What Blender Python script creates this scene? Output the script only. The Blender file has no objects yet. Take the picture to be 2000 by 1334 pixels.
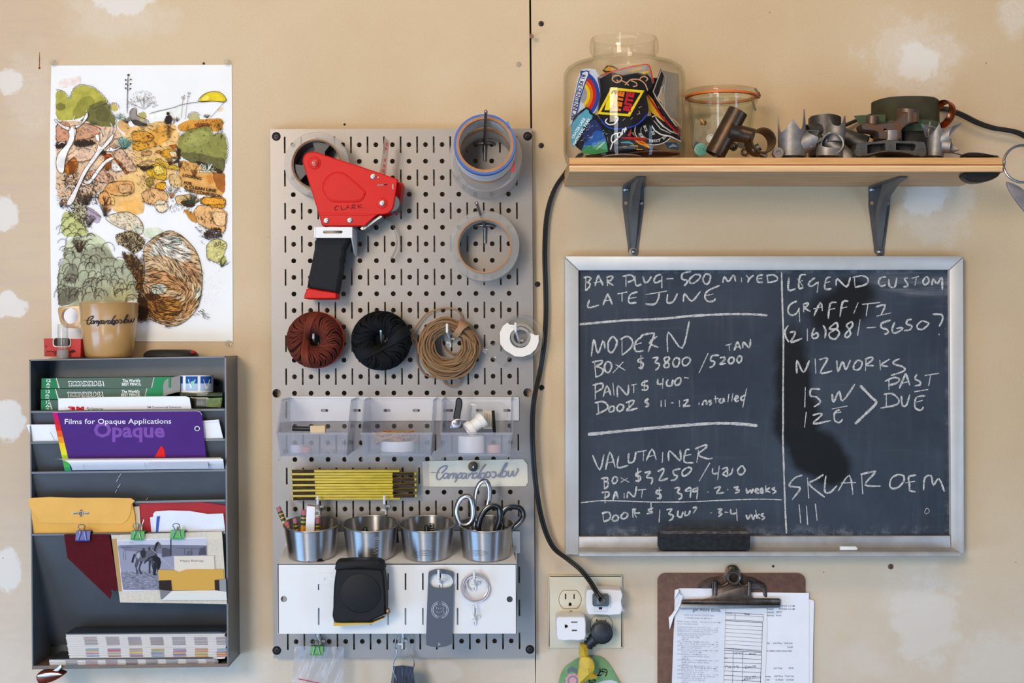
import bpy, bmesh, math, random
from mathutils import Vector, Matrix
from mathutils.geometry import tessellate_polygon
random.seed(7)
SC = bpy.context.scene
COL = SC.collection
S, D, CZ = .79e-3, 2.2, 1.5          # metres per photo pixel on the wall, camera distance, camera height
CAM = Vector((0, -D, CZ))
# ------------------------------------------------------------------ camera, world, lights, exposure
cd = bpy.data.cameras.new('camera'); cam = bpy.data.objects.new('camera', cd); COL.objects.link(cam)
cam.location = CAM; cam.rotation_euler = (math.pi/2, 0, 0)
cd.sensor_width = 36; cd.lens = 36*D/(2000*S); cd.clip_start = .05
SC.camera = cam
w = bpy.data.worlds.new('world'); SC.world = w; w.use_nodes = True
w.node_tree.nodes['Background'].inputs[0].default_value = (.6, .78, 1, 1)
w.node_tree.nodes['Background'].inputs[1].default_value = .35
def area(name, loc, aim, sx, sy, power, col):
    l = bpy.data.lights.new(name, 'AREA'); l.shape = 'RECTANGLE'; l.size = sx; l.size_y = sy
    l.energy = power; l.color = col
    o = bpy.data.objects.new(name, l); COL.objects.link(o); o.location = loc
    o.rotation_euler = (Vector(aim)-Vector(loc)).to_track_quat('-Z', 'Y').to_euler()
    return o
area('daylight_left_opening', (-2.45, -1.9, .5), (0, 0, .7), 1.7, 1.0, 44, (.34, .61, 1))
area('daylight_front_door', (-1.42, -4.6, 1.1), (-.2, 0, 1.1), .6, 2.0, 36, (.88, .94, 1))
area('added_low_fill', (.1, -3.0, .2), (.1, 0, .75), 2.2, .4, 18, (.36, .63, 1))  # added cool fill, floating just above the floor to blue the lower wall
area('daylight_right_window', (2.5, -2.2, .9), (.3, 0, .9), .45, 1.2, 20, (.38, .64, 1))
area('ceiling_light', (.25, -1.3, 2.7), (.1, 0, 1.75), 1.7, .5, 15, (1, .80, .58))
area('added_warm_key', (-1.3, -3.4, 2.3), (.1, 0, 1.75), .9, .7, 54, (1, .83, .64))  # added warm key hung inside the room; no window is there
SC.view_settings.view_transform = 'Standard'; SC.view_settings.look = 'None'
SC.view_settings.gamma = 1; SC.view_settings.use_curve_mapping = False
SC.view_settings.exposure = .03
SC.cycles.max_bounces = 8; SC.cycles.transparent_max_bounces = 24
# ------------------------------------------------------------------ helpers: projection planes, mesh builder, objects
class Pl:
    """a real plane in the room; calling it finds where the sight line of a photo point meets it"""
    def __init__(s, p, n): s.p = Vector(p); s.n = Vector(n).normalized()
    def __call__(s, x, y, off=0):
        r = Vector(((x-1000)*S, D, (667-y)*S)); p = s.p+s.n*off
        return CAM+r*((p-CAM).dot(s.n)/r.dot(s.n))
def F(d): return Pl((0, -d, 0), (0, -1, 0))
def P(x, y, d): return F(d)(x, y)
def lin(h):
    if not isinstance(h, str): return tuple(h[:3])
    c = [int(h[i:i+2], 16)/255 for i in (0, 2, 4)]
    return tuple(x/12.92 if x <= .04045 else ((x+.055)/1.055)**2.4 for x in c)
def cat(p, k=6, closed=False):
    p = [tuple(q) for q in p]; n = len(p); out = []
    if n < 3: return p
    for i in range(n if closed else n-1):
        a, b, c, d = (p[(i+j) % n] if closed else p[min(max(i+j, 0), n-1)] for j in (-1, 0, 1, 2))
        for s in range(k):
            t = s/k
            out.append(tuple(.5*(2*b[m]+(c[m]-a[m])*t+(2*a[m]-5*b[m]+4*c[m]-d[m])*t*t+(3*b[m]-a[m]-3*c[m]+d[m])*t**3) for m in range(len(b))))
    if not closed: out.append(p[-1])
    return out
def circ(x, y, r, n=24, ry=None): return [(x+r*math.cos(2*math.pi*i/n), y+(ry or r)*math.sin(2*math.pi*i/n)) for i in range(n)]
def rrect(x0, y0, x1, y1, r, n=4):
    o = []
    for cx, cy, a in ((x1-r, y1-r, 0), (x0+r, y1-r, 90), (x0+r, y0+r, 180), (x1-r, y0+r, 270)):
        for i in range(n+1):
            t = math.radians(a+90*i/n); o.append((cx+r*math.cos(t), cy+r*math.sin(t)))
    return o
def rect(x0, y0, x1, y1): return [(x0, y0), (x1, y0), (x1, y1), (x0, y1)]
def rough(p, amp=.8, step=3.2):
    q = []
    for i in range(len(p)):                          # cut the corners once, then wobble the edge
        a, b = p[i], p[(i+1) % len(p)]; q += [(a[0]*.8+b[0]*.2, a[1]*.8+b[1]*.2), (a[0]*.2+b[0]*.8, a[1]*.2+b[1]*.8)]
    o = []; ph = random.uniform(0, 99); t = 0
    for i in range(len(q)):
        a, b = q[i], q[(i+1) % len(q)]; l = math.hypot(b[0]-a[0], b[1]-a[1]); n = max(1, int(l/step))
        for k in range(n): u = k/n; t += step; d = amp*(math.sin(t*.37+ph)+.7*math.sin(t*.91+ph*2))*.6; o.append((a[0]+(b[0]-a[0])*u+(b[1]-a[1])/(l or 1)*d, a[1]+(b[1]-a[1])*u-(b[0]-a[0])/(l or 1)*d))
    return o
def inset(p, d):
    n = len(p); o = []
    A = sum(p[i][0]*p[(i+1) % n][1]-p[(i+1) % n][0]*p[i][1] for i in range(n))
    sg = 1 if A > 0 else -1
    for i in range(n):
        a, b, c = p[i-1], p[i], p[(i+1) % n]
        def nr(u, v):
            l = math.hypot(v[0]-u[0], v[1]-u[1]) or 1
            return (-(v[1]-u[1])/l*sg, (v[0]-u[0])/l*sg)
        n1, n2 = nr(a, b), nr(b, c); m = (n1[0]+n2[0], n1[1]+n2[1]); q = (m[0]**2+m[1]**2)
        k = d*2/max(q, .8)
        o.append((b[0]+m[0]*k, b[1]+m[1]*k))
    return o
def xf(p, ox, oy, sc): return [(ox+a/sc, oy+b/sc) for a, b in p]
def pp(s, ox=0, oy=0, sc=1):
    return [[(ox+float(q.split(',')[0])/sc, oy+float(q.split(',')[1])/sc) for q in st.split()] for st in s.split(';') if st.strip()]
def inside(p, x, y):
    r = False; j = len(p)-1
    for i in range(len(p)):
        if (p[i][1] > y) != (p[j][1] > y) and x < (p[j][0]-p[i][0])*(y-p[i][1])/(p[j][1]-p[i][1])+p[i][0]: r = not r
        j = i
    return r
_tx = {}
def textmesh(s, bold):
    k = (s, bold)
    if k not in _tx:
        c = bpy.data.curves.new('t', 'FONT'); c.body = s; c.resolution_u = 2; c.offset = bold; c.fill_mode = 'FRONT'
        o = bpy.data.objects.new('t', c); me = bpy.data.meshes.new_from_object(o)
        vs = [(v.co.x, v.co.y) for v in me.vertices]; fs = [tuple(p.vertices) for p in me.polygons]
        bpy.data.objects.remove(o); bpy.data.curves.remove(c); bpy.data.meshes.remove(me)
        _tx[k] = (vs, fs)
    return _tx[k]
class MB:
    def __init__(s, col='ffffff'): s.v = []; s.f = []; s.c = []; s.col = lin(col); s.lay = 0
    def add(s, vs, fs, col=None):
        b = len(s.v); s.v += [Vector(v) for v in vs]; c = lin(col) if col else s.col
        for f in fs: s.f.append(tuple(i+b for i in f)); s.c.append(c)
        return s
    def fill(s, pl, pts, off=0, holes=(), col=None):
        lp = [[Vector((a, b, 0)) for a, b in q] for q in [pts]+list(holes)]; fl = [q for l in lp for q in l]
        return s.add([pl(q.x, q.y, off) for q in fl], tessellate_polygon(lp), col)
    def prism(s, pl, pts, t, off=0, holes=(), bev=0, col=None, bm=None):
        """outline seen at the front, pushed straight back by t; bev rounds the front edge (photo px)"""
        pts = list(pts); fr = inset(pts, bev) if bev else pts
        loops = [fr]+[list(h) for h in holes]; lp = [[Vector((a, b, 0)) for a, b in q] for q in loops]
        tr = tessellate_polygon(lp); fl = [q for l in loops for q in l]; n = len(fl)
        V = [pl(a, b, off) for a, b in fl]; Bk = [v-pl.n*t for v in V]; bm_ = bm if bm is not None else bev*S*.8
        rings = []
        if bev:
            m1 = inset(pts, bev*.3); R1 = [pl(a, b, off)-pl.n*bm_*.3 for a, b in m1]; R2 = [pl(a, b, off)-pl.n*bm_ for a, b in pts]
            R3 = [pl(a, b, off)-pl.n*t for a, b in pts]
            k = len(pts); vs = V+R1+R2+R3; fs = list(tr)
            for a, b in ((0, n), (n, n+k), (n+k, n+2*k)):
                for i in range(k): j = (i+1) % k; fs.append((a+i, a+j, b+j, b+i))
            o3 = n+2*k; s.add(vs, fs, col)
            # back cap and hole walls
            lb = [[Vector((a, b, 0)) for a, b in q] for q in [pts]+list(holes)]
            s.add(R3+[v-pl.n*t for v in V[k:]], tessellate_polygon(lb), col)
            st = k
            for h in holes:
                m = len(h); hv = V[st:st+m]; s.add(hv+[v-pl.n*t for v in hv], [(i, (i+1) % m, m+(i+1) % m, m+i) for i in range(m)], col); st += m
            return s
        fs = list(tr)+[tuple(i+n for i in f[::-1]) for f in tr]; st = 0
        for l in loops:
            m = len(l)
            for i in range(m): j = (i+1) % m; fs.append((st+i, st+j, n+st+j, n+st+i))
            st += m
        return s.add(V+Bk, fs, col)
    def ribbon(s, pl, p, wd, off=0, closed=False, col=None, taper=True):
        """flat stroke of photo width wd along a polyline"""
        p = list(p); n = len(p)
        if n < 2: return s
        L, R = [], []
        for i in range(n):
            a = p[i-1] if (i or closed) else p[i]; c = p[(i+1) % n] if (i < n-1 or closed) else p[i]
            dx, dy = c[0]-a[0], c[1]-a[1]; l = math.hypot(dx, dy) or 1
            ww = wd[i] if isinstance(wd, (list, tuple)) else wd
            ex = .5*ww*(.55 if taper and not closed and i in (0, n-1) else 1)
            o = off+i*4e-6; L.append(pl(p[i][0]-dy/l*ex, p[i][1]+dx/l*ex, o)); R.append(pl(p[i][0]+dy/l*ex, p[i][1]-dx/l*ex, o))
        return s.add(L+R, [(i, (i+1) % n, n+(i+1) % n, n+i) for i in range(n if closed else n-1)], col)
    def text(s, pl, t, x, y, h, wd=None, off=0, rot=0, bold=0, shear=0, col=None, mir=1):
        """lettering: baseline starts at photo point x,y; capital height h, total width wd (px)"""
        vs, fs = textmesh(t, bold)
        if not vs: return s
        x0 = min(v[0] for v in vs); x1 = max(v[0] for v in vs); k = h/.69; kx = wd/(x1-x0) if wd else k
        c, sn = math.cos(math.radians(rot)), math.sin(math.radians(rot)); out = []
        for a, b in vs:
            u = (a-x0)*kx*mir+b*k*shear; v = -b*k; out.append(pl(x+u*c-v*sn, y+u*sn+v*c, off))
        return s.add(out, fs, col)
    def tube(s, pts, r, n=8, closed=False, col=None, flat=1):
        pts = [Vector(p) for p in pts]; m = len(pts); vs = []; fs = []; up = None
        for i in range(m):
            a = pts[i-1] if (i or closed) else pts[i]; c = pts[(i+1) % m] if (i < m-1 or closed) else pts[i]
            t = (c-a).normalized() if (c-a).length > 1e-9 else Vector((0, 0, 1))
            if up is None: up = t.orthogonal().normalized()
            up = (up-t*up.dot(t))
            up = up.normalized() if up.length > 1e-6 else t.orthogonal().normalized()
            sd = t.cross(up); rr = r[i] if isinstance(r, (list, tuple)) else r
            for k in range(n):
                an = 2*math.pi*k/n; vs.append(pts[i]+up*rr*math.cos(an)+sd*rr*flat*math.sin(an))
        for i in range(m if closed else m-1):
            j = (i+1) % m
            for k in range(n): l = (k+1) % n; fs.append((i*n+k, i*n+l, j*n+l, j*n+k))
        if not closed: fs += [tuple(range(n))[::-1], tuple((m-1)*n+k for k in range(n))]
        return s.add(vs, fs, col)
    def lathe(s, prof, p, ax=(0, 0, 1), n=40, col=None, a0=0, a1=360, closed=False, shape=None):
        """turn (radius, height) pairs about the axis ax through p; shape(angle, r, h) may move a ring point"""
        ax = Vector(ax).normalized(); u = ax.orthogonal().normalized() if abs(ax.x) > .9 or abs(ax.z) < .2 else Vector((1, 0, 0))
        u = (u-ax*u.dot(ax)).normalized(); v = ax.cross(u); p = Vector(p); full = a1-a0 >= 360
        m = len(prof); K = n if full else n+1; vs = []; fs = []
        for k in range(K):
            an = math.radians(a0+(a1-a0)*k/n); dr = u*math.cos(an)+v*math.sin(an)
            for r, h in prof:
                if shape: r, h = shape(an, r, h)
                vs.append(p+dr*r+ax*h)
        for k in range(n):
            j = (k+1) % K
            for i in range(m if closed else m-1): fs.append((k*m+i, j*m+i, j*m+(i+1) % m, k*m+(i+1) % m))
        return s.add(vs, fs, col)
    def disc(s, pl, x, y, r, t, off=0, n=24, bev=0, col=None): return s.prism(pl, circ(x, y, r, n), t, off, bev=bev, col=col)
    def sph(s, c, r, n=16, col=None):
        r = r if isinstance(r, (tuple, list)) else (r, r, r); vs = []; fs = []; m = n//2
        for i in range(m+1):
            for k in range(n):
                a, b = math.pi*i/m, 2*math.pi*k/n
                vs.append(Vector(c)+Vector((r[0]*math.sin(a)*math.cos(b), r[1]*math.sin(a)*math.sin(b), r[2]*math.cos(a))))
        for i in range(m):
            for k in range(n): fs.append((i*n+k, i*n+(k+1) % n, (i+1)*n+(k+1) % n, (i+1)*n+k))
        return s.add(vs, fs, col)
def root_of(o):
    while o.parent: o = o.parent
    return o
def tag(o, label=None, cat=None, group=None, kind=None):
    if label: o['label'] = label
    if cat: o['category'] = cat
    if group: o['group'] = group
    if kind: o['kind'] = kind
    return o
def thing(name, label, cat, loc, group=None):
    o = bpy.data.objects.new(name, None); COL.objects.link(o); o.location = loc; o.empty_display_size = .02
    return tag(o, label, cat, group)
def put(mb, name, mat, par=None, label=None, cat=None, group=None, kind=None, norm=True, sharp=38):
    """link the collected shape as ONE mesh object"""
    if par: L = root_of(par).location.copy()
    else:
        xs = [v.x for v in mb.v]; ys = [v.y for v in mb.v]; zs = [v.z for v in mb.v]
        L = Vector(((min(xs)+max(xs))/2, (min(ys)+max(ys))/2, min(zs)))
    me = bpy.data.meshes.new(name); me.from_pydata([v-L for v in mb.v], [], mb.f)
    ca = me.color_attributes.new('Col', 'FLOAT_COLOR', 'CORNER'); buf = []
    for f, c in zip(mb.f, mb.c): buf += [c[0], c[1], c[2], 1]*len(f)
    if len(buf) == 4*len(me.loops): ca.data.foreach_set('color', buf)
    me.validate()
    if norm:
        b = bmesh.new(); b.from_mesh(me); bmesh.ops.recalc_face_normals(b, faces=b.faces); b.to_mesh(me); b.free()
    me.polygons.foreach_set('use_smooth', [True]*len(me.polygons)); me.set_sharp_from_angle(angle=math.radians(sharp))
    if mat: me.materials.append(mat)
    o = bpy.data.objects.new(name, me); COL.objects.link(o)
    if par: o.parent = par
    else: o.location = L
    return tag(o, label, cat, group, kind)
def dup(o, delta, label=None, par=None):
    c = o.copy(); COL.objects.link(c)
    if par: c.parent = par
    else: c.location = o.location+Vector(delta)
    if label: c['label'] = label
    for ch in list(o.children): dup(ch, delta, None, c)
    return c
# ------------------------------------------------------------------ materials
def newmat(name):
    m = bpy.data.materials.new(name); m.use_nodes = True; nt = m.node_tree; return m, nt, nt.nodes['Principled BSDF']
def nd(nt, ty, **kw):
    n = nt.nodes.new(ty)
    for k, v in kw.items():
        if k[0] == '_': setattr(n, k[1:], v)
        else:
            i = n.inputs[int(k[1:])] if k[1:].isdigit() else n.inputs[k]
            if isinstance(v, bpy.types.NodeSocket): nt.links.new(v, i)
            else: i.default_value = v
    return n
def math_(nt, op, a, b=None, c=None):
    kw = {'i0': a}
    if b is not None: kw['i1'] = b
    if c is not None: kw['i2'] = c
    return nd(nt, 'ShaderNodeMath', _operation=op, **kw).outputs[0]
def noise(nt, vec, scale, detail=4, rough=.6, dist=0):
    n = nd(nt, 'ShaderNodeTexNoise', Scale=scale, Detail=detail, Roughness=rough, Distortion=dist)
    if vec is not None: nt.links.new(vec, n.inputs['Vector'])
    return n.outputs['Fac']
def mixc(nt, f, a, b, bl='MIX'):
    n = nt.nodes.new('ShaderNodeMix'); n.data_type = 'RGBA'; n.blend_type = bl
    for i, v in ((0, f), (6, a), (7, b)):
        if isinstance(v, bpy.types.NodeSocket): nt.links.new(v, n.inputs[i])
        elif i and len(v) == 3: n.inputs[i].default_value = (*v, 1)
        else: n.inputs[i].default_value = v
    return n.outputs[2]
def mrange(nt, v, a, b, c=0, d=1, smooth=True):
    n = nd(nt, 'ShaderNodeMapRange', i0=v, i1=a, i2=b, i3=c, i4=d)
    if smooth: n.interpolation_type = 'SMOOTHSTEP'
    return n.outputs[0]
def mt(name, col, rough=.5, metal=0, var=0, vs=40, stretch=None, col2=None, bump=0, bs=600, spec=.5, coat=0, vcol=False, sss=0, alpha=1):
    m, nt, b = newmat(name); c = (*lin(col), 1)
    b.inputs['Roughness'].default_value = rough; b.inputs['Metallic'].default_value = metal
    b.inputs['Specular IOR Level'].default_value = spec; b.inputs['Coat Weight'].default_value = coat; b.inputs['Coat Roughness'].default_value = .15
    vec = nd(nt, 'ShaderNodeTexCoord').outputs['Object']
    if stretch: vec = nd(nt, 'ShaderNodeMapping', Vector=vec, Scale=stretch).outputs[0]
    src = nd(nt, 'ShaderNodeAttribute', _attribute_name='Col').outputs['Color'] if vcol else None
    if var or col2:
        f = noise(nt, vec, vs, 5)
        f = mrange(nt, f, .3, .7)
        base = src if vcol else c
        if col2: o = mixc(nt, f, base, lin(col2))
        else:
            k = nd(nt, 'ShaderNodeMix', _data_type='FLOAT', i0=f, i2=1-var, i3=1+var*.6).outputs[0]
            cc = nd(nt, 'ShaderNodeCombineXYZ', X=k, Y=k, Z=k).outputs[0]
            o = mixc(nt, 1.0, base, cc, 'MULTIPLY')
        nt.links.new(o, b.inputs['Base Color'])
    elif vcol: nt.links.new(src, b.inputs['Base Color'])
    else: b.inputs['Base Color'].default_value = c
    if bump:
        bn = nd(nt, 'ShaderNodeBump', Strength=bump, Distance=.001, Height=noise(nt, vec, bs, 3))
        nt.links.new(bn.outputs[0], b.inputs['Normal'])
    if alpha < 1: b.inputs['Alpha'].default_value = alpha
    return m
def thin(name, col, edge, refl=.9, rough=.03, milk=0, milkcol='ffffff'):
    """clear wall: lets light straight through, mirrors more at grazing angles, colour deepens at the edge"""
    m, nt, b = newmat(name); nt.nodes.remove(b); out = nt.nodes['Material Output']
    lw = nd(nt, 'ShaderNodeLayerWeight', Blend=.5)
    t = nd(nt, 'ShaderNodeBsdfTransparent', Color=mixc(nt, math_(nt, 'POWER', lw.outputs['Facing'], 3), lin(col), lin(edge)))
    g = nd(nt, 'ShaderNodeBsdfGlossy', Roughness=rough, Color=(refl, refl, refl, 1))
    fr = nd(nt, 'ShaderNodeMath', _operation='MULTIPLY_ADD', i0=math_(nt, 'POWER', lw.outputs['Facing'], 4), i1=.5, i2=.016)
    sh = nd(nt, 'ShaderNodeMixShader', i0=fr.outputs[0], i1=t.outputs[0], i2=g.outputs[0]).outputs[0]
    if milk:
        df = nd(nt, 'ShaderNodeBsdfDiffuse', Color=(*lin(milkcol), 1)); tl = nd(nt, 'ShaderNodeBsdfTranslucent', Color=(*lin(milkcol), 1))
        dd = nd(nt, 'ShaderNodeMixShader', i0=.5, i1=df.outputs[0], i2=tl.outputs[0]).outputs[0]
        sh = nd(nt, 'ShaderNodeMixShader', i0=milk, i1=sh, i2=dd).outputs[0]
    nt.links.new(sh, out.inputs[0]); return m
PRINT = mt('print_ink', 'ffffff', .85, vcol=True, var=.2, vs=70, spec=.2)
FLAT = mt('flat_print', 'ffffff', .75, vcol=True, spec=.2)
GLOSSY = mt('glossy_print', 'ffffff', .32, vcol=True)
CLOTHP = mt('stitched_patch', 'ffffff', .9, vcol=True, var=.12, vs=500, bump=.5, bs=1500, spec=.15)
PAPER = mt('white_paper', 'ecebe9', .85, var=.03, vs=12)
PAPERW = mt('bond_paper', 'e6e6ea', .75, var=.03, vs=25, bump=.25, bs=25)
STEEL = mt('bright_steel', 'b9b9bb', .28, 1, var=.06)
ZINC = mt('zinc_steel', '9a9a9c', .34, 1, var=.12, vs=80)
BLACKP = mt('black_plastic', '17181b', .42, var=.1)
WHITEP = mt('white_plastic', 'ecebea', .35)
WHITEM = mt('white_powder_coat', 'dbdad9', .42, bump=.06, bs=900)
SCREW = mt('black_screw', '232122', .4, .6, var=.2, vs=300)
DARK = mt('dark_void', '1a1512', .9)
BRUSH = mt('brushed_steel', 'c2c1c3', .34, 1, var=.06, vs=60, stretch=(1, 1, 25))
_b = BRUSH.node_tree.nodes['Principled BSDF']; _b.inputs['Anisotropic'].default_value = .9; _b.inputs['Anisotropic Rotation'].default_value = .25
_t = nd(BRUSH.node_tree, 'ShaderNodeTangent', _direction_type='RADIAL', _axis='Z'); BRUSH.node_tree.links.new(_t.outputs[0], _b.inputs['Tangent'])
TWINE = mt('twine_colour', 'ffffff', .9, vcol=True, bump=.4, bs=2500, spec=.2)
# ------------------------------------------------------------------ the room
def wall_material():
    m, nt, b = newmat('manila_drywall'); pos = nd(nt, 'ShaderNodeNewGeometry').outputs['Position']
    base = mixc(nt, mrange(nt, noise(nt, pos, 2.2, 5), .3, .7), lin('c4aa86'), lin('ccb594'))
    fine = mrange(nt, noise(nt, pos, 420, 3), .35, .7, .95, 1.04, False)
    base = mixc(nt, 1.0, base, nd(nt, 'ShaderNodeCombineXYZ', X=fine, Y=fine, Z=fine).outputs[0], 'MULTIPLY')
    # pinkish rubbed zone at the left with swirling float marks
    sx = nd(nt, 'ShaderNodeSeparateXYZ', Vector=pos)
    zone = mrange(nt, sx.outputs[0], -.62, -.78)
    sw = mrange(nt, noise(nt, nd(nt, 'ShaderNodeMapping', Vector=pos, Rotation=(0, .7, 0), Scale=(6, 1, 40)).outputs[0], 1, 4, .7, 1.2), .46, .66)
    base = mixc(nt, math_(nt, 'MULTIPLY', zone, math_(nt, 'MULTIPLY_ADD', sw, .35, .3)), base, lin('bea592'))
    wob = nd(nt, 'ShaderNodeTexNoise', Scale=28, Detail=4, Roughness=.65); nt.links.new(pos, wob.inputs['Vector'])
    wv = nd(nt, 'ShaderNodeVectorMath', _operation='SUBTRACT', i0=wob.outputs['Color'], i1=(.5, .5, .5)).outputs[0]
    # joint-compound patches: centre, radii (photo px), edge softness, strength, streaky
    for cx, cy, rx, ry, so, st, sk in ((240, 0, 62, 30, .25, .85, 0), (235, 30, 95, 48, .5, .32, 1), (18, 158, 26, 26, .3, .85, 0), (60, 190, 40, 90, .6, .25, 1),
            (8, 415, 26, 32, .25, .9, 0), (12, 598, 36, 26, .25, .9, 0), (12, 820, 34, 40, .3, .95, 0), (12, 1112, 28, 40, .3, .9, 0),
            (1793, 118, 40, 38, .35, .9, 0), (1785, 115, 92, 78, .35, .42, 1), (1806, 385, 42, 32, .35, .85, 0), (1822, 385, 80, 85, .35, .4, 1),
            (1808, 1215, 62, 80, .4, .5, 0), (1790, 1160, 70, 60, .6, .3, 1), (1985, 30, 34, 40, .5, .5, 1), (1945, 1290, 70, 60, .5, .4, 1),
            (868, 1310, 36, 22, .35, .55, 0), (1250, 1310, 40, 40, .6, .4, 1), (390, 1330, 130, 42, .5, .5, 1), (180, 1360, 90, 40, .5, .4, 1), (1965, 300, 60, 60, .6, .18, 1), (1690, 1290, 60, 30, .6, .2, 1)):
        c = P(cx, cy, 0); q = nd(nt, 'ShaderNodeVectorMath', _operation='SUBTRACT', i0=pos, i1=tuple(c)).outputs[0]
        q = nd(nt, 'ShaderNodeVectorMath', _operation='MULTIPLY', i0=q, i1=(1/(rx*S), 0, 1/(ry*S))).outputs[0]
        q = nd(nt, 'ShaderNodeVectorMath', _operation='MULTIPLY_ADD', i0=wv, i1=(1.9, 0, 1.9), i2=q).outputs[0]
        l = nd(nt, 'ShaderNodeVectorMath', _operation='LENGTH', i0=q).outputs['Value']
        k = math_(nt, 'MULTIPLY', mrange(nt, l, 1+so*(.55 if not sk else .8), 1-so*(.55 if not sk else .8)), st)
        if sk:
            rg = nd(nt, 'ShaderNodeVectorMath', _operation='MULTIPLY_ADD', i0=pos, i1=(7, 0, 7), i2=nd(nt, 'ShaderNodeCombineXYZ', X=math_(nt, 'MULTIPLY', l, 11)).outputs[0]).outputs[0]
            k = math_(nt, 'MULTIPLY', k, mrange(nt, noise(nt, rg, 1, 4, .75), .3, .7, .45, 1.25))
        base = mixc(nt, k, base, lin('dad3ca'))
    # mottled paler tone, stronger towards the bottom of the wall
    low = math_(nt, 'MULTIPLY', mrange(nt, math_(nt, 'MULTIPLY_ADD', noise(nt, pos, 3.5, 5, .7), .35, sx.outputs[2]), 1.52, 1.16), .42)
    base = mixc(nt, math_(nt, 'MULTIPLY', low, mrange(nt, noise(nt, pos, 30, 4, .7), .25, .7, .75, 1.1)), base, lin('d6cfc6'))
    # small dark specks and pin holes
    vo = nd(nt, 'ShaderNodeTexVoronoi', Scale=22, Randomness=1); nt.links.new(pos, vo.inputs['Vector'])
    sp = math_(nt, 'MULTIPLY', mrange(nt, vo.outputs['Distance'], .030, .018), mrange(nt, noise(nt, pos, 9, 1), .52, .55))
    base = mixc(nt, math_(nt, 'MULTIPLY', sp, .75), base, lin('5a3d2c'))
    nt.links.new(base, b.inputs['Base Color']); b.inputs['Roughness'].default_value = .62
    bn = nd(nt, 'ShaderNodeBump', Strength=.12, Distance=.001, Height=noise(nt, pos, 300, 3))
    nt.links.new(bn.outputs[0], b.inputs['Normal']); return m
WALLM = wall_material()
def slab(name, x0, x1, y0, y1, z0, z1, mat):
    m = MB(); v = [(x, y, z) for x in (x0, x1) for y in (y0, y1) for z in (z0, z1)]
    m.add(v, [(0, 1, 3, 2), (4, 6, 7, 5), (0, 4, 5, 1), (2, 3, 7, 6), (0, 2, 6, 4), (1, 5, 7, 3)])
    return put(m, name, mat, kind='structure')
PLAIN = mt('plain_drywall', '8c857b', .8, var=.05, vs=3); CONC = mt('concrete_floor', '77777a', .7, var=.15, vs=4)
back = slab('wall_back', -2.6, 2.6, .0125, .09, 0, 2.75, mt('wall_studs', '3a2a1e', .9))
for nm, pts in (('drywall_panel', [(-2288, -914), (1025.5, -914), (1045.3, 1334), (1056, 2564), (-2288, 2564)]),
                ('drywall_panel', [(1030.5, -914), (4288, -914), (4288, 2564), (1057.4, 2564), (1046.4, 1334), (1047, 1283)])):
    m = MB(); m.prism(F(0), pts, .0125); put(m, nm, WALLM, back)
slab('floor', -2.6, 2.6, -4.7, 0, -.1, 0, CONC); slab('ceiling', -2.6, 2.6, -4.7, 0, 2.75, 2.85, PLAIN)
slab('wall_right', 2.6, 2.7, -4.7, 0, 0, 2.75, PLAIN)
slab('wall_left', -2.7, -2.6, -.9, 0, 0, 2.75, PLAIN); slab('wall_left_rear', -2.7, -2.6, -4.7, -2.9, 0, 2.75, PLAIN); slab('wall_left_lintel', -2.7, -2.6, -2.9, -.9, 2.1, 2.75, PLAIN)
slab('wall_front', .9, 2.6, -4.8, -4.7, 0, 2.75, PLAIN); slab('wall_front_lintel', -2.6, .9, -4.8, -4.7, 2.1, 2.75, PLAIN)
# screws, nail and anchor left in the wall
def screw(mb, pl, x, y, r, off=.0015, n=18):
    mb.prism(pl, circ(x, y, r, n), .0025, off, bev=r*.3, bm=.001)
    for a, b in ((.62, .16), (.16, .62)): mb.prism(pl, rect(x-r*a, y-r*b, x+r*a, y+r*b), .0006, off+.00025, col='0c0b0b')
for x, y, l in ((1057, 46, 'black drywall screw sunk in the wall at the top, right of the seam'), (1057, 284, 'black drywall screw beside the top right corner of the grey pegboard'),
                (1050, 555, 'black drywall screw half hidden at the pegboard edge level with the tape rolls'), (1058, 757, 'black drywall screw beside the black cord, level with the clear bins'),
                (1740, 1107, 'rusty screw in the wall just below the chalkboard tray')):
    m = MB(); screw(m, F(0), x, y, 5.4); put(m, 'drywall_screw', SCREW if y < 1000 else mt('rusty_screw', '6a5142', .6, .5, var=.3, vs=300), label=l, cat='screw')
m = MB(); m.lathe([(.0, .022), (.0034, .022), (.0036, .020), (.0013, .019), (.0013, -.01), (0, -.01)], P(1036.5, 73, 0), (.05, -1, -.12), 14)
put(m, 'bent_nail', mt('old_nail', '80604e', .5, .6, var=.2), label='brown nail sticking out of the seam between the wall panels', cat='nail')
m = MB(); m.lathe([(.0, .001), (.0032, .0012), (.0042, .0006), (.0042, -.003)], P(1013, 126, 0), (0, -1, 0), 14); m.prism(F(0), circ(1011.5, 126, 1.8, 10), .001, .0016, col='20140e')
put(m, 'wall_anchor', mt('anchor_plastic', 'a5947c', .6), label='small tan wall anchor in the wall left of the seam', cat='anchor')
for x, y, l in ((1510, 1106, 'small dark nail head under the middle of the chalkboard'), (673, 243, 'tiny dark nail head just above the pegboard edge'), (398, 124, 'tiny dark nail head above the poster edge')):
    m = MB(); m.lathe([(0, .0016), (.0016, .0012), (.002, 0), (.001, -.008)], P(x, y, 0), (0, -1, 0), 10); put(m, 'nail', SCREW, label=l, cat='nail')
m = MB(); m.lathe([(0, .0014), (.0016, .001), (.0018, 0), (.001, -.008)], P(77, 133, 0), (0, -1, 0), 10); m.ribbon(F(.0004), [(77, 102), (77.2, 115), (77, 132)], [1, 1.8, 2.4])
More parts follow.
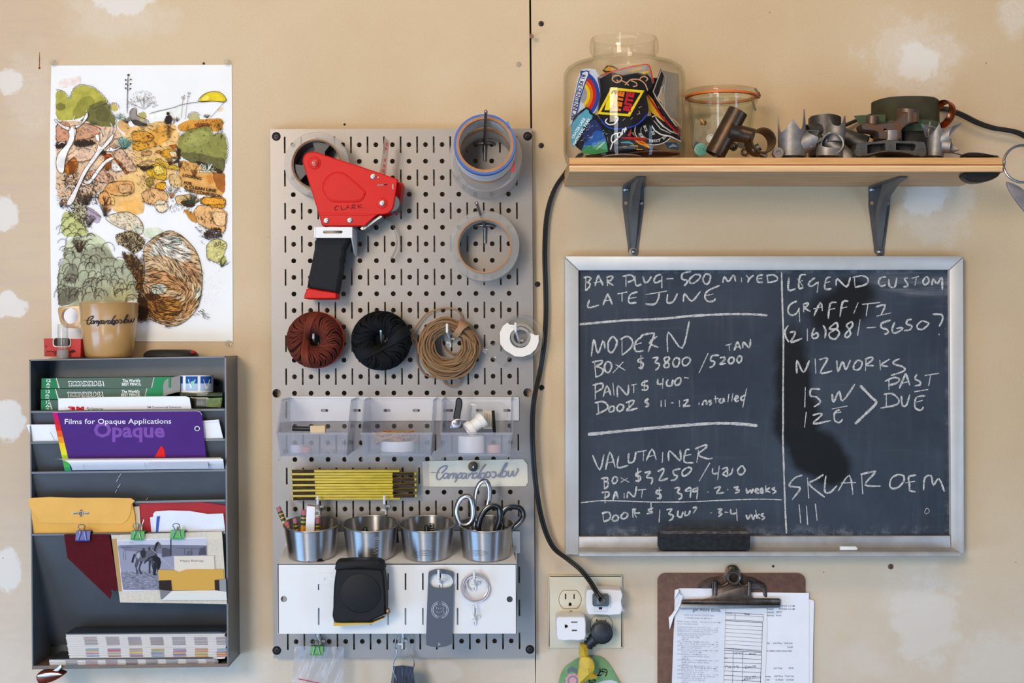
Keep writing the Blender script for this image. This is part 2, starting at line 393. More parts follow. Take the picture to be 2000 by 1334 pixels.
put(m, 'nail', mt('rust_nail', '8a4a26', .8, .2), label='rusty nail head with an orange streak above it at the far left', cat='nail')
# ------------------------------------------------------------------ poster
INK = '402818'
def poster():
    pl = F(.0012); root = thing('poster', 'white poster of a desert trail watercolour with a cyclist, pinned to the wall', 'poster', P(277, 667, .001))
    m = MB()
    L = [(100.2, 128), (97.8, 250), (97.5, 400), (99, 520), (101.5, 667)]; R = [(452.6, 126.5), (453.4, 280), (454, 450), (454.8, 667)]
    m.prism(pl, L[::-1]+R, .0004); put(m, 'paper_sheet', PAPER, root)
    a = lambda s: pp(s, 80, 100, 4.4475)[0]
    b = lambda s: pp(s, 80, 380, 4.4475)[0]
    f = MB(); st = [0]
    def w(pts, c, jit=1):
        st[0] += 1; r = rough(pts) if jit else pts; f.fill(pl, r, 1e-4+st[0]*1.2e-5, col=c); return r
    ink = MB(INK); ik = .0026
    def line(pts, wd=.9, closed=False, col=INK, sm=3): ink.ribbon(pl, cat(pts, sm, closed), wd, ik, closed, col)
    def outl(pts, wd=.9): line(pts, wd, True)
    def scal(pts, step=4.2, amp=2.6, wd=.85, closed=False):
        q = list(pts)+([pts[0]] if closed else [])
        q = cat(q, 4); out = []; acc = 0; last = q[0]; seg = [q[0]]
        for p in q[1:]:
            d = math.hypot(p[0]-last[0], p[1]-last[1])
            if d >= step:
                dx, dy = (p[0]-last[0])/d, (p[1]-last[1])/d
                for t in range(4):
                    u = t/4; h = math.sin(math.pi*u)*amp*random.uniform(.7, 1.3); out.append((last[0]+dx*d*u+dy*h, last[1]+dy*d*u-dx*h))
                last = p
        if len(out) > 2: ink.ribbon(pl, out, wd, ik)
    def hatch(poly, n, ang, ln, wd=.7, col=INK, jit=.25, fn=None):
        xs = [p[0] for p in poly]; ys = [p[1] for p in poly]; k = 0; tr = 0
        while k < n and tr < n*12:
            tr += 1; x, y = random.uniform(min(xs), max(xs)), random.uniform(min(ys), max(ys))
            if not inside(poly, x, y): continue
            an = (fn(x, y) if fn else math.radians(ang))+random.gauss(0, jit); l = ln*random.uniform(.5, 1.2); k += 1
            c, s = math.cos(an), math.sin(an); bow = random.uniform(-.12, .12)*l
            ink.ribbon(pl, [(x-c*l/2, y-s*l/2), (x-s*bow, y+c*bow), (x+c*l/2, y+s*l/2)], wd*random.uniform(.6, 1.3), ik, col=col)
    def tuft(x, y, r, n, a0=200, a1=340, col=INK, wd=.8):
        for i in range(n):
            an = math.radians(random.uniform(a0, a1)); l = r*random.uniform(.6, 1.05)
            ink.ribbon(pl, [(x+random.uniform(-.15, .15)*r, y), (x+math.cos(an)*l, y+math.sin(an)*l)], wd, ik, col=col)
    def rock(q, c):
        r = w(q, c); ink.ribbon(pl, r, [random.uniform(.4, 1.2) for _ in r], ik, True)
        x0, x1, y1 = min(p[0] for p in r), max(p[0] for p in r), max(p[1] for p in r); hgt = y1-min(p[1] for p in r)
        foot = [p for p in r if p[1] > y1-hgt*.3]
        for k in range(int((x1-x0)*.55)):
            p = random.choice(foot); an = random.uniform(.6, 2.2); l = random.uniform(1.5, 4.5); x, y = p[0]+random.uniform(-1.5, 1.5), p[1]+random.uniform(-2, 1)
            ink.ribbon(pl, [(x, y), (x+math.cos(an)*l, y+math.sin(an)*l)], random.uniform(.5, 1.2), ik)
        hatch(r, int((x1-x0)*hgt*.02), 75, 2.2, .55)
    def brush(q, n, ln=6):
        n = int(min(n, .22*abs(sum(q[i-1][0]*q[i][1]-q[i][0]*q[i-1][1] for i in range(len(q))))/2/1.0+8))
        hatch(q, n, 70, ln, 1.2, '33241a', .5); hatch(q, n//2, 20, ln, 1.0, '33241a', .6)
    # washes, far to near
    w(a('150,270 200,235 260,240 300,215 350,220 355,290 280,300 160,330'), 'eedfd8')
    w(a('740,660 900,640 1050,600 1170,640 1200,720 1230,830 1100,900 1200,1000 1150,1080 950,1200 880,1334 470,1334 560,1150 610,1000 760,900 720,750'), 'ecc07c')
    w(a('930,700 1100,620 1160,700 1080,800 900,860 820,760'), 'e3a548')
    w(a('130,600 500,620 650,650 760,780 830,1000 700,1080 520,1210 330,1334 130,1334'), 'e6c19c')
    t1 = a('128,335 180,345 215,370 240,410 248,420 265,370 290,320 340,295 400,300 460,320 510,360 550,400 575,440 540,460 430,500 390,545 330,590 200,605 128,590')
    w(t1, 'b3ab4c'); w(a('330,420 420,380 480,440 420,520 330,590 260,560'), '96903f'); w(a('130,465 170,445 215,465 210,500 170,520 130,505'), '857d3c')
    t2 = a('420,490 480,455 560,435 595,470 610,530 640,580 655,640 600,660 480,650 380,600 330,610 400,560'); w(t2, '767040'); w(a('470,500 560,470 610,560 560,620 480,600'), '655f38')
    w(a('600,470 630,450 665,475 675,510 630,525 605,500'), 'c9b766')
    g1 = a('770,530 800,495 830,500 835,560 930,600 920,650 850,650 780,600'); w(g1, '9d938c'); w(a('835,540 900,520 925,580 870,620'), 'b6ae6c'); w(a('780,590 850,600 930,640 900,655 800,640'), '4d463f')
    w(a('670,600 740,590 770,660 760,710 700,700 670,660'), 'e0b070')
    sun = a('1370,440 1385,400 1430,365 1490,350 1550,355 1595,390 1610,430 1590,440 1490,435'); w(sun, 'e3c72c', 0); w(a('1390,420 1430,375 1470,400 1430,435'), 'eeda5c')
    w(a('1530,500 1590,480 1580,520 1540,530'), 'f1d9b4'); w(a('940,545 1100,510 1200,480 1230,560 1080,580 960,590'), 'eef0e8')
    ro = a('1180,650 1260,600 1400,590 1560,580 1590,620 1560,700 1400,690 1300,690 1200,700'); w(ro, 'd8963c'); w(a('1330,630 1430,620 1500,640 1420,665 1340,660'), '9c5a2a')
    w(a('1275,580 1300,540 1345,535 1380,570 1380,600 1290,600'), 'b7b07c')
    w(a('1200,940 1400,990 1600,1040 1600,1260 1400,1255 1230,1200 1180,1060'), 'dda55c')
    w(a('1480,1060 1600,1040 1600,1240 1530,1200'), 'a8672f'); w(a('1430,1080 1480,1070 1500,1140 1460,1160'), 'd98c3c')
    tb = a('1185,800 1210,740 1270,690 1350,670 1430,650 1470,665 1500,740 1530,710 1580,710 1610,770 1620,870 1600,980 1500,1000 1400,980 1250,940 1200,900')
    w(tb, '8f8d4a'); w(a('1260,720 1400,680 1470,720 1450,800 1300,840 1220,800'), 'a29f58'); w(a('1200,880 1350,880 1500,920 1605,930 1590,1060 1520,1050 1450,1000 1270,960'), '6a663c')
    w(a('1330,950 1440,970 1500,1010 1590,1040 1560,1070 1480,1030 1380,1000'), '3b3022')
    for s, c in (('910,1040 950,990 1020,970 1070,975 1095,1050 1080,1130 1000,1105 930,1080', 'e6b42c'), ('960,1000 1050,990 1070,1060 1000,1080', 'f0d068'), ('1030,880 1080,850 1160,850 1195,890 1190,935 1100,930 1040,905', 'e9a62c'),
                 ('1110,870 1170,865 1185,910 1130,925', 'f3d7a4'), ('980,950 1030,930 1075,960 1210,1010 1200,1035 1090,1020', 'dfb444'), ('1100,1080 1170,1060 1220,1110 1215,1190 1130,1180', 'e2bb7c'),
                 ('870,1230 960,1180 1080,1210 1110,1280 1060,1334 930,1334 880,1280', 'e9b377'), ('1000,1150 1080,1130 1090,1190 1060,1215 990,1190', 'e9a326'), ('900,1110 960,1090 985,1150 930,1190', 'a88a3c'),
                 ('540,1190 600,1140 700,1125 790,1130 815,1170 800,1235 700,1260 600,1245', 'e9a862'), ('660,1160 780,1150 790,1220 690,1240', 'eeb97c'), ('500,1230 560,1210 605,1270 605,1334 500,1334', 'e5a058'), ('605,1260 640,1280 640,1334 605,1334', 'e8ad6c'),
                 ('130,620 220,610 250,640 245,770 180,800 130,790', 'd79a78'), ('290,660 380,620 500,660 525,700 480,740 350,770 290,780', 'd8a07c'), ('580,830 660,740 710,860 825,1000 825,1045 730,1050 640,920', 'e2b694'),
                 ('230,900 330,840 440,850 480,900 400,960 220,960', 'e8c2a2'), ('380,1050 520,1020 620,1090 640,1130 560,1150 430,1110', 'e2ab86'), ('800,800 860,780 930,800 930,840 850,870 790,850', 'e2a536'), ('780,700 900,690 990,740 940,790 800,780', 'd99a3c'),
                 ('870,880 960,860 960,900 880,910', 'c8965a'), ('1110,820 1160,810 1190,830 1140,845', 'd8751f'), ('990,870 1040,860 1060,885 1010,885', 'de8a26'), ('1160,1260 1300,1240 1380,1290 1320,1334 1180,1334', 'e8c184'), ('1390,1270 1560,1260 1610,1290 1600,1334 1380,1334', 'ea9f3e'),
                 ('190,1040 230,960 300,910 320,1000 300,1060 230,1070', 'c97a2c'), ('530,980 560,920 610,930 610,1010 570,1040', 'cf8034'), ('530,900 600,890 620,920 560,930', 'c9551f'), ('620,920 715,985 700,1000 640,950', 'd5691f'), ('915,725 945,735 930,755', 'd8441a'),
                 ('610,960 660,970 715,1040 640,1050 605,1010', 'f0e6da'), ('700,1000 740,1030 770,1060 720,1060', 'd8813a')):
        rock(a(s), c)
    for s in ('200,1080 330,1060 430,1070 470,1130 525,1200 490,1334 330,1334 250,1200 190,1150', '820,990 880,1000 1000,1000 900,1040', '130,790 240,795 200,840 130,850', '290,780 430,770 480,800 380,830 290,820', '500,870 560,870 560,900 510,890', '1100,990 1190,940 1180,830 1210,860 1200,960'):
        q = a(s); brush(q, 130, 7); brush(q, 60, 4)
    teal = a('660,760 720,740 780,790 770,850 720,850 670,800'); w(teal, 'a3c9bb')
    for x, y, r, n, c, a0, a1 in ((722, 850, 110, 50, '46584c', 180, 330), (722, 845, 95, 24, '7fb0a2', 190, 340), (1440, 1050, 85, 46, 'e8ecd8', 180, 360), (1445, 1045, 80, 40, '5a5a3c', 185, 355), (450, 640, 45, 24, '4a5a44', 180, 360), (680, 590, 60, 26, '6a8a80', 180, 360), (745, 620, 60, 30, '44443c', 190, 320),
            (260, 1070, 120, 46, '8a4a1a', 250, 300), (575, 1040, 100, 30, '8a4a1a', 250, 300), (1130, 1250, 100, 40, 'f2ece2', 220, 330), (1130, 1250, 90, 30, INK, 220, 330), (1130, 1280, 60, 26, 'a8641e', 220, 320), (1310, 1334, 110, 60, '3c4436', 200, 340), (380, 1334, 110, 40, '3c4436', 210, 320), (1440, 580, 40, 20, INK, 200, 340), (1180, 610, 40, 18, INK, 200, 340), (1200, 1010, 60, 20, INK, 250, 300), (1330, 1090, 70, 40, '7a4a22', 240, 300), (560, 1334, 80, 20, INK, 240, 300), (1120, 990, 60, 26, INK, 230, 300)):
        tuft(80+x/4.4475, 100+y/4.4475, r/4.4475, n, a0, a1, c, .8)
    for q in (t1[:-4], t2[:8], tb[:-4]): scal(q, 3.2, 1.6)
    scal(a('600,500 605,470 630,450 665,475 675,510')); scal(a('1275,580 1300,540 1345,535 1380,570')); outl(g1)
    outl(sun); line(a('940,545 1000,525 1150,490 1220,465 1370,440 1500,435 1590,445')); line(a('1615,415 1470,580'), 1.1)
    line(a('757,205 750,400 748,540'), 1.3)
    for s in ('757,240 735,250', '755,255 780,245', '753,300 737,285', '753,305 778,283', '752,340 735,320', '752,345 775,325'): q = a(s); line(q, .9); ink.fill(pl, circ(*q[1], 1.6, 8), ik, col=INK)
    ink.fill(pl, circ(*a('759,206')[0], 2.2, 8), ik, col=INK)
    for s in ('1235,390 1218,580', '1280,380 1250,590'): line(a(s), 1.1, col='6a4a34')
    for cx, cy in ((1234, 400), (1284, 380)):
        for k in range(14): ink.fill(pl, circ(80+(cx+random.uniform(-16, 16))/4.4475, 100+(cy+random.uniform(-25, 20))/4.4475, .7, 5), ik, col=INK)
    for k in range(190):
        an = math.radians(random.uniform(170, 370)); r = random.uniform(35, 130); x, y = 80+(875+r*math.cos(an))/4.4475, 100+(470+r*math.sin(an)*.95)/4.4475; l = 2.8
        ink.ribbon(pl, [(x, y), (x+l*math.cos(an+.4), y+l*math.sin(an+.4))], .7, ik, col='5a4230')
    for s in ('880,500 870,450 830,400', '890,500 900,440 950,400', '885,510 940,470 980,430', '880,500 820,470 780,460', '895,480 890,420 900,380'): line(a(s), .7)
    hatch(a('900,620 1060,600 1200,700 1150,800 1000,860 800,860 760,740'), 70, 15, 7, .7); hatch(a('1200,700 1380,600 1590,590 1570,700 1400,680'), 60, 110, 5); hatch(a('1190,960 1600,1000 1600,1070 1230,1040'), 60, 100, 7)
    hatch(a('820,1060 1000,1110 1000,1330 880,1330'), 40, 60, 7); hatch(a('540,1160 800,1150 800,1240 600,1240'), 40, 80, 2.2); hatch(a('140,1080 330,1100 330,1334 140,1334'), 90, 50, 6); hatch(a('420,1050 620,1080 640,1130 480,1160'), 50, 75, 8); hatch(a('930,1000 1080,990 1070,1100 960,1080'), 30, 80, 2)
    hatch(a('290,660 500,680 480,760 300,780'), 18, 10, 5); hatch(a('580,860 760,880 800,1030 700,1030'), 40, 60, 4); hatch(a('760,850 900,900 1010,990 830,1000'), 40, 20, 7); hatch(a('1540,600 1590,600 1570,760 1520,700'), 30, 110, 8)
    hatch(a('130,600 660,640 830,1000 640,1130 480,1334 130,1334'), 330, 60, 5, .7, jit=.6); hatch(a('700,600 1190,640 1180,1000 900,1000 760,760'), 150, 5, 6, .7, jit=.5); hatch(a('1180,640 1600,580 1600,1040 1200,1030'), 120, 80, 4, .7, jit=.5)
    hatch(a('860,1000 1200,1000 1240,1334 880,1334'), 130, 70, 4, .8, jit=.5)
    ik = .0030
    # pale bare tree in front
    wt = ('240,680 290,640 305,700 280,790 235,870 208,960 195,1060 155,1050 130,980 150,890 220,810 245,740', '280,650 345,632 395,530 412,560 370,622 300,675', '130,590 180,640 250,660 240,690 170,655 120,605',
          '215,1334 300,1180 360,1050 420,960 480,870 500,800 525,830 600,740 635,715 612,780 525,872 480,935 400,1045 330,1190 270,1334', '480,770 470,730 500,720 510,790', '600,830 640,850 700,820 690,835 640,865 560,870', '600,920 640,930 560,980 430,1150 380,1150 370,1120 410,1130 520,980')
    for s in wt: q = a(s); f.fill(pl, rough(q, .4), .0027, col='f1ede7'); outl(q, .8)
    for s in ('560,740 540,690 560,650', '610,730 620,660 600,620', '530,760 520,700 490,680', '300,560 280,590 300,610', '390,530 400,510', '330,1200 380,1190 430,1210', '430,1010 480,1060 560,1140', '450,1000 540,1080', '360,650 450,690', '600,740 640,700 650,640', '520,800 560,770 590,690', '130,600 170,650 220,660', '470,900 440,850 400,840', '440,970 400,990 420,1010', '300,1180 240,1170 200,1210 140,1190', '330,1130 380,1160 420,1120 470,1130', '240,1270 180,1280 150,1330', '210,800 180,790 150,810', '500,860 560,850 620,870 690,830'): line(a(s), 1.6, col='f1ede7'); line(a(s), .6)
    # cyclist
    f.fill(pl, circ(*a('1103,542')[0], 3.2, 12), ik-.0002, col='2c2320'); f.fill(pl, a('1085,565 1120,553 1142,580 1128,632 1085,630 1074,600'), ik-.0002, col='2d2524')
    for s, ww, c in (('1082,580 1072,605 1076,632', 1.8, '8a5f45'), ('1135,575 1156,605 1150,626', 1.8, '8a5f45'), ('1072,632 1156,627', 1.1, INK), ('1092,632 1098,680 1095,720', 2.2, '8a6850'), ('1124,632 1120,670', 2.2, '8a6850'), ('1108,640 1117,750', 1.8, '3a3030'), ('1095,722 1104,722', 1.6, INK)): line(a(s), ww, col=c)
    outl(a('1110,650 1124,700 1120,750 1108,745 1102,690'), .8)
    ik = .0026
    # lower half
    w(b('600,-10 890,-10 900,150 830,180 640,150 605,100'), 'ecbb74'); w(b('660,60 860,40 870,150 750,160'), 'eeb464'); w(b('490,-10 600,-10 608,140 560,150 500,60'), 'e5a564')
    rk = [('975,90 1010,45 1080,50 1112,110 1060,165 1010,140', 'ecd8b2'), ('1380,60 1420,15 1610,40 1590,125 1450,100', 'eea336'), ('1325,140 1370,85 1622,130 1605,300 1570,335 1380,270 1340,200', 'edb676'), ('1480,150 1610,150 1600,280 1500,260', 'f1c68e'),
          ('1435,450 1480,390 1560,385 1615,420 1600,500 1545,600 1440,560', 'd6cb84')]
    w(b('1225,120 1330,160 1360,255 1300,230'), 'c98a3c'); w(b('1200,60 1330,40 1340,110 1250,110'), '4a3a26')
    for s, c in rk: rock(b(s), c)
    brush(b('1410,340 1480,290 1560,290 1575,370 1430,390'), 120, 6); hatch(b('1340,270 1480,290 1570,370 1420,400 1400,500 1390,400'), 60, 20, 8); hatch(b('1110,80 1340,60 1340,170 1120,150'), 60, 110, 6); hatch(b('1440,470 1500,400 1600,420 1540,580'), 34, 95, 3)
    hatch(b('1340,180 1500,140 1500,250 1400,250'), 40, 95, 6); w(b('1550,560 1600,520 1610,590 1560,635'), 'a5ad62'); tuft(80+1570/4.4475, 380+630/4.4475, 18, 16)
    w(b('385,110 450,130 525,200 500,255 420,220'), 'b7a6b8'); outl(b('385,110 450,130 525,200'))
    w(b('180,150 300,150 400,290 410,350 300,370 175,360'), 'c4c680'); w(b('190,470 260,370 450,330 560,400 640,560 480,520 330,510 190,560'), 'ccd0ac')
    mb_ = b('150,660 200,540 330,500 480,420 560,430 640,560 740,570 790,690 830,780 835,930 150,985 140,800'); w(mb_, 'abae90')
    for s, c in (('210,700 260,600 330,640 300,780 210,760', '87846e'), ('160,830 280,790 345,850 300,935 150,980', '77735f'), ('480,440 570,450 640,560 560,640 450,560', '9a9a7c'), ('400,700 520,640 600,720 540,820 420,800', 'b4b698'), ('600,800 700,760 800,830 790,920 620,920', 'bfc09a'), ('340,500 460,480 440,560 340,560', '9fa083')): w(b(s), c)
    scal(b('165,560 150,660 140,800 150,985'), 4); scal(b('160,330 190,250 260,190 300,200 360,270 410,340'), 5, 2.4); scal(b('200,540 215,460 240,350 320,345 350,380 440,340 470,390'), 5, 2.4); scal(b('205,540 330,505 400,600'), 6, 3)
    for s in ('210,760 205,680 260,610 310,640 310,750', '300,770 340,680 400,670 400,760', '440,480 520,470 560,560', '440,760 500,670 530,740', '520,680 580,620 600,700', '640,700 660,640 700,650 700,720', '600,740 640,700 700,760', '160,900 170,820 230,800 240,880', '240,900 270,830 340,820 350,930', '360,930 390,860 460,860', '470,900 500,760 600,760 640,900', '640,880 700,830 780,830', '690,640 760,650 790,720', '560,560 640,560 660,600', '430,820 440,840'): scal(b(s), 5, 2.6)
    for k in range(75):
        x, y = random.uniform(150, 820), random.uniform(430, 930)
        if not inside(mb_, *b('%f,%f' % (x, y))[0]): continue
        r = random.uniform(22, 52); scal([b('%f,%f' % (x+r*math.cos(t), y+r*1.15*math.sin(t)))[0] for t in [math.pi*(1-.1+1.25*j/7) for j in range(8)]], 3.4, 1.5, .75)
    for k in range(40): x, y = random.uniform(170, 440), random.uniform(190, 520); r = random.uniform(20, 40); scal([b('%f,%f' % (x+r*math.cos(t), y+r*math.sin(t)))[0] for t in [math.pi*(1+j/6) for j in range(7)]], 3, 1.3, .7)
    for x, y, r, n in ((330, 500, 130, 44), (420, 270, 90, 30), (560, 190, 110, 40), (175, 110, 60, 20), (400, 90, 100, 50)): tuft(80+x/4.4475, 380+y/4.4475, r/4.4475, n, 235, 310)
    w(b('280,60 380,70 400,160 370,260 290,160'), 'b9b08e'); brush(b('170,10 390,30 420,300 300,220 180,120'), 170, 4)
    sb = b('560,210 620,170 730,150 800,170 860,220 890,290 870,345 780,320 660,280'); w(sb, 'e9d6b6'); outl(sb); hatch(sb, 110, 35, 5, .6); w(b('790,260 850,260 880,330 830,340'), 'd3dabb')
    q = b('640,350 780,310 910,390 885,470 800,520 720,450 660,430'); w(q, 'b09a70'); brush(q, 230, 4); hatch(q, 60, 100, 3, col='e0d8b8')
    w(b('700,520 780,520 890,600 890,760 830,760 770,640'), 'a87a42'); brush(b('690,500 780,500 890,600 890,1080 845,1100 830,760 770,640'), 300, 5); w(b('830,640 905,700 880,820 830,840'), 'b8741f')
    BB = b('890,480 960,390 1060,330 1130,315 1210,350 1290,420 1350,500 1390,620 1400,750 1390,880 1360,980 1290,1070 1200,1130 1130,1142 1030,1120 930,1080 850,1110 845,900 900,700'); w(BB, 'e0bd90')
    for s, c in (('940,470 1060,350 1200,360 1320,520 1260,600 1050,520 950,540', 'f0e7d6'), ('960,640 1100,680 1280,760 1320,900 1200,850 1000,800 920,720', 'd9a26c'), ('930,910 1100,880 1220,930 1235,1020 1120,1110 960,1060 870,980', 'c98a3e'), ('1220,560 1360,620 1380,780 1280,760', 'd2a071'), ('850,880 920,900 940,1060 850,1110', '4a2f1c'), ('890,860 1010,860 1060,900 930,930', '6a4526'), ('1230,900 1370,900 1290,1060 1220,1080', 'cf9a62'),
                 ('945,800 1040,770 1105,810 1050,865 960,855', 'd2dccd'), ('1130,370 1200,390 1215,430 1150,425', 'c2d2c0'), ('890,300 990,285 1080,320 960,380 900,370', 'd6dcc0'), ('1340,820 1390,810 1380,930 1340,920', 'dce2c4'), ('1080,430 1140,430 1150,480 1100,480', 'd5dece')): w(b(s), c)
    outl(BB, 1.1); cx, cy = b('1120,780')[0]
    def flow(x, y):
        u, v = x-cx, y-cy
        return math.atan2(v, u)+math.pi/2+.25*math.sin(u*.15) if v > 12 else math.radians(28)+.5*math.sin((x-y)*.06)+.006*u
    hatch(BB, 1150, 0, 13, .7, fn=flow, jit=.14); hatch(b('850,880 1000,870 1250,1000 1150,1130 1000,1110 850,1100'), 160, 0, 10, .9, fn=flow); hatch(b('700,520 890,520 880,900 860,1100 840,900 780,700'), 170, 100, 6, .9)
    for s in ('945,800 1040,770 1105,810 1050,865 960,855', '1130,370 1200,390 1215,430 1150,425'): scal(b(s), 3, 1.2, .7, True)
    hatch(b('1290,1060 1400,990 1470,1050 1440,1090 1380,1050'), 30, 30, 7); hatch(b('1040,1120 1140,1140 1120,1165 1080,1160'), 14, 20, 6)
    for k in range(40): x, y = random.uniform(1400, 1560), random.uniform(640, 980); ink.fill(pl, circ(80+x/4.4475, 380+y/4.4475, random.uniform(.25, .7), 5), ik, col='a06a3a')
    line(b('1500,470 1520,410 1530,450 1560,400 1560,450 1610,410'), .8); line(b('1520,470 1600,450'), .8)
    put(f, 'watercolour_print', PRINT, root, norm=False)
    for s, x, y, r in (('LOOKING', 1228, 1060, 12), ('FOR', 1240, 1128, 8), ('A CLEAN LINE', 1240, 1160, 8), ('THRU CONFUSION', 1238, 1190, 10)):
        ink.text(pl, s, 80+x/4.4475, 100+(y+26)/4.4475, 5.6, len(s)*5.3, .0033, r, .035, col='3a2212')
    put(ink, 'ink_drawing', FLAT, root, norm=False)
poster()
CLEARP = thin('clear_plastic', 'fbfbfa', 'dddad6', milk=.06)
for x, y, l in ((106, 125, 'clear push pin in the top left corner of the poster'), (445, 124, 'clear push pin in the top right corner of the poster'), (447, 671, 'clear push pin under the bottom right corner of the poster')):
    m = MB(); m.lathe([(0, .014), (.0045, .014), (.005, .0125), (.004, .011), (.0028, .009), (.003, .005), (.0048, .003), (.005, .0018), (0, .0017)], P(x, y, 0), (.05, -1, .1), 20)
    put(m, 'push_pin', CLEARP, label=l, cat='push pin')
# ------------------------------------------------------------------ lettering drawn by hand
class Cyl:
    """upright turned surface: radius rf(z) about the axis at (cx, cy)"""
    def __init__(s, cx, cy, rf, ax=None): s.cx, s.cy, s.rf = cx, cy, rf
    def __call__(s, x, y, off=0):
        r = Vector(((x-1000)*S, D, (667-y)*S)); z = CAM.z+r.z*.95
        for _ in range(5):
            R = s.rf(z)+off; ox, oy = CAM.x-s.cx, CAM.y-s.cy
            A = r.x**2+r.y**2; B = ox*r.x+oy*r.y; Cc = ox*ox+oy*oy-R*R; q = max(B*B-A*Cc, 0); t = (-B-math.sqrt(q))/A; z = CAM.z+r.z*t
        return CAM+r*t
SCRIPT = ('340,238 420,243 440,240|455,250 505,200 515,175 495,168 440,195 408,255 405,300 425,318 455,300 475,275|528,258 505,248 480,265 474,288 486,304 505,298 526,268|534,248 522,300 541,301|550,250 540,305|545,280 575,250 587,265 575,305|580,280 607,250 617,268 607,300 625,300'
 '|640,255 620,310 600,348|630,275 665,245 680,265 665,295 635,300|723,258 700,248 675,265 669,288 681,304 700,298 721,268|729,248 717,300 736,301|752,250 745,305|750,280 785,245 797,265 787,300 803,298|846,256 824,246 799,266 793,290 805,304 825,297 845,268|938,150 912,178 872,240 848,292 862,303 872,298'
 '|926,256 904,246 880,266 875,288 887,302 906,296 925,266|933,248 920,298 902,327 884,321 893,306 930,288|970,235 945,240 935,275 950,295 975,285 988,250 970,235|1005,232 1040,240 1045,270 1025,295 1000,285|1060,285 1110,230 1168,150 1150,145 1110,220 1085,280 1105,290|1145,225 1120,235 1110,270 1125,288 1150,275 1165,240 1145,225|1185,220 1178,270 1200,280 1235,220 1230,268 1250,275 1275,240 1290,210 1275,200')
def script(mb, pl, x, y, wd, rot=0, lw=4, off=.0004, col='2a2c38'):
    k = wd/950; c, s = math.cos(math.radians(rot)), math.sin(math.radians(rot))
    for i, st in enumerate(SCRIPT.split('|')):
        q = [tuple(map(float, t.split(','))) for t in st.split()]
        q = [(x+((a-340)*c-(b-240)*s)*k, y+((a-340)*s+(b-240)*c)*k) for a, b in q]
        mb.ribbon(pl, cat(q, 5), lw*(.4 if i == 0 else 1), off+i*5e-5, col=col)
# ------------------------------------------------------------------ wall rack with stepped pockets
GREY = mt('grey_enamel_steel', '565b62', .38, .25, var=.08, vs=14, bump=.05, bs=700, coat=.1)
rk = thing('wall_file_rack', 'dark grey steel wall rack with stepped slanted pockets under the poster', 'file rack', P(252, 1303, .045))
DF = .088
m = MB(); m.prism(F(DF), [(57, 703), (59.5, 703), (65, 1308), (62.5, 1308)], DF-.001); put(m, 'side_panel', GREY, rk)
m = MB(); m.prism(F(DF), [(438.5, 696), (441.5, 696), (446.5, 1303), (443.5, 1303)], DF-.001)
for y, r in ((1100, 5), (1172, 6)): m.prism(Pl(P(446, y, .07), (1, -.0, 0)), circ(449.5, y, .1, 3), .001)
put(m, 'side_panel', GREY, rk)
m = MB(); m.prism(F(DF), [(57, 702.5), (441.5, 695.5), (441.5, 698), (57, 705)], DF-.001); put(m, 'top_panel', GREY, rk)
m = MB(); m.prism(F(DF), [(62.5, 1304), (446.5, 1299), (446.5, 1302), (62.5, 1307)], DF-.001); m.prism(F(DF+.001), [(62.5, 1300.5), (446.5, 1296), (446.5, 1302.5), (62.5, 1307.5)], .001)
put(m, 'bottom_tray', mt('dusty_grey_steel', '5f5d5c', .6, .2, var=.25, vs=20, col2='7a6455'), rk)
m = MB(); m.prism(F(.003), [(89, 705), (459, 697), (463, 1283), (94, 1288)], .002); put(m, 'back_panel', GREY, rk)
PN = Vector((0, -.187, -.082)).normalized()
def pocket(yl, yr, drop):
    m = MB(); a, b = P(61.5+(yl-803)*.008, yl, DF-.002), P(439+(yl-803)*.008, yr, DF-.002); k = Vector((0, .082, -.187))*drop; n = PN*.001; e = Vector((0, 0, -.003))
    v = [a, b, b+k, a+k]; m.add(v+[q-n for q in v], [(0, 1, 2, 3), (7, 6, 5, 4), (0, 1, 5, 4), (1, 2, 6, 5), (2, 3, 7, 6), (3, 0, 4, 7)])
    h = [a+Vector((0, -.0016, 0)), b+Vector((0, -.0016, 0))]; m.add([h[0], h[1], h[1]+e, h[0]+e]+[q+Vector((0, .004, 0)) for q in (h[0], h[1], h[1]+e, h[0]+e)], [(0, 1, 2, 3), (4, 5, 6, 7), (0, 1, 5, 4), (3, 2, 6, 7), (0, 3, 7, 4), (1, 2, 6, 5)])
    return put(m, 'pocket_panel', GREY, rk)
for yl, yr, dr in ((802.5, 798, .95), (863, 856.5, .95), (921.5, 916.5, .95), (982, 975.5, .95), (1042.5, 1038, .97)): pocket(yl, yr, dr)
for x, y in ((424, 747),): m = MB(); m.lathe([(0, .004), (.003, .0035), (.0045, .002), (.0045, 0)], P(x, y, .003), (0, -1, 0), 16); put(m, 'mounting_screw', SCREW, rk)
m = MB()
for s in ('237,925 231,933;231,935 227,941;235,945 230,953;228,957 225,963', '289,972 285,977'): 
    for q in pp(s): m.ribbon(Pl(P(230, 921, DF-.001), PN), q, 1.6, .0006, col='c9ccd2')
put(m, 'paint_marks', FLAT, rk, norm=False)
for y in (1101, 1173):
    m = MB(); c = P(446, y, .05)+Vector((.003, 0, 0)); m.lathe([(0, .002), (.003, .0018), (.004, 0)], c, (1, 0, 0), 14); put(m, 'side_bolt', SCREW, rk)
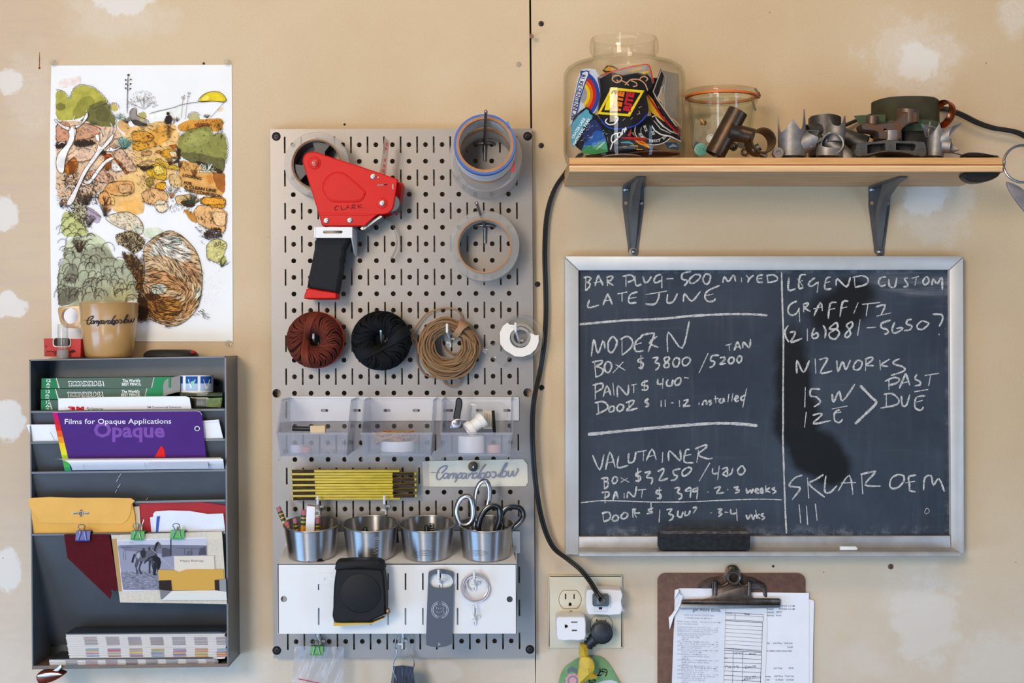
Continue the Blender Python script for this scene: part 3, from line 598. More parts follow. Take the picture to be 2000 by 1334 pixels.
# ------------------------------------------------------------------ on top of the rack
TAN = mt('tan_enamel', 'b98d55', .28, var=.06, vs=60, coat=.4)
mc = Vector((P(213, 697, .047).x, -.047, P(213, 698.3, .047).z)); k = S*(D-.047)/D
mug = thing('mug', 'tan mug with black script lettering standing on the grey rack', 'mug', mc)
R0, R1, H = 45.7*k, 57.5*k, 107*k
m = MB(); m.lathe([(0, 0), (R0-.003, 0), (R0, .003), (R0+(R1-R0)*.55, H*.5), (R1-.001, H*.97), (R1, H*.985), (R1, H-.0006), (R1-.0012, H), (R1-.0025, H-.001), (R0-.002, .006), (0, .006)], mc, (0, 0, 1), 56); put(m, 'cup_body', TAN, mug)
m = MB(); m.prism(F(.053), cat([(160, 597), (140, 597.5), (115, 600), (113.5, 612), (117, 628), (122, 637), (131, 640.5), (150, 641), (158, 644), (165, 651), (168, 640), (166, 600)], 3, True), .012, holes=[circ(135.5, 616.8, 15.8, 24)[::-1]], bev=1.2); put(m, 'handle', TAN, mug)
m = MB(); script(m, Cyl(mc.x, mc.y, lambda z: R0+(R1-R0)*(.1+.9*(z-mc.z)/H)), 163, 625.5, 100, 0, 1.75, .0007, '23242e'); put(m, 'lettering', FLAT, mug, norm=False)
bx = thing('matchbox', 'small red cardboard box with black print beside the tan mug', 'box', P(125, 699, .045))
m = MB(); m.prism(Pl(P(110, 680, .062), (-.12, -1, 0)), [(85.5, 661), (158, 662), (157, 697.5), (86.5, 696)], .032); put(m, 'box_body', mt('red_card', 'b7281f', .6, var=.1, vs=60), bx)
m = MB(); q = Pl(P(110, 680, .0625), (-.12, -1, 0))
m.fill(q, rrect(103, 659.8, 139, 678, 6), .0003, col='d9c4a4'); m.fill(q, rrect(105, 660.5, 137, 676, 5), .0005, col='2b211f')
m.text(q, 'T', 105, 694, 5, None, .0004, col='2a1513', bold=.02); m.text(q, '6', 139, 683, 9, None, .0004, rot=90, col='2a1513', bold=.02); m.text(q, 'INTERNATIONAL', 92, 688, 3, 52, .0004, 1, col='2a1513'); m.text(q, '6', 91, 678, 4, None, .0004, -70, col='2a1513')
put(m, 'box_print', FLAT, bx, norm=False)
vi = thing('plastic_tube', 'clear plastic tube with frosted base standing in front of the red box', 'tube', P(122.5, 698.5, .075))
c = P(122.5, 700, .074); k = S*(D-.074)/D
m = MB(); m.lathe([(8.5*k, 0), (10*k, .0005), (10*k, 66*k), (9.6*k, 67*k), (8.9*k, 66*k), (8.9*k, .004), (0, .004)], c, (0, 0, 1), 28); put(m, 'tube_wall', CLEARP, vi)
m = MB(); m.lathe([(0, 0), (11*k, 0), (11*k, 16*k), (8.6*k, 17*k), (0, 17*k)], c-Vector((0, 0, .0001)), (0, 0, 1), 28); put(m, 'tube_cap', thin('frosted_plastic', 'e8e6e2', 'b8b4b0', milk=.5, milkcol='dad6d0'), vi)
m = MB(); c = P(334, 697.5, .045)
m.lathe([(0, 0), (.95, 0), (1, .12), (.97, .45), (.86, .8), (.72, .97), (.5, 1), (0, 1)], (0, 0, 0), (0, 0, 1), 40); m.v = [c+Vector((v.x*54*S*.98, v.y*.03, v.z*14.5*S)) for v in m.v]
pc = thing('pouch', 'flat black rounded case with a red tip on the rack beside the mug', 'case', c); put(m, 'case_shell', mt('black_cloth', '1e1c1a', .6, var=.3, vs=80, bump=.3, bs=400), pc)
m = MB(); m.sph(c+Vector((.036, -.012, .007)), (.005, .006, .0035), 12); put(m, 'red_tip', mt('red_enamel', '9a2a2a', .4), pc)
# ------------------------------------------------------------------ in the rack
def tilt(y, d=.0835, s=.2): return Pl(P(250, y, d), (0, -1, -s))
G1, G2, G3 = '1f5a3d', '194a36', '2f8a55'
gb = mt('green_card', 'ffffff', .45, vcol=True)
for i, (x0, x1, y0, y1) in enumerate(((81, 333, 737.6, 758.6), (79.5, 319, 759, 779.6), (80, 322, 780, 800.5))):
    pl = F(.076); b = thing('pencil_box', ['green pencil box with white lettering, topmost of the stack in the rack', 'green pencil box with white lettering, middle of the stack in the rack', 'green pencil box at the bottom of the stack, half hidden by white brochure'][i], 'pencil box', P(200, y1, .055), 'green pencil boxes in the rack')
    m = MB(G2); m.prism(pl, [(x0, y0+1.5), (x1, y0-1.5), (x1, y1-1.2), (x0, y1+.2)], .046); put(m, 'carton', gb, b)
    m = MB(); e = 33 if i < 2 else 20; o = .0003; yb = y1-4.5
    m.fill(pl, [(x0, y0+1.5), (x0+e-4, y0+1.2), (x0+e, y1), (x0, y1+.2)], o, col='2c7a50'); m.fill(pl, [(x0+e-5, y0+1), (x0+e-3, y0+1), (x0+e+3, y1), (x0+e, y1)], o*2, col='c9c3b4')
    m.text(pl, '12', x0+10, y0+8.6, 6, 8, o*2, bold=.02, col='e8eee6'); m.fill(pl, [(x0+13, y0+10), (x0+17.5, y0+15), (x0+8.5, y0+15)], o*2, col='dfe8dd'); m.fill(pl, [(x0+13, y0+12), (x0+14.5, y0+14.5), (x0+11.5, y0+14.5)], o*3, col=G1); m.text(pl, 'HB', x0+9.5, y1-.8, 3, 6.5, o*2, bold=.01, col='dfe8dd')
    m.fill(pl, [(x1-31, y0-.8), (x1, y0-1.4), (x1, y1-1.3), (x1-36, y1-.8)], o, col='2f8656'); m.fill(pl, [(x1-33, y0-.8), (x1-31, y0-.8), (x1-36, y1-.8), (x1-38, y1-.8)], o*2, col='b9b3b0')
    if i < 2:
        m.text(pl, 'TICONDEROGA', x0+51, yb-.4, 8.4, 72, o*2, -.5, .075, .14, col='e9eee8'); m.text(pl, 'TICONDEROGA', x0+52, yb-1, 7.2, 69, o*3, -.5, .012, .14, col='16382a')
        m.text(pl, "The World's", x0+158, y0+8.6, 5.6, 35, o*2, -.5, .03, col='e4ebe3'); m.text(pl, 'BEST PENCIL', x0+157, y1-5.6, 5.2, 38, o*2, -.5, .03, col='e4ebe3')
    put(m, 'carton_print', FLAT, b, norm=False)
cb = thing('clear_box', 'small clear lidded box with dark and green contents right of pencil boxes', 'box', P(393, 797, .05))
m = MB(); m.prism(F(.073), rect(349, 775.5, 436, 797), .045, bev=1); put(m, 'box_base', thin('clear_box_plastic', 'd8dcd2', '8a8f86'), cb)
m = MB(); m.prism(F(.0735), rect(349, 766.5, 437, 774.5), .046, bev=1); put(m, 'box_lid', thin('clear_lid_plastic', 'd0d2ca', '8a8f86'), cb)
m = MB(); m.prism(F(.0715), rect(371, 777, 402, 796), .04, col='2a2724'); m.prism(F(.071), [(403, 778), (434, 776.5), (431, 796), (403, 795)], .04, col='9fb478'); m.prism(F(.0715), rect(352, 768, 434, 773.5), .04, col='5d6a4e')
for cx in (386, 394): m.disc(F(.072), cx, 788, 4, .001, 0, 12, col='6a6660')
put(m, 'box_contents', mt('box_contents', 'ffffff', .5, vcol=True, var=.35, vs=150), cb)
c = P(383, 766.3, .045); k = S*(D-.045)/D; sr = thing('label_roll', 'roll of white labels with blue pictures on the small clear box', 'label roll', c)
m = MB(); m.lathe([(20*k, 0), (33*k, 0), (33*k, 33.5*k), (20*k, 33.5*k)], c, (0, 0, 1), 40, closed=True); put(m, 'roll', PAPER, sr)
m = MB(); cy = Cyl(c.x, c.y, lambda z: 33*k)
def cyfill(x0, y0, x1, y1, o, col):
    n = 6
    for i in range(n): a, b = x0+(x1-x0)*i/n, x0+(x1-x0)*(i+1)/n; m.fill(cy, rect(a, y0, b, y1), o, col=col)
for x0, x1 in ((352, 357), (362.5, 386), (391.5, 413)):
    cyfill(x0, 735, x1, 749, .0003, '1f4f9a'); cyfill(x0, 749, x1, 763.5, .0003, 'a8bfdc')
m.fill(cy, [(367, 741), (382, 741), (375, 758), (372, 758)], .0005, col='e6efe6'); m.fill(cy, [(397, 741), (410, 741), (405, 759), (402, 759)], .0005, col='f0f2f0'); m.fill(cy, [(372, 746), (380, 743), (375, 758)], .0006, col='8fc8b0'); m.fill(cy, [(402, 751), (405, 751), (404, 757)], .0006, col='e0a030')
put(m, 'label_print', FLAT, sr, norm=False)
m = MB(); top, bot = [], []
for x, y, yb, d in ((352, 734, 765, .066), (342, 735.5, 767, .071), (330, 738, 770, .076), (322, 743, 773.5, .0785), (318.5, 752, 774, .080)): top.append(P(x, y, d)); bot.append(P(x, yb, d))
n = len(top); m.add(top+bot, [(i, i+1, n+i+1, n+i) for i in range(n-1)]); m.add([v+Vector((0, .0005, 0)) for v in top+bot], [(i, i+1, n+i+1, n+i) for i in range(n-1)]); put(m, 'backing_strip', mt('backing_paper', '9c9b97', .6), sr)
def sheet(name, label, cat_, pl, pts, mat, t=.0008, prnt=None, col=None, loc=None, group=None, pmat=FLAT, hole=()):
    xs = [p[0] for p in pts]; ys = [p[1] for p in pts]
    r = thing(name, label, cat_, pl((min(xs)+max(xs))/2, max(ys)), group); m = MB(col or 'ffffff'); m.prism(pl, pts, t, holes=hole); put(m, 'sheet', mat, r)
    if prnt: m = MB(); prnt(m); put(m, 'sheet_print', pmat, r, norm=False)
    return r
pl3 = tilt(801, .0845)
def pr(m):
    for i, s in enumerate(('3', 'M')): m.text(pl3, s, 132.5+i*16.5, 802.8, 8.2, 15, .0003, 0, .06, col='c8102a')
    m.text(pl3, 'Science.', 169.5, 801.6, 6.2, 34, .0003, .3, .005, col='4a4650'); m.text(pl3, '3M Commercial Solutions', 287, 797.6, 4.2, 67, .0003, -.4, .003, col='5a5666')
sheet('brochure', 'white brochure with red and grey lettering in front of green pencil boxes', 'brochure', pl3, [(113.5, 778.5), (200, 775.5), (362, 774), (370, 777), (374, 800), (374, 803), (114, 806)], PAPER, .0012, pr)
pl2 = tilt(860, .0835)
sheet('paper_sheet', 'white paper showing at both sides of the purple brochure', 'paper', pl2, [(52, 829.5), (110, 829), (395, 822), (427, 819.5), (436, 857), (436, 860), (64, 866)], PAPERW, .0008, lambda m: (m.ribbon(pl2, [(98, 843), (107, 861)], .8, .0003, col='3a3a44'), m.ribbon(pl2, [(395, 826), (428, 823.5)], .6, .0003, col='a0a2b0')))
pp_ = tilt(919, .0843, .16)
def pr(m):
    for i, c in enumerate(('c4146a', 'd0183f', 'd8261f', 'e05a1c', 'e88f1c', 'ecc01e', 'd9d02a', 'a5c42c', '4aae4a', '2a9a5a')):
        a, b = i/10, (i+1)/10; x = lambda t: 102.5+25*t; yy = lambda t: 806+118*t; m.fill(pp_, [(x(a), yy(a)), (x(a)+9.5+3*a, yy(a)), (x(b)+9.5+3*b, yy(b)), (x(b), yy(b))], .0003, col=c)
    m.text(pp_, 'Films for Opaque Applications', 126.5, 828, 9.6, 208, .0006, -.2, .004, col='ece6f0')
    m.text(pp_, 'Opaque', 183, 853, 27, 139, .0003, .3, .032, col='7a4c9f')
    m.fill(pp_, cat([(302, 893), (307, 884), (313, 873), (317, 871.5), (321, 880), (323, 893)], 3), .0005, col='d8201c')
    m.fill(pp_, circ(385, 837, 5.6, 16, 5), .0004, col='cfc6d6'); m.fill(pp_, circ(385, 837.3, 3.6, 14, 3.4), .0006, col='2a2636')
    m.ribbon(pp_, [(103, 805.6), (160, 804.3), (270, 803.2), (384, 802.5), (391, 804.5), (394.5, 811)], .9, .0004, col='d8cfd8')
sheet('brochure', 'purple brochure with a rainbow edge in the middle pocket', 'brochure', pp_, [(102.5, 805.5), (160, 804), (270, 803), (383, 802), (391, 804), (394.5, 811), (405, 919.5), (127, 924)], mt('purple_card', '451a70', .5, var=.05, vs=15, spec=.2), .0016, pr)
# curled page
cp = thing('curled_page', 'white page with a grey panel curling forward over the purple brochure', 'page', P(270, 918, .09)); m = MB(); rows = []
for t in range(9):
    u = t/8; an = u*math.pi*.92; z0 = lambda x: 0
    rows.append((917-22*math.sin(an*.5)-1.5*math.sin(an), .086+.016*math.sin(an)))
for k, (y, d) in enumerate(rows):
    u = k/8; xl, xr = 141-36*u**2, 438-4*u-(3 if k > 5 else 0); m.v += [P(xl+(xr-xl)*j/10, y+(4-8*j/10)*.35+(4 if False else 0), d) for j in range(11)]
m.f = [(k*11+j, k*11+j+1, (k+1)*11+j+1, (k+1)*11+j) for k in range(8) for j in range(10)]; m.c = [m.col]*len(m.f); put(m, 'page', PAPERW, cp)
m = MB(); q = F(.0865+.0145)
pq = F(.101); m.fill(pq, [(290, 904), (406, 900.5), (407, 914.5), (290, 916)], 0, col='aab0be'); m.ribbon(pq, [(162, 907), (165.5, 919)], .8, 0, col='4a4048'); m.ribbon(pq, [(282, 904), (285.5, 917)], .8, 0, col='6a5a60'); m.ribbon(pq, [(406, 900), (407.5, 915)], .8, 0, col='4a4a50')
put(m, 'page_print', FLAT, cp, norm=False)
# envelope with clasp
pe = tilt(1041, .0835, .2); MUST = mt('mustard_paper', 'e0a545', .7, var=.06, vs=25, bump=.2, bs=60)
en = thing('clasp_envelope', 'mustard yellow envelope with a metal clasp in the rack', 'envelope', pe(160, 1041))
m = MB(); m.prism(pe, [(58, 974), (256, 974), (263, 1006), (266, 1042.5), (66, 1045)], .003); put(m, 'envelope_body', MUST, en)
m = MB(); m.prism(pe, cat([(56.5, 973), (150, 972.5), (256, 973.5), (257, 985), (254, 1005), (247, 1017), (238, 1023), (225, 1023), (160, 1022.5), (85, 1021), (76, 1015), (68, 1004)], 2, True), .0006, .0011); put(m, 'flap', mt('mustard_flap', 'e3ab50', .7, var=.05, vs=25, bump=.2, bs=50), en)
m = MB(); 
for a, b in ((-16, -6), (6, 16)): m.prism(pe, rrect(157.5+a, 1000.5, 157.5+b, 1004, 1.6), .0006, .002, bev=.4)
m.tube([pe(x, y, .002) for x, y in circ(158, 1002.4, 4.5, 14, 3.4)], .0007, 6, True); m.sph(pe(158, 1002.4, .0018), .0016, 10); m.sph(pe(158, 997, .002), .0014, 8); m.sph(pe(158, 1007.5, .002), .0014, 8); put(m, 'clasp', ZINC, en)
pr_ = tilt(1041, .080, .12)
m = MB(); sheet('folder', 'red paper folder behind white papers in the lower pocket', 'folder', pr_, [(271, 984), (300, 982), (345, 979), (385, 979.5), (420, 984), (442, 988), (443, 1040), (279, 1043)], mt('red_paper', 'a3131d', .7, var=.12, vs=30, bump=.2, bs=50), .004)
m = MB(); pq = tilt(1041, .0815, .12)
sheet('card_sheet', 'tan card edge showing between envelope and red folder', 'card', tilt(1041, .0818, .12), [(258, 990), (272, 989), (276, 1043), (266, 1043)], mt('tan_card', 'c9b49a', .75), .001)
for i, (q, l, c) in enumerate((('293,1011 300,1009 304,1042 296,1042', 'white paper sticking out left of the folded papers in front of red folder', 'd8dbe4'), ('299,1004 303,999 330,997 370,998 405,1004 436,1003 439,1030 440,1039 301,1042', 'folded white papers standing in front of the red folder', 'dcdfe8'), ('306,1009 312,1008 308,1042 304,1042', 'blue paper edge between the folded white papers', '2a52b0'))):
    sheet('folded_paper', l, 'paper', tilt(1041, .0822+.0012*i, .12), pp(q)[0], mt('folded_paper_%d' % i, c, .75, var=.04, vs=40), .001, group=None)
# leather and card hung in front of the lowest panel
sheet('leather_piece', 'maroon leather piece shaped like a state, clipped to the rack front', 'leather', F(.0915), [(125, 1044), (213, 1044), (221, 1090), (230.5, 1152), (226, 1155), (221, 1153.5), (219, 1151), (216, 1154), (217.5, 1159), (215, 1170), (131.5, 1089.5)], mt('maroon_leather', '50131a', .9, var=.12, vs=80, bump=.3, bs=500, spec=.15), .002)
pk = F(.0925)
cl = thing('photo_card', 'tan card with a taped black and white photograph, clipped to the rack', 'card', pk(330, 1180))
m = MB(); m.prism(pk, [(217, 1045), (330, 1041), (433.5, 1038), (443, 1180), (338, 1178), (234.5, 1176.5)], .0012); put(m, 'backing_card', mt('speckled_card', 'c9c0b0', .8, var=.1, vs=220), cl)
m = MB(); m.fill(pk, [(218, 1053), (228, 1052), (238, 1155), (232, 1155)], .0003, col='b08a58'); m.fill(pk, [(404, 1041), (433, 1039), (434, 1053), (404, 1055)], .0003, col='cfc7b4'); m.fill(pk, [(310, 1085), (420, 1085), (421, 1112), (310, 1112)], .0002, col='b9b09c'); put(m, 'tape_strips', FLAT, cl, norm=False)
m = MB(); m.prism(pk, [(228, 1054.5), (404, 1049), (405, 1150), (330, 1152), (239, 1155)], .0004, .0006, col='cfd0da'); put(m, 'photograph', FLAT, cl)
m = MB(); o = .0008; g = lambda s: pp(s, 40, 880, 2.939)[0]
m.fill(pk, g('556,520 1066,505 1070,545 560,560'), o, col='b9bac8'); m.fill(pk, g('558,548 1070,548 1070,610 885,610 885,690 800,800 590,795'), o+1e-5, col='8d8ea0'); m.fill(pk, g('575,700 800,690 800,800 590,800'), o+2e-5, col='7b7c8c')
m.fill(pk, g('560,545 700,540 1070,545 1070,600 880,605 800,590 600,575'), o+3e-5, col='6f7080')
random.seed(11)
for i in range(260):
    x, y = random.uniform(585, 790), random.uniform(690, 795); q = random.choice(('5c5d6a', 'a4a5b2', '4c4d58')); m.ribbon(pk, xf([(x, y), (x+random.uniform(6, 18), y+random.uniform(-3, 3))], 40, 880, 2.939), 1.1, o+4e-5, col=q)
for s, c in (('655,598 668,580 690,572 715,578 740,572 762,552 778,530 792,522 800,530 812,548 808,562 796,560 786,572 776,600 764,622 745,634 720,636 700,634 685,640 664,630', '5c5c68'), ('652,592 660,596 652,622 648,645 636,642 642,615', '1e1e26'), ('664,625 682,632 676,655 668,672 678,700 670,712 664,708 662,680 655,660', '4a4a56'), ('690,634 704,636 690,662 686,680 700,706 690,712 676,684 682,655', '3a3a44'), ('736,630 752,628 746,668 746,704 736,706 736,668', '34343e'), ('752,622 764,618 762,650 770,690 762,694 752,660', '3e3e4a'),
             ('772,548 780,528 790,522 792,536 782,552 772,580 764,580', '1f1f27'), ('690,576 712,570 722,584 716,612 700,618 690,600', '2b2b34'), ('752,606 774,600 800,616 806,640 786,652 764,634', '1c1c23'), ('764,640 790,640 784,672 776,700 782,718 762,716 760,690', '23232b'), ('786,640 808,636 802,668 790,700 784,690', '191920'), ('770,590 784,586 786,602 774,606', '34343c'), ('738,612 760,604 764,612 742,622 712,650 708,642', '2a2a33'), ('698,560 712,558 714,572 700,572', '3c3c46'), ('732,556 744,552 748,568 736,574', '34343e'),
             ('812,560 830,556 850,566 866,560 868,606 812,612', '4c4c58'), ('860,503 866,503 866,600 860,600', '2b2b34'), ('1030,562 1046,556 1060,548 1065,598 1022,600', '4a4a55'), ('955,578 985,574 988,600 950,602', '5c5c68'), ('668,590 684,584 690,606 676,622 664,612', '9a9aa6')): o += 2e-5; m.fill(pk, g(s), o+6e-5, col=c)
for s in ('560,560 640,555', '600,570 605,630', '590,575 592,625', '625,530 650,530', '900,560 1060,565', '940,565 942,600', '980,560 982,600', '705,650 760,615', '745,560 880,680'): m.ribbon(pk, g(s), .8, o+7e-5, col='d8d8e2' if s[:3] == '745' else '3c3c46')
put(m, 'photograph_print', FLAT, cl, norm=False)
m = MB(); m.prism(pk, [(339.5, 1086), (418, 1085.5), (419.5, 1113), (341, 1118)], .0004, .0014, col='d3c9b9'); m.text(pk, 'Happy Birthday', 352, 1097, 4, 46, .0016, .5, .004, col='7a726a'); put(m, 'greeting_card', FLAT, cl)
m = MB(); m.prism(pk, [(308.5, 1113), (340, 1113.5), (350, 1117), (362, 1112.5), (385, 1111.5), (436, 1112), (438, 1130), (439, 1150), (400, 1153.5), (335, 1153), (311, 1152)], .0004, .0020, col='c79a48'); put(m, 'torn_kraft_strip', FLAT, cl)
m = MB()
for q, c in (('310,1134 334,1133 336,1154 311,1152', '2a211e'), ('312,1153 336,1154 336,1168 314,1170', '77767a'), ('419,1133 428,1132 430,1155 420,1156', '2c2220'), ('428,1131 441,1131 442,1156 429,1155', '8b8b8c'), ('336,1154 420,1153 442,1156 443,1172 316,1172', 'd2d0c8')): o += 3e-5; m.fill(pk, pp(q)[0], .0016+o, col=c)
put(m, 'tape_pieces', FLAT, cl, norm=False)
def clip(x, y, wd, h, col, label, d, up=(24, 14)):
    r = thing('binder_clip', label, 'clip', P(x, y+h, d)); k = S*(D-d)/D; c = P(x, y, d); hw = wd*k/2; hh = h*k; dp = .005
    m = MB(); v = []
    for s in (-1, 1): v += [c+Vector((s*hw, -.0005, 0)), c+Vector((s*hw, .0065, 0)), c+Vector((s*hw*.98, -dp, -hh)), c+Vector((s*hw*.98, .011, -hh)), c+Vector((s*hw*.98, -dp+.001, -hh)), c+Vector((s*hw*.98, .010, -hh))]
    v = [c+Vector((s*hw, a, b)) for s in (-1, 1) for a, b in ((-.001, 0), (-dp, -hh), (-dp+.0008, -hh), (-.0002, -.001), (.0085, -.001), (.0117, -hh), (.0125, -hh), (.0093, 0))]
    m.add(v, [(i, (i+1) % 8, 8+(i+1) % 8, 8+i) for i in range(8)]+[(0, 1, 2, 3), (4, 5, 6, 7), (0, 3, 4, 7), (8, 9, 10, 11), (12, 13, 14, 15), (8, 11, 12, 15)])
    for yy, zz in ((-dp, -hh),): m.tube([c+Vector((-hw*.95, yy, zz)), c+Vector((hw*.95, yy, zz))], .0011, 8)
    put(m, 'clip_body', mt('clip_'+col, col, .35), r)
    for yo, hgt, lean in ((-dp, up[1], -.004), (.0105, up[0], .004)):
        m = MB(); a = hw*.52; t = hgt*k
        pts = [(-a*1.1, -hh*.95), (-a*.7, -hh*.3), (-a*.55, t*.35), (-a*.95, t*.72), (-a*.6, t*.95), (0, t), (a*.6, t*.95), (a*.95, t*.72), (a*.55, t*.35), (a*.7, -hh*.3), (a*1.1, -hh*.95)]
        m.tube([c+Vector((p, yo+lean*max(q, 0)/t-(.0012 if yo < 0 else 0), q)) for p, q in cat(pts, 4)], .0007, 6); put(m, 'wire_handle', ZINC, r)
    return r
clip(163, 1037, 28, 18, '1c3a94', 'blue binder clip holding the maroon leather piece on the rack', .0935)
clip(269.5, 1037.5, 26, 15, '2f9a4a', 'green binder clip over the left end of the photograph card', .0955, (26, 17))
clip(347, 1036, 27, 15, '33a050', 'green binder clip over the middle of the photograph card', .0955, (26, 15))
# colour fan decks on the tray
def fandeck(name, label, x0, x1, y0, y1, cov, rows, cols, d, xs):
    r = thing(name, label, 'swatch book', P((x0+x1)/2, y1, d-.03)); k = S*(D-d)/D
    m = MB(); h = (y1-y0)/rows; random.seed(rows)
    for i in range(rows):
        a, b = x0+random.uniform(-1, 1)+xs*i/rows, x1+random.uniform(-1.2, 1.2)-(8*max(0, abs(i/rows-.5)-.25)); o = random.uniform(-.0008, .0004); ya = y0+i*h; tl = -3*(1-i/rows); rowc = [random.choice(('8d8585', '8f8a90', '9a8a86') if i < rows*.42 else ('7c8aa0', '6f8f9a', 'a05a68', 'c08a94', 'c9a24a', '7a6a8a')) for _ in range(cols)]
        m.prism(F(d), [(a, ya+1), (b-8, ya+tl*.3), (b, ya+tl*.3-.5), (b, ya+h*.86+tl*.3-.5), (b-8, ya+h*.86+tl*.3), (a, ya+h*.86+1)], .05, o, col='cfc8c2')
        band = i/rows
        for c in range(cols):
            u = a+(b-a)*(c+.75)/cols*.97+2; wd = (b-a)/cols*.58; g = random.random()
            pal = [('8d8585', '8f8a90', '9a8a86'), ('a9a29c', 'b4ada6', 'a5a0a2'), ('7c8aa0', '6f8f9a', '93a2b8'), ('a05a68', 'c08a94', 'b06a5a', 'c9a24a', 'c8a8b8', '7a6a8a'), ('c9b9b4', 'd0c4bc')][min(4, int(band*5))]
            if rows*.12 < i < rows*.42 or rows*.55 < i < rows*.88 or rows < 8: m.fill(F(d), [(u, ya+.3), (u+wd, ya), (u+wd, ya+h*.86), (u, ya+h*.86+.3)], o+.0002, col=rowc[c])
    put(m, 'swatch_pages', mt(name+'_pages', 'ffffff', .7, vcol=True), r, kind='stuff', norm=False)
    m = MB(); m.prism(F(d-.0), [(x0, y0-.5), (x1-14, y0-4), (x1-4, y0-3), (x1-4, y0-.5), (x0, y0+1.5)], .052, .0003); put(m, 'cover', mt(name+'_cover', cov, .35, var=.1), r)
    m = MB(); c = [P(x, y0-2.5, d-.03) for x in (x0+22,)][0]; m.lathe([(0, .004), (.005, .0035), (.006, .002), (.006, -.001)], c, (0, 0, 1), 16); put(m, 'rivet', SCREW, r)
    return r, F(d)
fandeck('colour_fan_deck', 'thick fan deck of colour swatches under a dark cover on the rack tray', 128, 441, 1238, 1287, '1d242e', 24, 7, .082, 8)
fandeck('colour_fan_deck', 'thin fan deck of grey swatches below the thick one on the tray', 96, 420, 1287.5, 1301, '2a2726', 5, 8, .084, 2)
# pocket knife at the lower left corner
kn = thing('pocket_knife', 'small orange and steel pocket tool hanging under the rack corner', 'pocket tool', P(95, 1330, .09))
m = MB(); m.prism(F(.098), cat([(70, 1320), (78, 1313), (100, 1311), (116, 1314), (123, 1319), (112, 1327), (96, 1334), (78, 1337), (71, 1330)], 3, True), .02, bev=3, bm=.004); put(m, 'handle', mt('copper_orange', '7a3826', .3, .8, var=.3), kn)
m = MB(); m.prism(F(.1), cat([(74, 1318), (100, 1314), (121, 1318), (100, 1322), (78, 1324)], 3, True), .022, bev=1); put(m, 'steel_liner', STEEL, kn)
m = MB(); m.prism(F(.094), cat([(84, 1314), (104, 1309), (117, 1299), (120, 1303), (112, 1313), (96, 1317)], 3, True), .003, bev=.8); put(m, 'blade', STEEL, kn)
# ------------------------------------------------------------------ pegboard
PEGM = mt('grey_peg_steel', '8a8480', .42, .5, bump=.14, bs=650, coat=.12)
pb = thing('pegboard', 'grey metal pegboard with rows of slots and round holes on the wall', 'pegboard', P(787, 1284, .01))
pl = F(.0195); m = MB(); X0, Y0, PX = 559.1, 282.6, 32.33
XL, XR, YT, YB = 531, 1042, 251.5, 1285
tlt = lambda x, y: (x+(y-767)*.0062+0, y-(x-787)*.003)
def cell(x0, x1, y0, y1, hx=None, hy=None, r=4.8):
    if hx is None: q = [tlt(x, y) for x, y in rect(x0, y0, x1, y1)]; m.add([pl(*p) for p in q], [(0, 1, 2, 3)]); return
    ring = [(x0+(x1-x0)*t/4, y0) for t in range(4)]+[(x1, y0+(y1-y0)*t/4) for t in range(4)]+[(x1-(x1-x0)*t/4, y1) for t in range(4)]+[(x0, y1-(y1-y0)*t/4) for t in range(4)]
    hole = []
    for x, y in ring: a = math.atan2((y-hy)/(y1-y0), (x-hx)/(x1-x0)); hole.append((hx+r*math.cos(a), hy+r*math.sin(a)))
    A = [pl(*tlt(*p)) for p in ring]; B = [pl(*tlt(*p)) for p in hole]; Cc = [pl(*tlt(*p))-pl.n*.0014 for p in hole]
    m.add(A+B+Cc, [(i, (i+1) % 16, 16+(i+1) % 16, 16+i) for i in range(16)]+[(16+i, 16+(i+1) % 16, 32+(i+1) % 16, 32+i) for i in range(16)])
SW = 1.65
rows = 31
for j in range(rows):
    ya, yb = Y0+PX*(j-.5), Y0+PX*(j+.5); y = Y0+PX*j; sl = j % 2 == 0
    for k in range(14):
        x0, x1 = X0+PX*k, X0+PX*(k+1); i = SW if sl else 0
        cell(x0+i, x1-i, ya, yb, (x0+x1)/2, y)
    for side in (0, 1):
        big = j in (0, 15, 30) and True
        xa, xb = (XL, X0-(SW if sl else 0)) if side == 0 else (X0+14*PX+(SW if sl else 0), XR)
        if j == 15: cell(xa, xb, ya, yb, 540.5 if side == 0 else 1030.5, y, 8.6)
        else: cell(xa, xb, ya, yb)
for ya, yb, yh in ((YT, Y0-PX*.5, None), (Y0+PX*30.5, YB, None)): 
    for xa, xb in ((XL, 1041.9),): cell(xa, xb, ya, yb)
# flanges that fold back to the wall
for a, b in (((XL, YT), (XR, YT)), ((XR, YT), (XR, YB)), ((XR, YB), (XL, YB)), ((XL, YB), (XL, YT))):
    p, q = pl(*tlt(*a)), pl(*tlt(*b)); m.add([p, q, Vector((q.x, 0, q.z)), Vector((p.x, 0, p.z))], [(0, 1, 2, 3)])
put(m, 'panel', PEGM, pb, norm=False)
# slot rims give the sheet its thickness
m = MB()
for j in range(0, rows, 2):
    for k in range(15):
        x = X0+PX*k; q = [pl(*tlt(*p)) for p in rect(x-SW, Y0+PX*(j-.5), x+SW, Y0+PX*(j+.5))]; m.add(q+[v-pl.n*.0014 for v in q], [(0, 1, 5, 4), (1, 2, 6, 5), (2, 3, 7, 6), (3, 0, 4, 7)])
put(m, 'slot_edges', PEGM, pb, kind='stuff', norm=False)
for x, y, op in ((539.5, 266.5, 1), (1030.5, 266, 1), (540.5, 1270.5, 1), (1035, 1268.5, 1)):
    m = MB(); m.prism(pl, circ(x, y, 8.6, 24), .0004, .0003, col='221d19'); put(m, 'screw_recess', DARK, pb)
    m = MB(); screw(m, pl, x, y+.5, 6.6, .0016); put(m, 'mounting_screw', SCREW, pb)
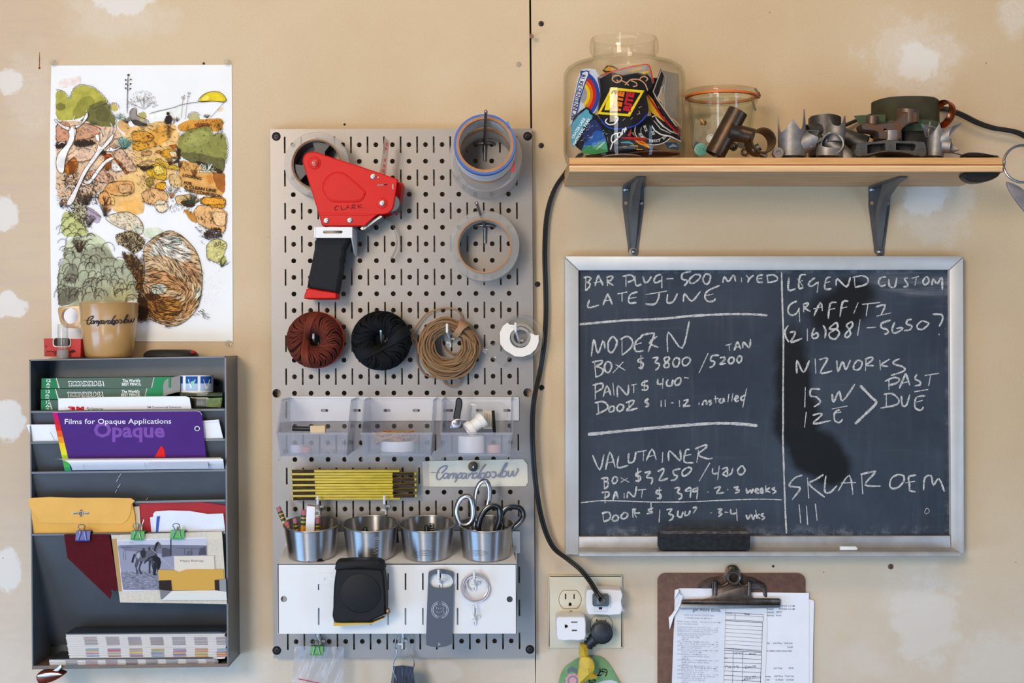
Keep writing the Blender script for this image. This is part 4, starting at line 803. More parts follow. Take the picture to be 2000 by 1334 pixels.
# ------------------------------------------------------------------ tape rolls
CARD = mt('brown_card', 'a9764a', .8, var=.1, vs=60)
TAPEC = thin('clear_tape', 'fbfaf8', 'e6e2de', milk=.34, milkcol='f6f1ea', rough=.2)
def roll(name, label, c, ax, R, r, wd, mat, core=.0032, band=None):
    """c is the middle of the front ring, ax points to the viewer; the tape, its card core and an optional edge band"""
    ax = Vector(ax).normalized(); c = Vector(c); b = c-ax*wd; t = thing(name, label, 'tape', b-Vector((0, 0, R)))
    m = MB(); m.lathe([(r+core, 0), (R-.0006, 0), (R, .0006), (R, wd-.0006), (R-.0006, wd), (r+core, wd)], b, ax, 64, closed=True); put(m, 'tape', mat, t)
    m = MB(); m.lathe([(r, 0), (r+core, 0), (r+core, wd+.0006), (r, wd+.0006)], b, ax, 64, closed=True); put(m, 'card_core', CARD, t)
    m = MB(); m.lathe([(r-.0001, .001), (r-.0001, wd-.004)], b, ax, 64); put(m, 'core_lining', mt('core_lining', 'bdb6ae', .6, var=.2, vs=40), t)
    return t
def rod(mb, pts, r, n=10): mb.tube(pts, r, n)
def peg_hook(name, label, x, y, tipx, tipy, dt, mat=ZINC, legs=True):
    """wire peg: cross bar on the board, a leg down, and a long arm towards the viewer"""
    t = thing(name, label, 'hook', P(x, y+30, .022)); a = P(x, y, .026)
    m = MB(); rod(m, [a+Vector((0, .004, -.0245)), a+Vector((0, .003, -.01)), a, a+(P(tipx, tipy, dt)-a)*.12, P(tipx, tipy, dt)], .0024); m.sph(P(tipx, tipy, dt), .0027, 12); put(m, 'arm', mat, t)
    m = MB(); w_ = 17*S
    rod(m, [a+Vector((-w_, .012, .001)), a+Vector((-w_, .002, .001)), a+Vector((-w_*.75, .0, .0022)), a+Vector((w_*.75, .0, .0022)), a+Vector((w_, .002, .001)), a+Vector((w_, .012, .001))], .0023); put(m, 'cross_bar', mat, t)
    return t
axu = Vector((0, -1, .12))
# behind: wide clear roll; in front: white roll with a blue edge
cb_ = P(948.5, 304, .076); roll('clear_tape_roll', 'wide clear packing tape roll behind the blue edged roll on top hook', cb_, axu, 71*S*.966, 51*S*.966, .048, TAPEC)
cf_ = P(946.8, 282, .124)
t = roll('white_tape_roll', 'white masking tape roll with a blue edge at the front of top hook', cf_, axu, 60*S*.945, 50.5*S*.945, .045, mt('white_masking', 'd8d6d6', .5, var=.05), .0042)
b = cf_-axu.normalized()*.045
m = MB(); m.lathe([(60.3*S*.945, .036), (60.6*S*.945, .0365), (60.6*S*.945, .0455), (54.5*S*.945, .0455)], b, axu, 64); put(m, 'blue_edge', mt('blue_masking', '2f5fa8', .55, var=.1, vs=60), t)
m = MB(); q = F(.127); m.prism(q, [(991, 246), (990, 240), (992, 236), (996, 248)], .002); put(m, 'torn_end', mt('blue_masking_end', '3566b0', .55), t)
m = MB(); cyt = F(.112); m.fill(cyt, [(989, 337), (1000, 328), (1004, 312), (1006, 326), (1003, 338), (996, 331)], 0, col='b8403c'); put(m, 'red_print', FLAT, t, norm=False)
peg_hook('peg_hook', 'long steel hook holding the white roll with the blue edge', 946.8, 282, 949, 218, .155)
cs_ = P(945.6, 480, .072)
roll('clear_tape_roll', 'single clear packing tape roll hanging on the lower hook', cs_, (0, -1, 0), 69*S*.967, 50.5*S*.967, .048, TAPEC, .0022)
peg_hook('peg_hook', 'bent steel hook holding the single clear tape roll', 947, 443, 931, 397, .11)
# ------------------------------------------------------------------ tape gun
RED = mt('red_enamel_steel', 'cb120c', .45, var=.05, vs=30, spec=.22, bump=.04, bs=300)
tg = thing('tape_dispenser', 'red hand tape gun with black foam grip hanging on the pegboard', 'tape gun', P(640, 583, .05))
g5 = lambda s: pp(s, 520, 240, 3.707)[0]
bodyo = cat(g5('263,275 272,238 300,214 340,209 372,212 402,226 680,315 935,402 950,416 946,450 922,600 905,635 880,655 840,664 800,668 722,738 700,748 560,750 425,750 404,740 396,720 380,660 330,500 268,300'), 2, True)
pf = F(.080)
m = MB(); m.prism(pf, bodyo, .003, bev=2.2, bm=.002)
tear = cat(g5('408,490 405,460 418,415 450,378 495,355 540,355 572,368 620,405 712,488 718,515 708,545 685,565 650,574 490,574 450,552 425,525'), 2, True)
m.prism(pf, tear, .002, .0016, bev=2.2, bm=.0016); m.prism(pf, inset(tear, 3.2), .002, .0022, bev=1.2, bm=.0008)
m.prism(pf, g5('380,655 400,650 660,655 790,660 720,672 560,668 390,668'), .002, .0010, bev=.8)
for x, y, r in ((350, 290, 12.5), (838, 580, 11)): m.prism(pf, circ(520+x/3.707, 240+y/3.707, r, 24), .002, .0012, bev=2.4, bm=.0012)
put(m, 'side_plate', RED, tg, sharp=16)
m = MB(); m.prism(F(.080), [(x, y) for x, y in bodyo], .0005, -.003); 
back2 = g5('300,250 372,235 930,425 985,432 986,445 962,600 930,660 880,680 800,680 720,738 430,740 390,650'); m.prism(F(.0218), back2, .0014)
put(m, 'rear_plate', RED, tg)
m = MB(); e = g5('625,300 690,320 940,406'); v = [pf(*q, -.002) for q in e]; m.add(v+[q+Vector((0, .057, -.0006)) for q in v], [(0, 1, 4, 3), (1, 2, 5, 4)]); e = g5('985,432 990,450 965,600 930,660'); v = [F(.07)(*q) for q in e]; m.add(v+[q+Vector((0, .036, 0)) for q in v], [(0, 1, 5, 4), (1, 2, 6, 5), (2, 3, 7, 6)]); put(m, 'top_guard', RED, tg)
m = MB(); m.lathe([(0, 0), (.012, 0), (.013, .001), (.013, .040), (.012, .041), (0, .041)], P(769, 402, .036), (0, -1, 0), 28); put(m, 'roller', mt('grey_rubber', '474b50', .5), tg)
for x, y in ((772, 387), (838, 580), (433, 706), (604, 704)):
    m = MB(); X, Y = 520+x/3.707, 240+y/3.707; m.prism(pf, circ(X, Y, 5.8, 20), .0015, .0030 if y == 580 else .0020, bev=1.4, bm=.0012)
    o = .0032 if y == 580 else .0022
    for a, b in ((.6, .14), (.14, .6)): m.prism(pf, rect(X-5.8*a, Y-5.8*b, X+5.8*a, Y+5.8*b), .0004, o, col='222222')
    put(m, 'screw', ZINC, tg)
m = MB(); m.prism(pf, circ(614.4, 318.2, 7.4, 22), .004, .004, bev=1.6); m.prism(pf, circ(614.4, 318.2, 3.4, 14), .002, .0045, bev=.8); put(m, 'axle_cap', mt('red_plastic_cap', 'b5221a', .35, coat=.3), tg)
m = MB(); m.prism(pf, g5('802,446 850,444 876,440 878,449 852,452 803,458'), .0003, .0003, col='8f7d78'); m.prism(pf, g5('850,445 876,441 877,449 851,452'), .0003, .0005, col='2a2020'); m.prism(pf, g5('910,446 921,444 921,480 912,481'), .0003, .0003, col='a59a94'); m.prism(pf, circ(738.5, 346.5, 1.6, 8), .0003, .0003, col='b9aca6'); put(m, 'slots', FLAT, tg)
m = MB('2a1012')
for st in pp('525,605 510,602 495,615 500,632 520,628;540,600 545,630 570,625;575,628 590,595 605,622;580,615 600,612;620,625 622,595;618,597 640,592 642,605 624,612 648,622;662,590 666,620;690,588 667,606 696,616', 520, 240, 3.707): m.ribbon(pf, st, 1.5, .0006)
put(m, 'hand_lettering', FLAT, tg, norm=False)
m = MB(); m.prism(F(.07), g5('680,765 700,748 830,668 840,680 800,705 705,775'), .04); m.prism(F(.072), g5('683,768 698,775 706,756 692,752'), .046); put(m, 'cutting_blade', ZINC, tg)
m = MB(); m.prism(F(.073), g5('855,105 878,120 893,135 885,200 868,375 818,362 840,240'), .0004); put(m, 'tape_tail', thin('tape_tail', 'e4dcd4', 'b9b0a8', milk=.4, milkcol='cfc4ba'), tg)
m = MB(); q = F(.0737)
for s in ('866,140 880,145 878,170 864,166', '860,175 876,178 875,200 858,196', '852,260 868,262 866,280 850,278', '846,300 864,303 862,325 844,322', '840,332 860,336 857,362 836,356'): m.fill(q, g5(s), 0, col='a5453a')
put(m, 'tape_print', FLAT, tg, norm=False)
m = MB(); c1 = [F(.055)(*q) for q in cat(g5('830,690 880,705 920,760 942,850 930,920 895,985'), 5)]; n = len(c1); m.add(c1+[v+Vector((0, .03, 0)) for v in c1], [(i, i+1, n+i+1, n+i) for i in range(n-1)]); put(m, 'loose_tape', thin('loose_tape', 'f0ece8', 'c9c2bc', milk=.12), tg)
m = MB(); m.prism(F(.079), cat(g5('372,815 588,815 580,880 558,912 560,955 545,1000 545,1060 530,1130 515,1222 498,1228 400,1210 300,1194 294,1178 305,1110 322,1030 345,915'), 2, True), .034, bev=5, bm=.008); put(m, 'foam_grip', mt('black_foam', '1d1d1f', .9, var=.15, vs=200, bump=.6, bs=1800), tg)
m = MB(); m.prism(F(.080), cat(g5('300,1196 400,1212 500,1228 510,1245 509,1268 495,1275 290,1275 274,1265 275,1245 285,1220'), 2, True), .036, bev=2.5, bm=.004); put(m, 'end_cap', RED, tg)
# the roll inside the gun
R5 = 63*S*.972; cr = P(618.5, 321, .068)
t = roll('clear_tape_roll', 'clear packing tape roll mounted in the red tape gun', cr, (0, -1, .0), R5, 47.5*S*.972, .046, TAPEC, .0016)
m = MB(); wq = F(.069); hub = MB()
hub.lathe([(44*S, 0), (47.3*S*.972, 0), (47.3*S*.972, .045), (44*S, .045)], cr+Vector((0, .046, 0)), (0, -1, 0), 48, closed=True)
for a in (200, 320, 80):
    an = math.radians(a); d = Vector((math.cos(an), 0, math.sin(an))); e = Vector((-d.z, 0, d.x)); c0 = cr+Vector((0, .008, 0))
    for q in [[d*.008+e*.010, d*.022+e*.0075, d*.034+e*.014, d*.034-e*.014, d*.022-e*.0075, d*.008-e*.010]]: hub.add([c0+v for v in q]+[c0+v+Vector((0, .03, 0)) for v in q], [(0, 1, 2, 3, 4, 5)[::-1], (6, 7, 8, 9, 10, 11)]+[(i, (i+1) % 6, 6+(i+1) % 6, 6+i) for i in range(6)])
hub.lathe([(0, 0), (.013, 0), (.013, .04), (0, .04)], cr+Vector((0, .044, 0)), (0, -1, 0), 24); put(hub, 'hub', mt('dark_hub', '26282c', .4), t)
# white bracket that carries the gun
br = thing('tool_bracket', 'white slotted steel bracket holding the red tape gun by its grip', 'bracket', P(650, 468, .05))
m = MB(); m.prism(F(.092), rrect(616, 443.5, 685.5, 464.5, 1.5), .0018, holes=[rrect(631, 450.5, 669, 456, 2.6)[::-1]]); put(m, 'front_strip', WHITEM, br)
m = MB(); a, b = P(685.5, 443.5, .092), P(685.5, 464.5, .092); z1 = P(688, 497, .06).z
m.add([a, a+Vector((0, .07, 0)), Vector((a.x, -.022, z1)), Vector((a.x, -.05, z1)), b]+[v+Vector((.0018, 0, 0)) for v in (a, a+Vector((0, .07, 0)), Vector((a.x, -.022, z1)), Vector((a.x, -.05, z1)), b)], [(0, 1, 2, 3, 4), (9, 8, 7, 6, 5), (0, 1, 6, 5), (1, 2, 7, 6), (2, 3, 8, 7), (3, 4, 9, 8), (4, 0, 5, 9)]); put(m, 'side_arm', WHITEM, br)
a, b = P(615.5, 443.5, .092), P(615.5, 464.5, .092); m = MB(); q = [a, a+Vector((0, .07, 0)), b+Vector((0, .07, 0)), b]; m.add(q+[v-Vector((.0016, 0, 0)) for v in q], [(0, 1, 2, 3), (7, 6, 5, 4), (0, 1, 5, 4), (2, 3, 7, 6), (0, 3, 7, 4), (1, 2, 6, 5)]); put(m, 'side_arm', WHITEM, br)
# ------------------------------------------------------------------ twine
WHOOK = mt('white_hook', 'd9d9d8', .35)
def hook(name, label, x, y, tx, ty, dt, tabs=True, d0=.0205):
    t = thing(name, label, 'hook', P(x, y+16, d0)); m = MB(); a = P(x, y, d0+.002)
    m.tube([P(x, y+14, d0+.0015), P(x, y+4, d0+.002), a+(P(tx, ty+14, dt)-a)*.5, P(tx, ty+16, dt), P(tx, ty, dt+.001)], [.0016, .0018, .0018, .0019, .0018], 8); put(m, 'wire', WHOOK, t)
    if tabs:
        for dx, dy in ((4.5, -2), (-4.5, 5)): m = MB(); m.prism(F(d0+.003), rrect(x+dx-4, y+dy-2, x+dx+4, y+dy+2.4, .8), .003); put(m, 'lock_tab', WHOOK, t)
    return t
def ball(name, label, cx, cy, R, r, dm, c1, c2, n, skew, seed, thick=.0011, yz=.030):
    random.seed(seed); d = .0205+yz; k = S*(D-d)/D; c = P(cx, cy, d); t = thing(name, label, 'twine', c-Vector((0, 0, R*k)))
    Rm, a = (R+r)/2*k, (R-r)/2*k
    m = MB(c2); core = []
    for i in range(25): p = 2*math.pi*i/24; core.append((Rm+a*.93*math.cos(p), yz*.93*math.sin(p)))
    m.lathe(core[:-1], c, (0, -1, 0), 40, closed=True); put(m, 'core', TWINE, t)
    m = MB()
    for i in range(n):
        th = 2*math.pi*i/n+random.gauss(0, .05); sk = skew+random.gauss(0, .18); g = random.uniform(.72, 1.12); col = tuple(x*g for x in lin(c1)); rr = random.uniform(.975, 1.03); ph = random.uniform(-.2, .2); pts = []
        for j in range(26):
            p = 2*math.pi*j/26; q = th+sk*math.sin(p+ph)*.9+sk*.4*math.cos(p); ra = Rm+a*rr*math.cos(p); pts.append(c+Vector((ra*math.cos(q), -yz*rr*math.sin(p), ra*math.sin(q))))
        m.tube(pts, thick*random.uniform(.8, 1.15), 5, True, col=col)
    put(m, 'windings', TWINE, t); return t, c, k
def band(t, c, k, R, yz, p0, p1, n, col, wd, bow, seed, thick=.0011):
    """strands laid straight across the front of a ball"""
    random.seed(seed); m = MB()
    for i in range(n):
        o = (i/(n-1)-.5)*wd; g = random.uniform(.75, 1.1); pts = []
        for j in range(15):
            u = j/14; x = p0[0]+(p1[0]-p0[0])*u; y = p0[1]+(p1[1]-p0[1])*u; L = math.hypot(p1[0]-p0[0], p1[1]-p0[1]); s = bow*math.sin(math.pi*u)
            nx, ny = -(p1[1]-p0[1])/L, (p1[0]-p0[0])/L; x += nx*(o*(.45+.8*abs(u-.5))+s); y += ny*(o*(.45+.8*abs(u-.5))+s)
            rr = min(math.hypot(x, y)/R, .999); hgt = yz*math.sin(math.acos(min(1, abs(rr*2-1.24)/.80)) if abs(rr*2-1.24) < .80 else 0)
            pts.append(c+Vector((x*k, -hgt*1.06-.0012*math.sin(math.pi*u), -y*k)))
        m.tube(pts, thick, 5, col=tuple(v*g for v in lin(col)))
    put(m, 'crossing_strands', TWINE, t)
t, c, k = ball('twine_ball', 'dark reddish brown twine ball on the pegboard, leftmost of the twine', 615.5, 664, 54, 13, 0, '6b2f22', '33150f', 150, .75, 3)
band(t, c, k, 54, .030, (2, -53), (-12, 52), 16, '7a3829', 16, 9, 5)
m = MB(); m.lathe([(53.5*k, -.006), (55.5*k, -.004), (55.5*k, .004), (53*k, .006)], c+Vector((.0012, .004, .0)), (0, -1, 0), 48); put(m, 'red_wrapper', mt('red_wrapper', 'c2391f', .5), t)
t, c, k = ball('twine_ball', 'black twine ball in the middle of the twine row', 744.5, 665.5, 57, 15, 0, '17181b', '08090a', 150, .7, 9, yz=.032)
band(t, c, k, 57, .032, (55, -22), (-42, 30), 18, '1c1d20', 22, -6, 6)
hook('peg_hook', 'white wire hook through the brown twine ball', 614.5, 672, 612, 644, .058); hook('peg_hook', 'white wire hook through the black twine ball', 745, 668, 744, 630, .075)
# loose coil of tan cord
random.seed(21); cx, cy = 876, 676; d = .042; k = S*(D-d)/D; c = P(cx, cy, d); tc = thing('cord_coil', 'coil of tan cord tied with a few turns, right of the black twine', 'cord', c-Vector((0, 0, 60*k)))
m = MB()
for i in range(74):
    r0 = 27+31*random.random()**.85; ox, oy = random.gauss(0, 2.2)+(r0-42)*.02, random.gauss(0, 2.2)+(r0-27)*.10; e1, e2 = random.uniform(-.05, .08), random.uniform(0, 6.28); h = math.sqrt(max(0, 1-((r0-43)/17.5)**2)); yy = random.uniform(-.3, 1)*.020*h; wob = random.uniform(0, 6.28); g = random.uniform(.65, 1.1)
    pts = []
    for j in range(44):
        a = 2*math.pi*j/44; r = r0*(1+e1*math.cos(2*a+e2))+1.1*math.sin(5*a+wob)-(6*max(0, math.cos(a-.95))**6 if r0 > 40 else -5*max(0, math.cos(a-.95))**6)
        pts.append(c+Vector(((r*math.cos(a)+ox)*k, -yy-.002*math.sin(3*a+wob), (r*math.sin(a)-oy)*k)))
    m.tube(pts, .0012, 5, True, col=tuple(v*g for v in lin('a07c58')))
put(m, 'windings', TWINE, tc)
m = MB()
for i in range(9):
    u = i/8-.5; p = []
    for r, yq in ((30, .004), (24, -.012), (33, -.024), (44, -.027), (54, -.022), (60, -.006), (58, .01)):
        a = math.radians(56+u*20*(.6+.4*abs(r-44)/16)); p.append(c+Vector((r*math.cos(a)*k, yq, (r*math.sin(a)-2)*k)))
    m.tube(cat(p, 4), .0012, 5, col=tuple(v*random.uniform(.8, 1.1) for v in lin('b08c66')))
put(m, 'tie', TWINE, tc)
m = MB()
for s, dd in (('902,622 895,608 880,602 860,603 835,612 815,635 807,655 810,672 817,680', .03), ('817,690 814,668 806,660', .034), ('866,736 868,748 880,754 894,751 901,740 900,730', .03), ('862,662 866,678 880,690 894,690 906,680', .03), ('818,678 814,705 828,730 850,738', .028)): m.tube([P(x, y, dd) for x, y in cat(pp(s)[0], 6)], .0012, 6, col='a07c58')
put(m, 'loose_ends', TWINE, tc)
hook('peg_hook', 'white wire hook through the tan cord coil', 880, 664, 873, 632, .075)
# small desk tape in a clear dispenser
td = thing('tape_dispenser', 'small clear dispenser with a roll of white tape beside the black cord', 'tape', P(1013, 704, .03)); q = F(.040)
m = MB(); m.lathe([(.0335, 0), (.0345, .001), (.0345, .017), (.0335, .018), (.030, .018), (.030, .0165), (.0325, .0165), (.0325, .0015), (.010, .0015), (.010, 0)], P(1018, 659, .022), (0, -1, 0), 48); put(m, 'shell', CLEARP, td)
m = MB(); m.prism(F(.037), cat(pp('978,672 972,668 960,672 942,680 941,686 960,700 974,711 981,713 992,704 1000,698 1012,690')[0], 2, True), .014, bev=.8); put(m, 'tongue', CLEARP, td)
m = MB(); m.prism(F(.041), pp('976,650 982,637 991,630 995,634 1005,635 1010,640 1030,648 1046,655 1052,654 1052,668 1047,681 1036,692 1020,697 1006,696 996,690 986,684 977,672')[0], .001, holes=[circ(1015.5, 660, 20, 28)[::-1]]); m.prism(F(.0405), rrect(965, 697.5, 968, 699, .4), .0003, col='222222'); put(m, 'paper_label', mt('warm_white_card', 'e4dbd0', .6), td)
m = MB(); m.lathe([(20.5*S, 0), (26*S, 0), (26*S, .018), (20.5*S, .018)], P(1017, 658, .0225), (0, -1, 0), 40, closed=True); put(m, 'tape', TAPEC, td)
m = MB(); m.lathe([(13.5*S, 0), (19*S, 0), (19*S, .019), (17.5*S, .0195), (13.5*S, .019)], P(1017, 658, .0225), (0, -1, 0), 40, closed=True); put(m, 'plastic_core', thin('core_plastic', 'e9e6e2', 'b5b0aa', milk=.55, milkcol='dcd8d2'), td)
hook('peg_hook', 'white wire hook through the small desk tape', 1014, 667, 1007, 630, .07)
# ------------------------------------------------------------------ clear bins on a rail
rl = thing('bin_rail', 'white steel rail carrying the three clear bins', 'rail', P(790, 823, .021)); m = MB()
hs = [rrect(x-7, 799, x+7, 804.5, 2.7)[::-1] for x in (634, 697.5, 756, 813, 878, 936, 990)]
m.prism(F(.0225), [(567, 776), (1013.5, 778), (1013.5, 821), (567, 823)], .0012, holes=hs); put(m, 'strip', WHITEM, rl)
m = MB(); m.prism(F(.024), [(567, 774.5), (1013, 776), (1013, 778.5), (567, 777)], .004); put(m, 'hook_edge', WHITEM, rl)
BINM = thin('bin_plastic', 'fcfcfd', 'd6d8e0', milk=.05, milkcol='e6e8f0', rough=.1); BINF = thin('bin_front', 'fafafc', 'd4d7e2', milk=.2, milkcol='eaecf4', rough=.12)
def bin_(cx, label):
    c = P(cx, 777.5, .0235); wd = .1025; t = thing('clear_bin', label, 'bin', c+Vector((0, -.06, -.084)), 'clear bins on the rail')
    L = .128; Hh = .079; prof = [(0, 0), (-.078, 0), (-.082, -.004), (-L+.006, -.044), (-L, -.046), (-L+.012, -Hh), (0, -Hh)]
    th = .0016
    for s in (-1, 1):
        m = MB(); v = [c+Vector((s*wd/2*(1 if z > -.06 else .94), y, z)) for y, z in prof]; m.add(v+[q+Vector((-s*th, 0, 0)) for q in v], [tuple(range(7)), tuple(range(7, 14))[::-1]]+[(i, (i+1) % 7, 7+(i+1) % 7, 7+i) for i in range(7)]); put(m, 'side_wall', BINM, t)
        m = MB(); e = [c+Vector((s*wd/2*(1 if z > -.06 else .94), y, z)) for y, z in prof[:5]]; m.tube(e, .0017, 6); put(m, 'rim', BINF, t)
    def wall(name, a, b, mat, f0=1, f1=.94):
        m = MB(); v = [c+Vector((s*wd/2*f, y, z)) for (y, z), f in ((a, f0), (b, f1)) for s in (-1, 1)]; n = Vector((0, -(b[1]-a[1]), (b[0]-a[0]))).normalized()*th; n.y, n.z = (b[1]-a[1]), -(b[0]-a[0]); n = Vector((0, n.y, n.z)).normalized()*th
        m.add(v+[q+n for q in v], [(0, 1, 3, 2), (4, 6, 7, 5), (0, 1, 5, 4), (1, 3, 7, 5), (3, 2, 6, 7), (2, 0, 4, 6)]); put(m, name, mat, t)
    wall('back_wall', (0, 0), (0, -Hh), BINM); wall('front_wall', (-L, -.046), (-L+.012, -Hh), BINF); wall('base', (0, -Hh), (-L+.012, -Hh), BINM, .94)
    m = MB(); a, b = c+Vector((-wd/2, -L, -.046)), c+Vector((wd/2, -L, -.046)); m.tube([a, b], .0019, 8); m.tube([a+Vector((.006, -.001, -.003)), a+Vector((.008, .010, -.031)), b+Vector((-.008, .010, -.031)), b+Vector((-.006, -.001, -.003))], .0009, 6)
    for s in (-1, 1): m.prism(Pl(c+Vector((0, -L+.012, 0)), (0, -1, 0)), [(0, 0), (1, 0), (0, 1)], .001) if False else m.tube([c+Vector((s*wd/2*.94, -L+.012, -Hh)), c+Vector((s*wd/2*.97, -L+.008, -Hh-.006))], .0022, 6)
    put(m, 'lip', BINF, t); return c
c1 = bin_(633, 'clear plastic bin with an eraser in it, leftmost of three'); c2 = bin_(788, 'clear plastic bin with rubber bands in it, middle of three'); c3 = bin_(935, 'clear plastic bin with a nail clipper and spool in it, rightmost of three')
def item(name, label, ct, mb, mat): return put(mb, name, mat, label=label, cat=ct)
fl = lambda c: c.z-.079+.0018
m = MB(); m.prism(F(.09), [(605.5, 832), (634.5, 831), (635, 846.5), (606, 847.5)], .014, bev=.8); item('eraser', 'pale wooden block in the left clear bin', 'block', m, mt('pale_wood', 'd9bf96', .7, var=.1, vs=80))
m = MB(); m.tube([P(571, 837, .075), P(606, 837.5, .075)], .0035, 10); item('marker_pen', 'short black pen lying in the left clear bin', 'pen', m, BLACKP)
for x, y, r, col, l, nm in ((557, 836, 5, '6a4a34', 'brown bead in the left clear bin', 'brown_bead'), (580, 852, 12, 'c9c5d2', 'pale round tub in the left clear bin', 'pale_tub'), (598, 858, 9, 'c08c86', 'pinkish lump in the left clear bin', 'pink_lump'), (655, 836, 4, '8a6a50', 'small brown ring in the left clear bin', 'brown_ring'), (930, 857, 10, 'd3957e', 'orange eraser in the right clear bin', 'orange_eraser'), (965, 860, 12, 'd6a89a', 'pink eraser in the right clear bin', 'pink_eraser')):
    m = MB(); c = P(x, y, .1); m.lathe([(0, 0), (r*S, 0), (r*S*1.05, .004), (r*S, r*S*1.2), (0, r*S*1.25)], Vector((c.x, c.y, fl(c1))), (0, 0, 1), 18); item(nm, l, 'trinket', m, mt(nm, col, .6))
rb = MB(); random.seed(4)
for i in range(16):
    a, b = random.uniform(20, 34), random.uniform(3, 9); ox, oz, oy = 772+random.uniform(-14, 14), random.uniform(0, .012), random.uniform(-.09, -.05)
    pts = [Vector((P(ox, 800, .09).x+a*S*math.cos(t), oy+b*S*math.sin(t)*1.6, fl(c2)+.016+oz+.004*math.sin(2*t+i))) for t in [2*math.pi*q/20 for q in range(20)]]; rb.tube(pts, .0012, 5, True, col=random.choice(('b58a58', 'a97a48', 'c49a68')))
item('rubber_bands', 'heap of tan rubber bands in the middle clear bin', 'rubber bands', rb, TWINE)
m = MB(); m.lathe([(0, 0), (.024, 0), (.025, .002), (.024, .015), (0, .015)], Vector((P(775, 800, .09).x, -.075, fl(c2)+.0002)), (0, 0, 1), 30); item('white_tin', 'low white tin under the rubber bands in the middle bin', 'tin', m, WHITEP)
cx = thing('nail_clipper', 'black handled clipper standing in the right clear bin', 'clipper', P(893, 862, .06))
m = MB(); m.prism(F(.085), cat(pp('885,815 889,795 890,782 895,777 901,780 903,790 900,806 897,822 890,824')[0], 3, True), .010, bev=2, bm=.003); put(m, 'handle', BLACKP, cx)
m = MB(); m.prism(F(.087), cat(pp('880,826 886,819 897,818 900,824 898,834 886,839 879,836')[0], 3, True), .009, bev=1.6, bm=.002); m.disc(F(.088), 887, 827, 2.6, .003, 0, 14); put(m, 'jaws', STEEL, cx)
m = MB(); ax = Vector((-.75, -.2, -.55)); m.lathe([(0, 0), (.011, 0), (.012, .001), (.012, .008), (.0095, .009), (.0095, .020), (.012, .021), (.012, .029), (.0105, .030), (.010, .028), (0, .028)], P(944, 818, .07), ax, 30); item('thread_spool', 'white plastic spool lying in the right clear bin', 'spool', m, WHITEP)
m = MB(); m.lathe([(0, 0), (.019, 0), (.019, .022), (.018, .024), (0, .024)], Vector((P(920, 850, .095).x, -.10, fl(c3)+.0002)), (0, 0, 1), 30); item('white_jar', 'short white jar under the spool in the right clear bin', 'jar', m, WHITEP)
cs = thing('clear_case', 'clear case of pins with a black label at the back of right bin', 'case', P(950, 850, .04)); q = F(.040)
m = MB(); m.prism(q, rrect(914, 786, 986, 850, 8), .010, bev=2); put(m, 'case_shell', CLEARP, cs)
m = MB(); m.prism(q, [(960, 802), (966, 801.5), (969, 850), (963, 850)], .0006, .001, col='1c1a1a'); m.prism(q, [(944, 803), (961, 802.5), (961, 838), (945, 838)], .0006, .0008, col='cfc5b2')
for i in range(5): m.ribbon(q, [(946+i*3.2, 806+i), (947+i*3.2, 834)], 1.1, .0016, col='5a5048')
for i in range(6): m.ribbon(q, [(969+i*2.4, 808+i*1.5), (971+i*2, 848)], .8, .0016, col='b5aa98')
put(m, 'case_label', FLAT, cs)
# ------------------------------------------------------------------ folding rule, name card
YEL = mt('yellow_lacquer', 'c9ad1c', .42, var=.2, vs=40, stretch=(1, 1, 6)); 
fr = thing('folding_rule', 'yellow folding rule with dark worn ends lying across two hooks', 'ruler', P(690, 977, .04)); h = 5.35
for i in range(11):
    y = 918.6+i*h; odd = i % 2 == 0; x0, x1 = (567+i*.25, 788-(8 if i in (0, 10) else 0)+i*.15) if odd else (570+i*.2, 812.5+i*.15)
    if odd and 0 < i < 10: x1 = 766+i*.1
    m = MB(); m.prism(F(.046), [(x0, y), (x1, y-.8), (x1, y+h-1.6), (x0, y+h-.9)], .015, bev=.5); s = put(m, 'rule_section', YEL, fr)
    m = MB(); xa, xb = (x0+3, x0+46) if odd else (766.5+i*.2, 808.5+i*.15); q = F(.046)
    m.prism(q, [(xa, y-.6), (xb, y-1.1), (xb, y+h-.3), (xa, y+h)], .0012, .0012, col='33281f')
    for t in range(9): m.ribbon(q, [(xa+random.uniform(0, 16), y+random.uniform(0, 4)), (xa+random.uniform(22, 42), y+random.uniform(0, 4))], .6, .0014, col='6a4a2a' if t % 2 else '1e1814')
    m.v = [v for v in m.v]; put(m, 'worn_print', FLAT, s, norm=False)
hook('peg_hook', 'left white wire hook under the yellow folding rule', 624, 992, 620.5, 968, .062); hook('peg_hook', 'right white wire hook under the yellow folding rule', 753.5, 991, 750.5, 967, .062)
nc = F(.0215); g2 = lambda s: pp(s, 780, 880, 5.557)[0]
r = thing('name_card', 'cream card with grey script lettering pinned to the pegboard', 'card', nc(928, 951))
m = MB(); m.prism(nc, g2('248,116 700,106 1345,93 1372,125 1390,155 1396,345 1370,386 800,392 400,392 262,390'), .0008); m.prism(nc, g2('1345,93 1392,155 1386,175 1340,120'), .0002, .0008); put(m, 'card', mt('cream_card', 'd8d2c0', .75, var=.05, vs=30), r)
m = MB(); m.prism(nc, g2('248,116 318,114 325,390 262,390'), .0001, .0004, col='c2bdb4'); put(m, 'tape_strip', FLAT, r)
m = MB(); script(m, nc, 780+340/5.557, 880+238/5.557, 950/5.557, 0, 2.5, .0012, '85869a'); put(m, 'lettering', FLAT, r, norm=False)
kn = thing('push_pin', 'black square headed pin holding the cream name card', 'pin', nc(925, 917)); m = MB(); m.lathe([(.0075, 0), (.0075, .003), (.006, .004), (0, .004)], nc(924, 911, .0005), (0, -1, 0), 20); put(m, 'collar', mt('dark_brass', '5a4a3a', .5, .4), kn)
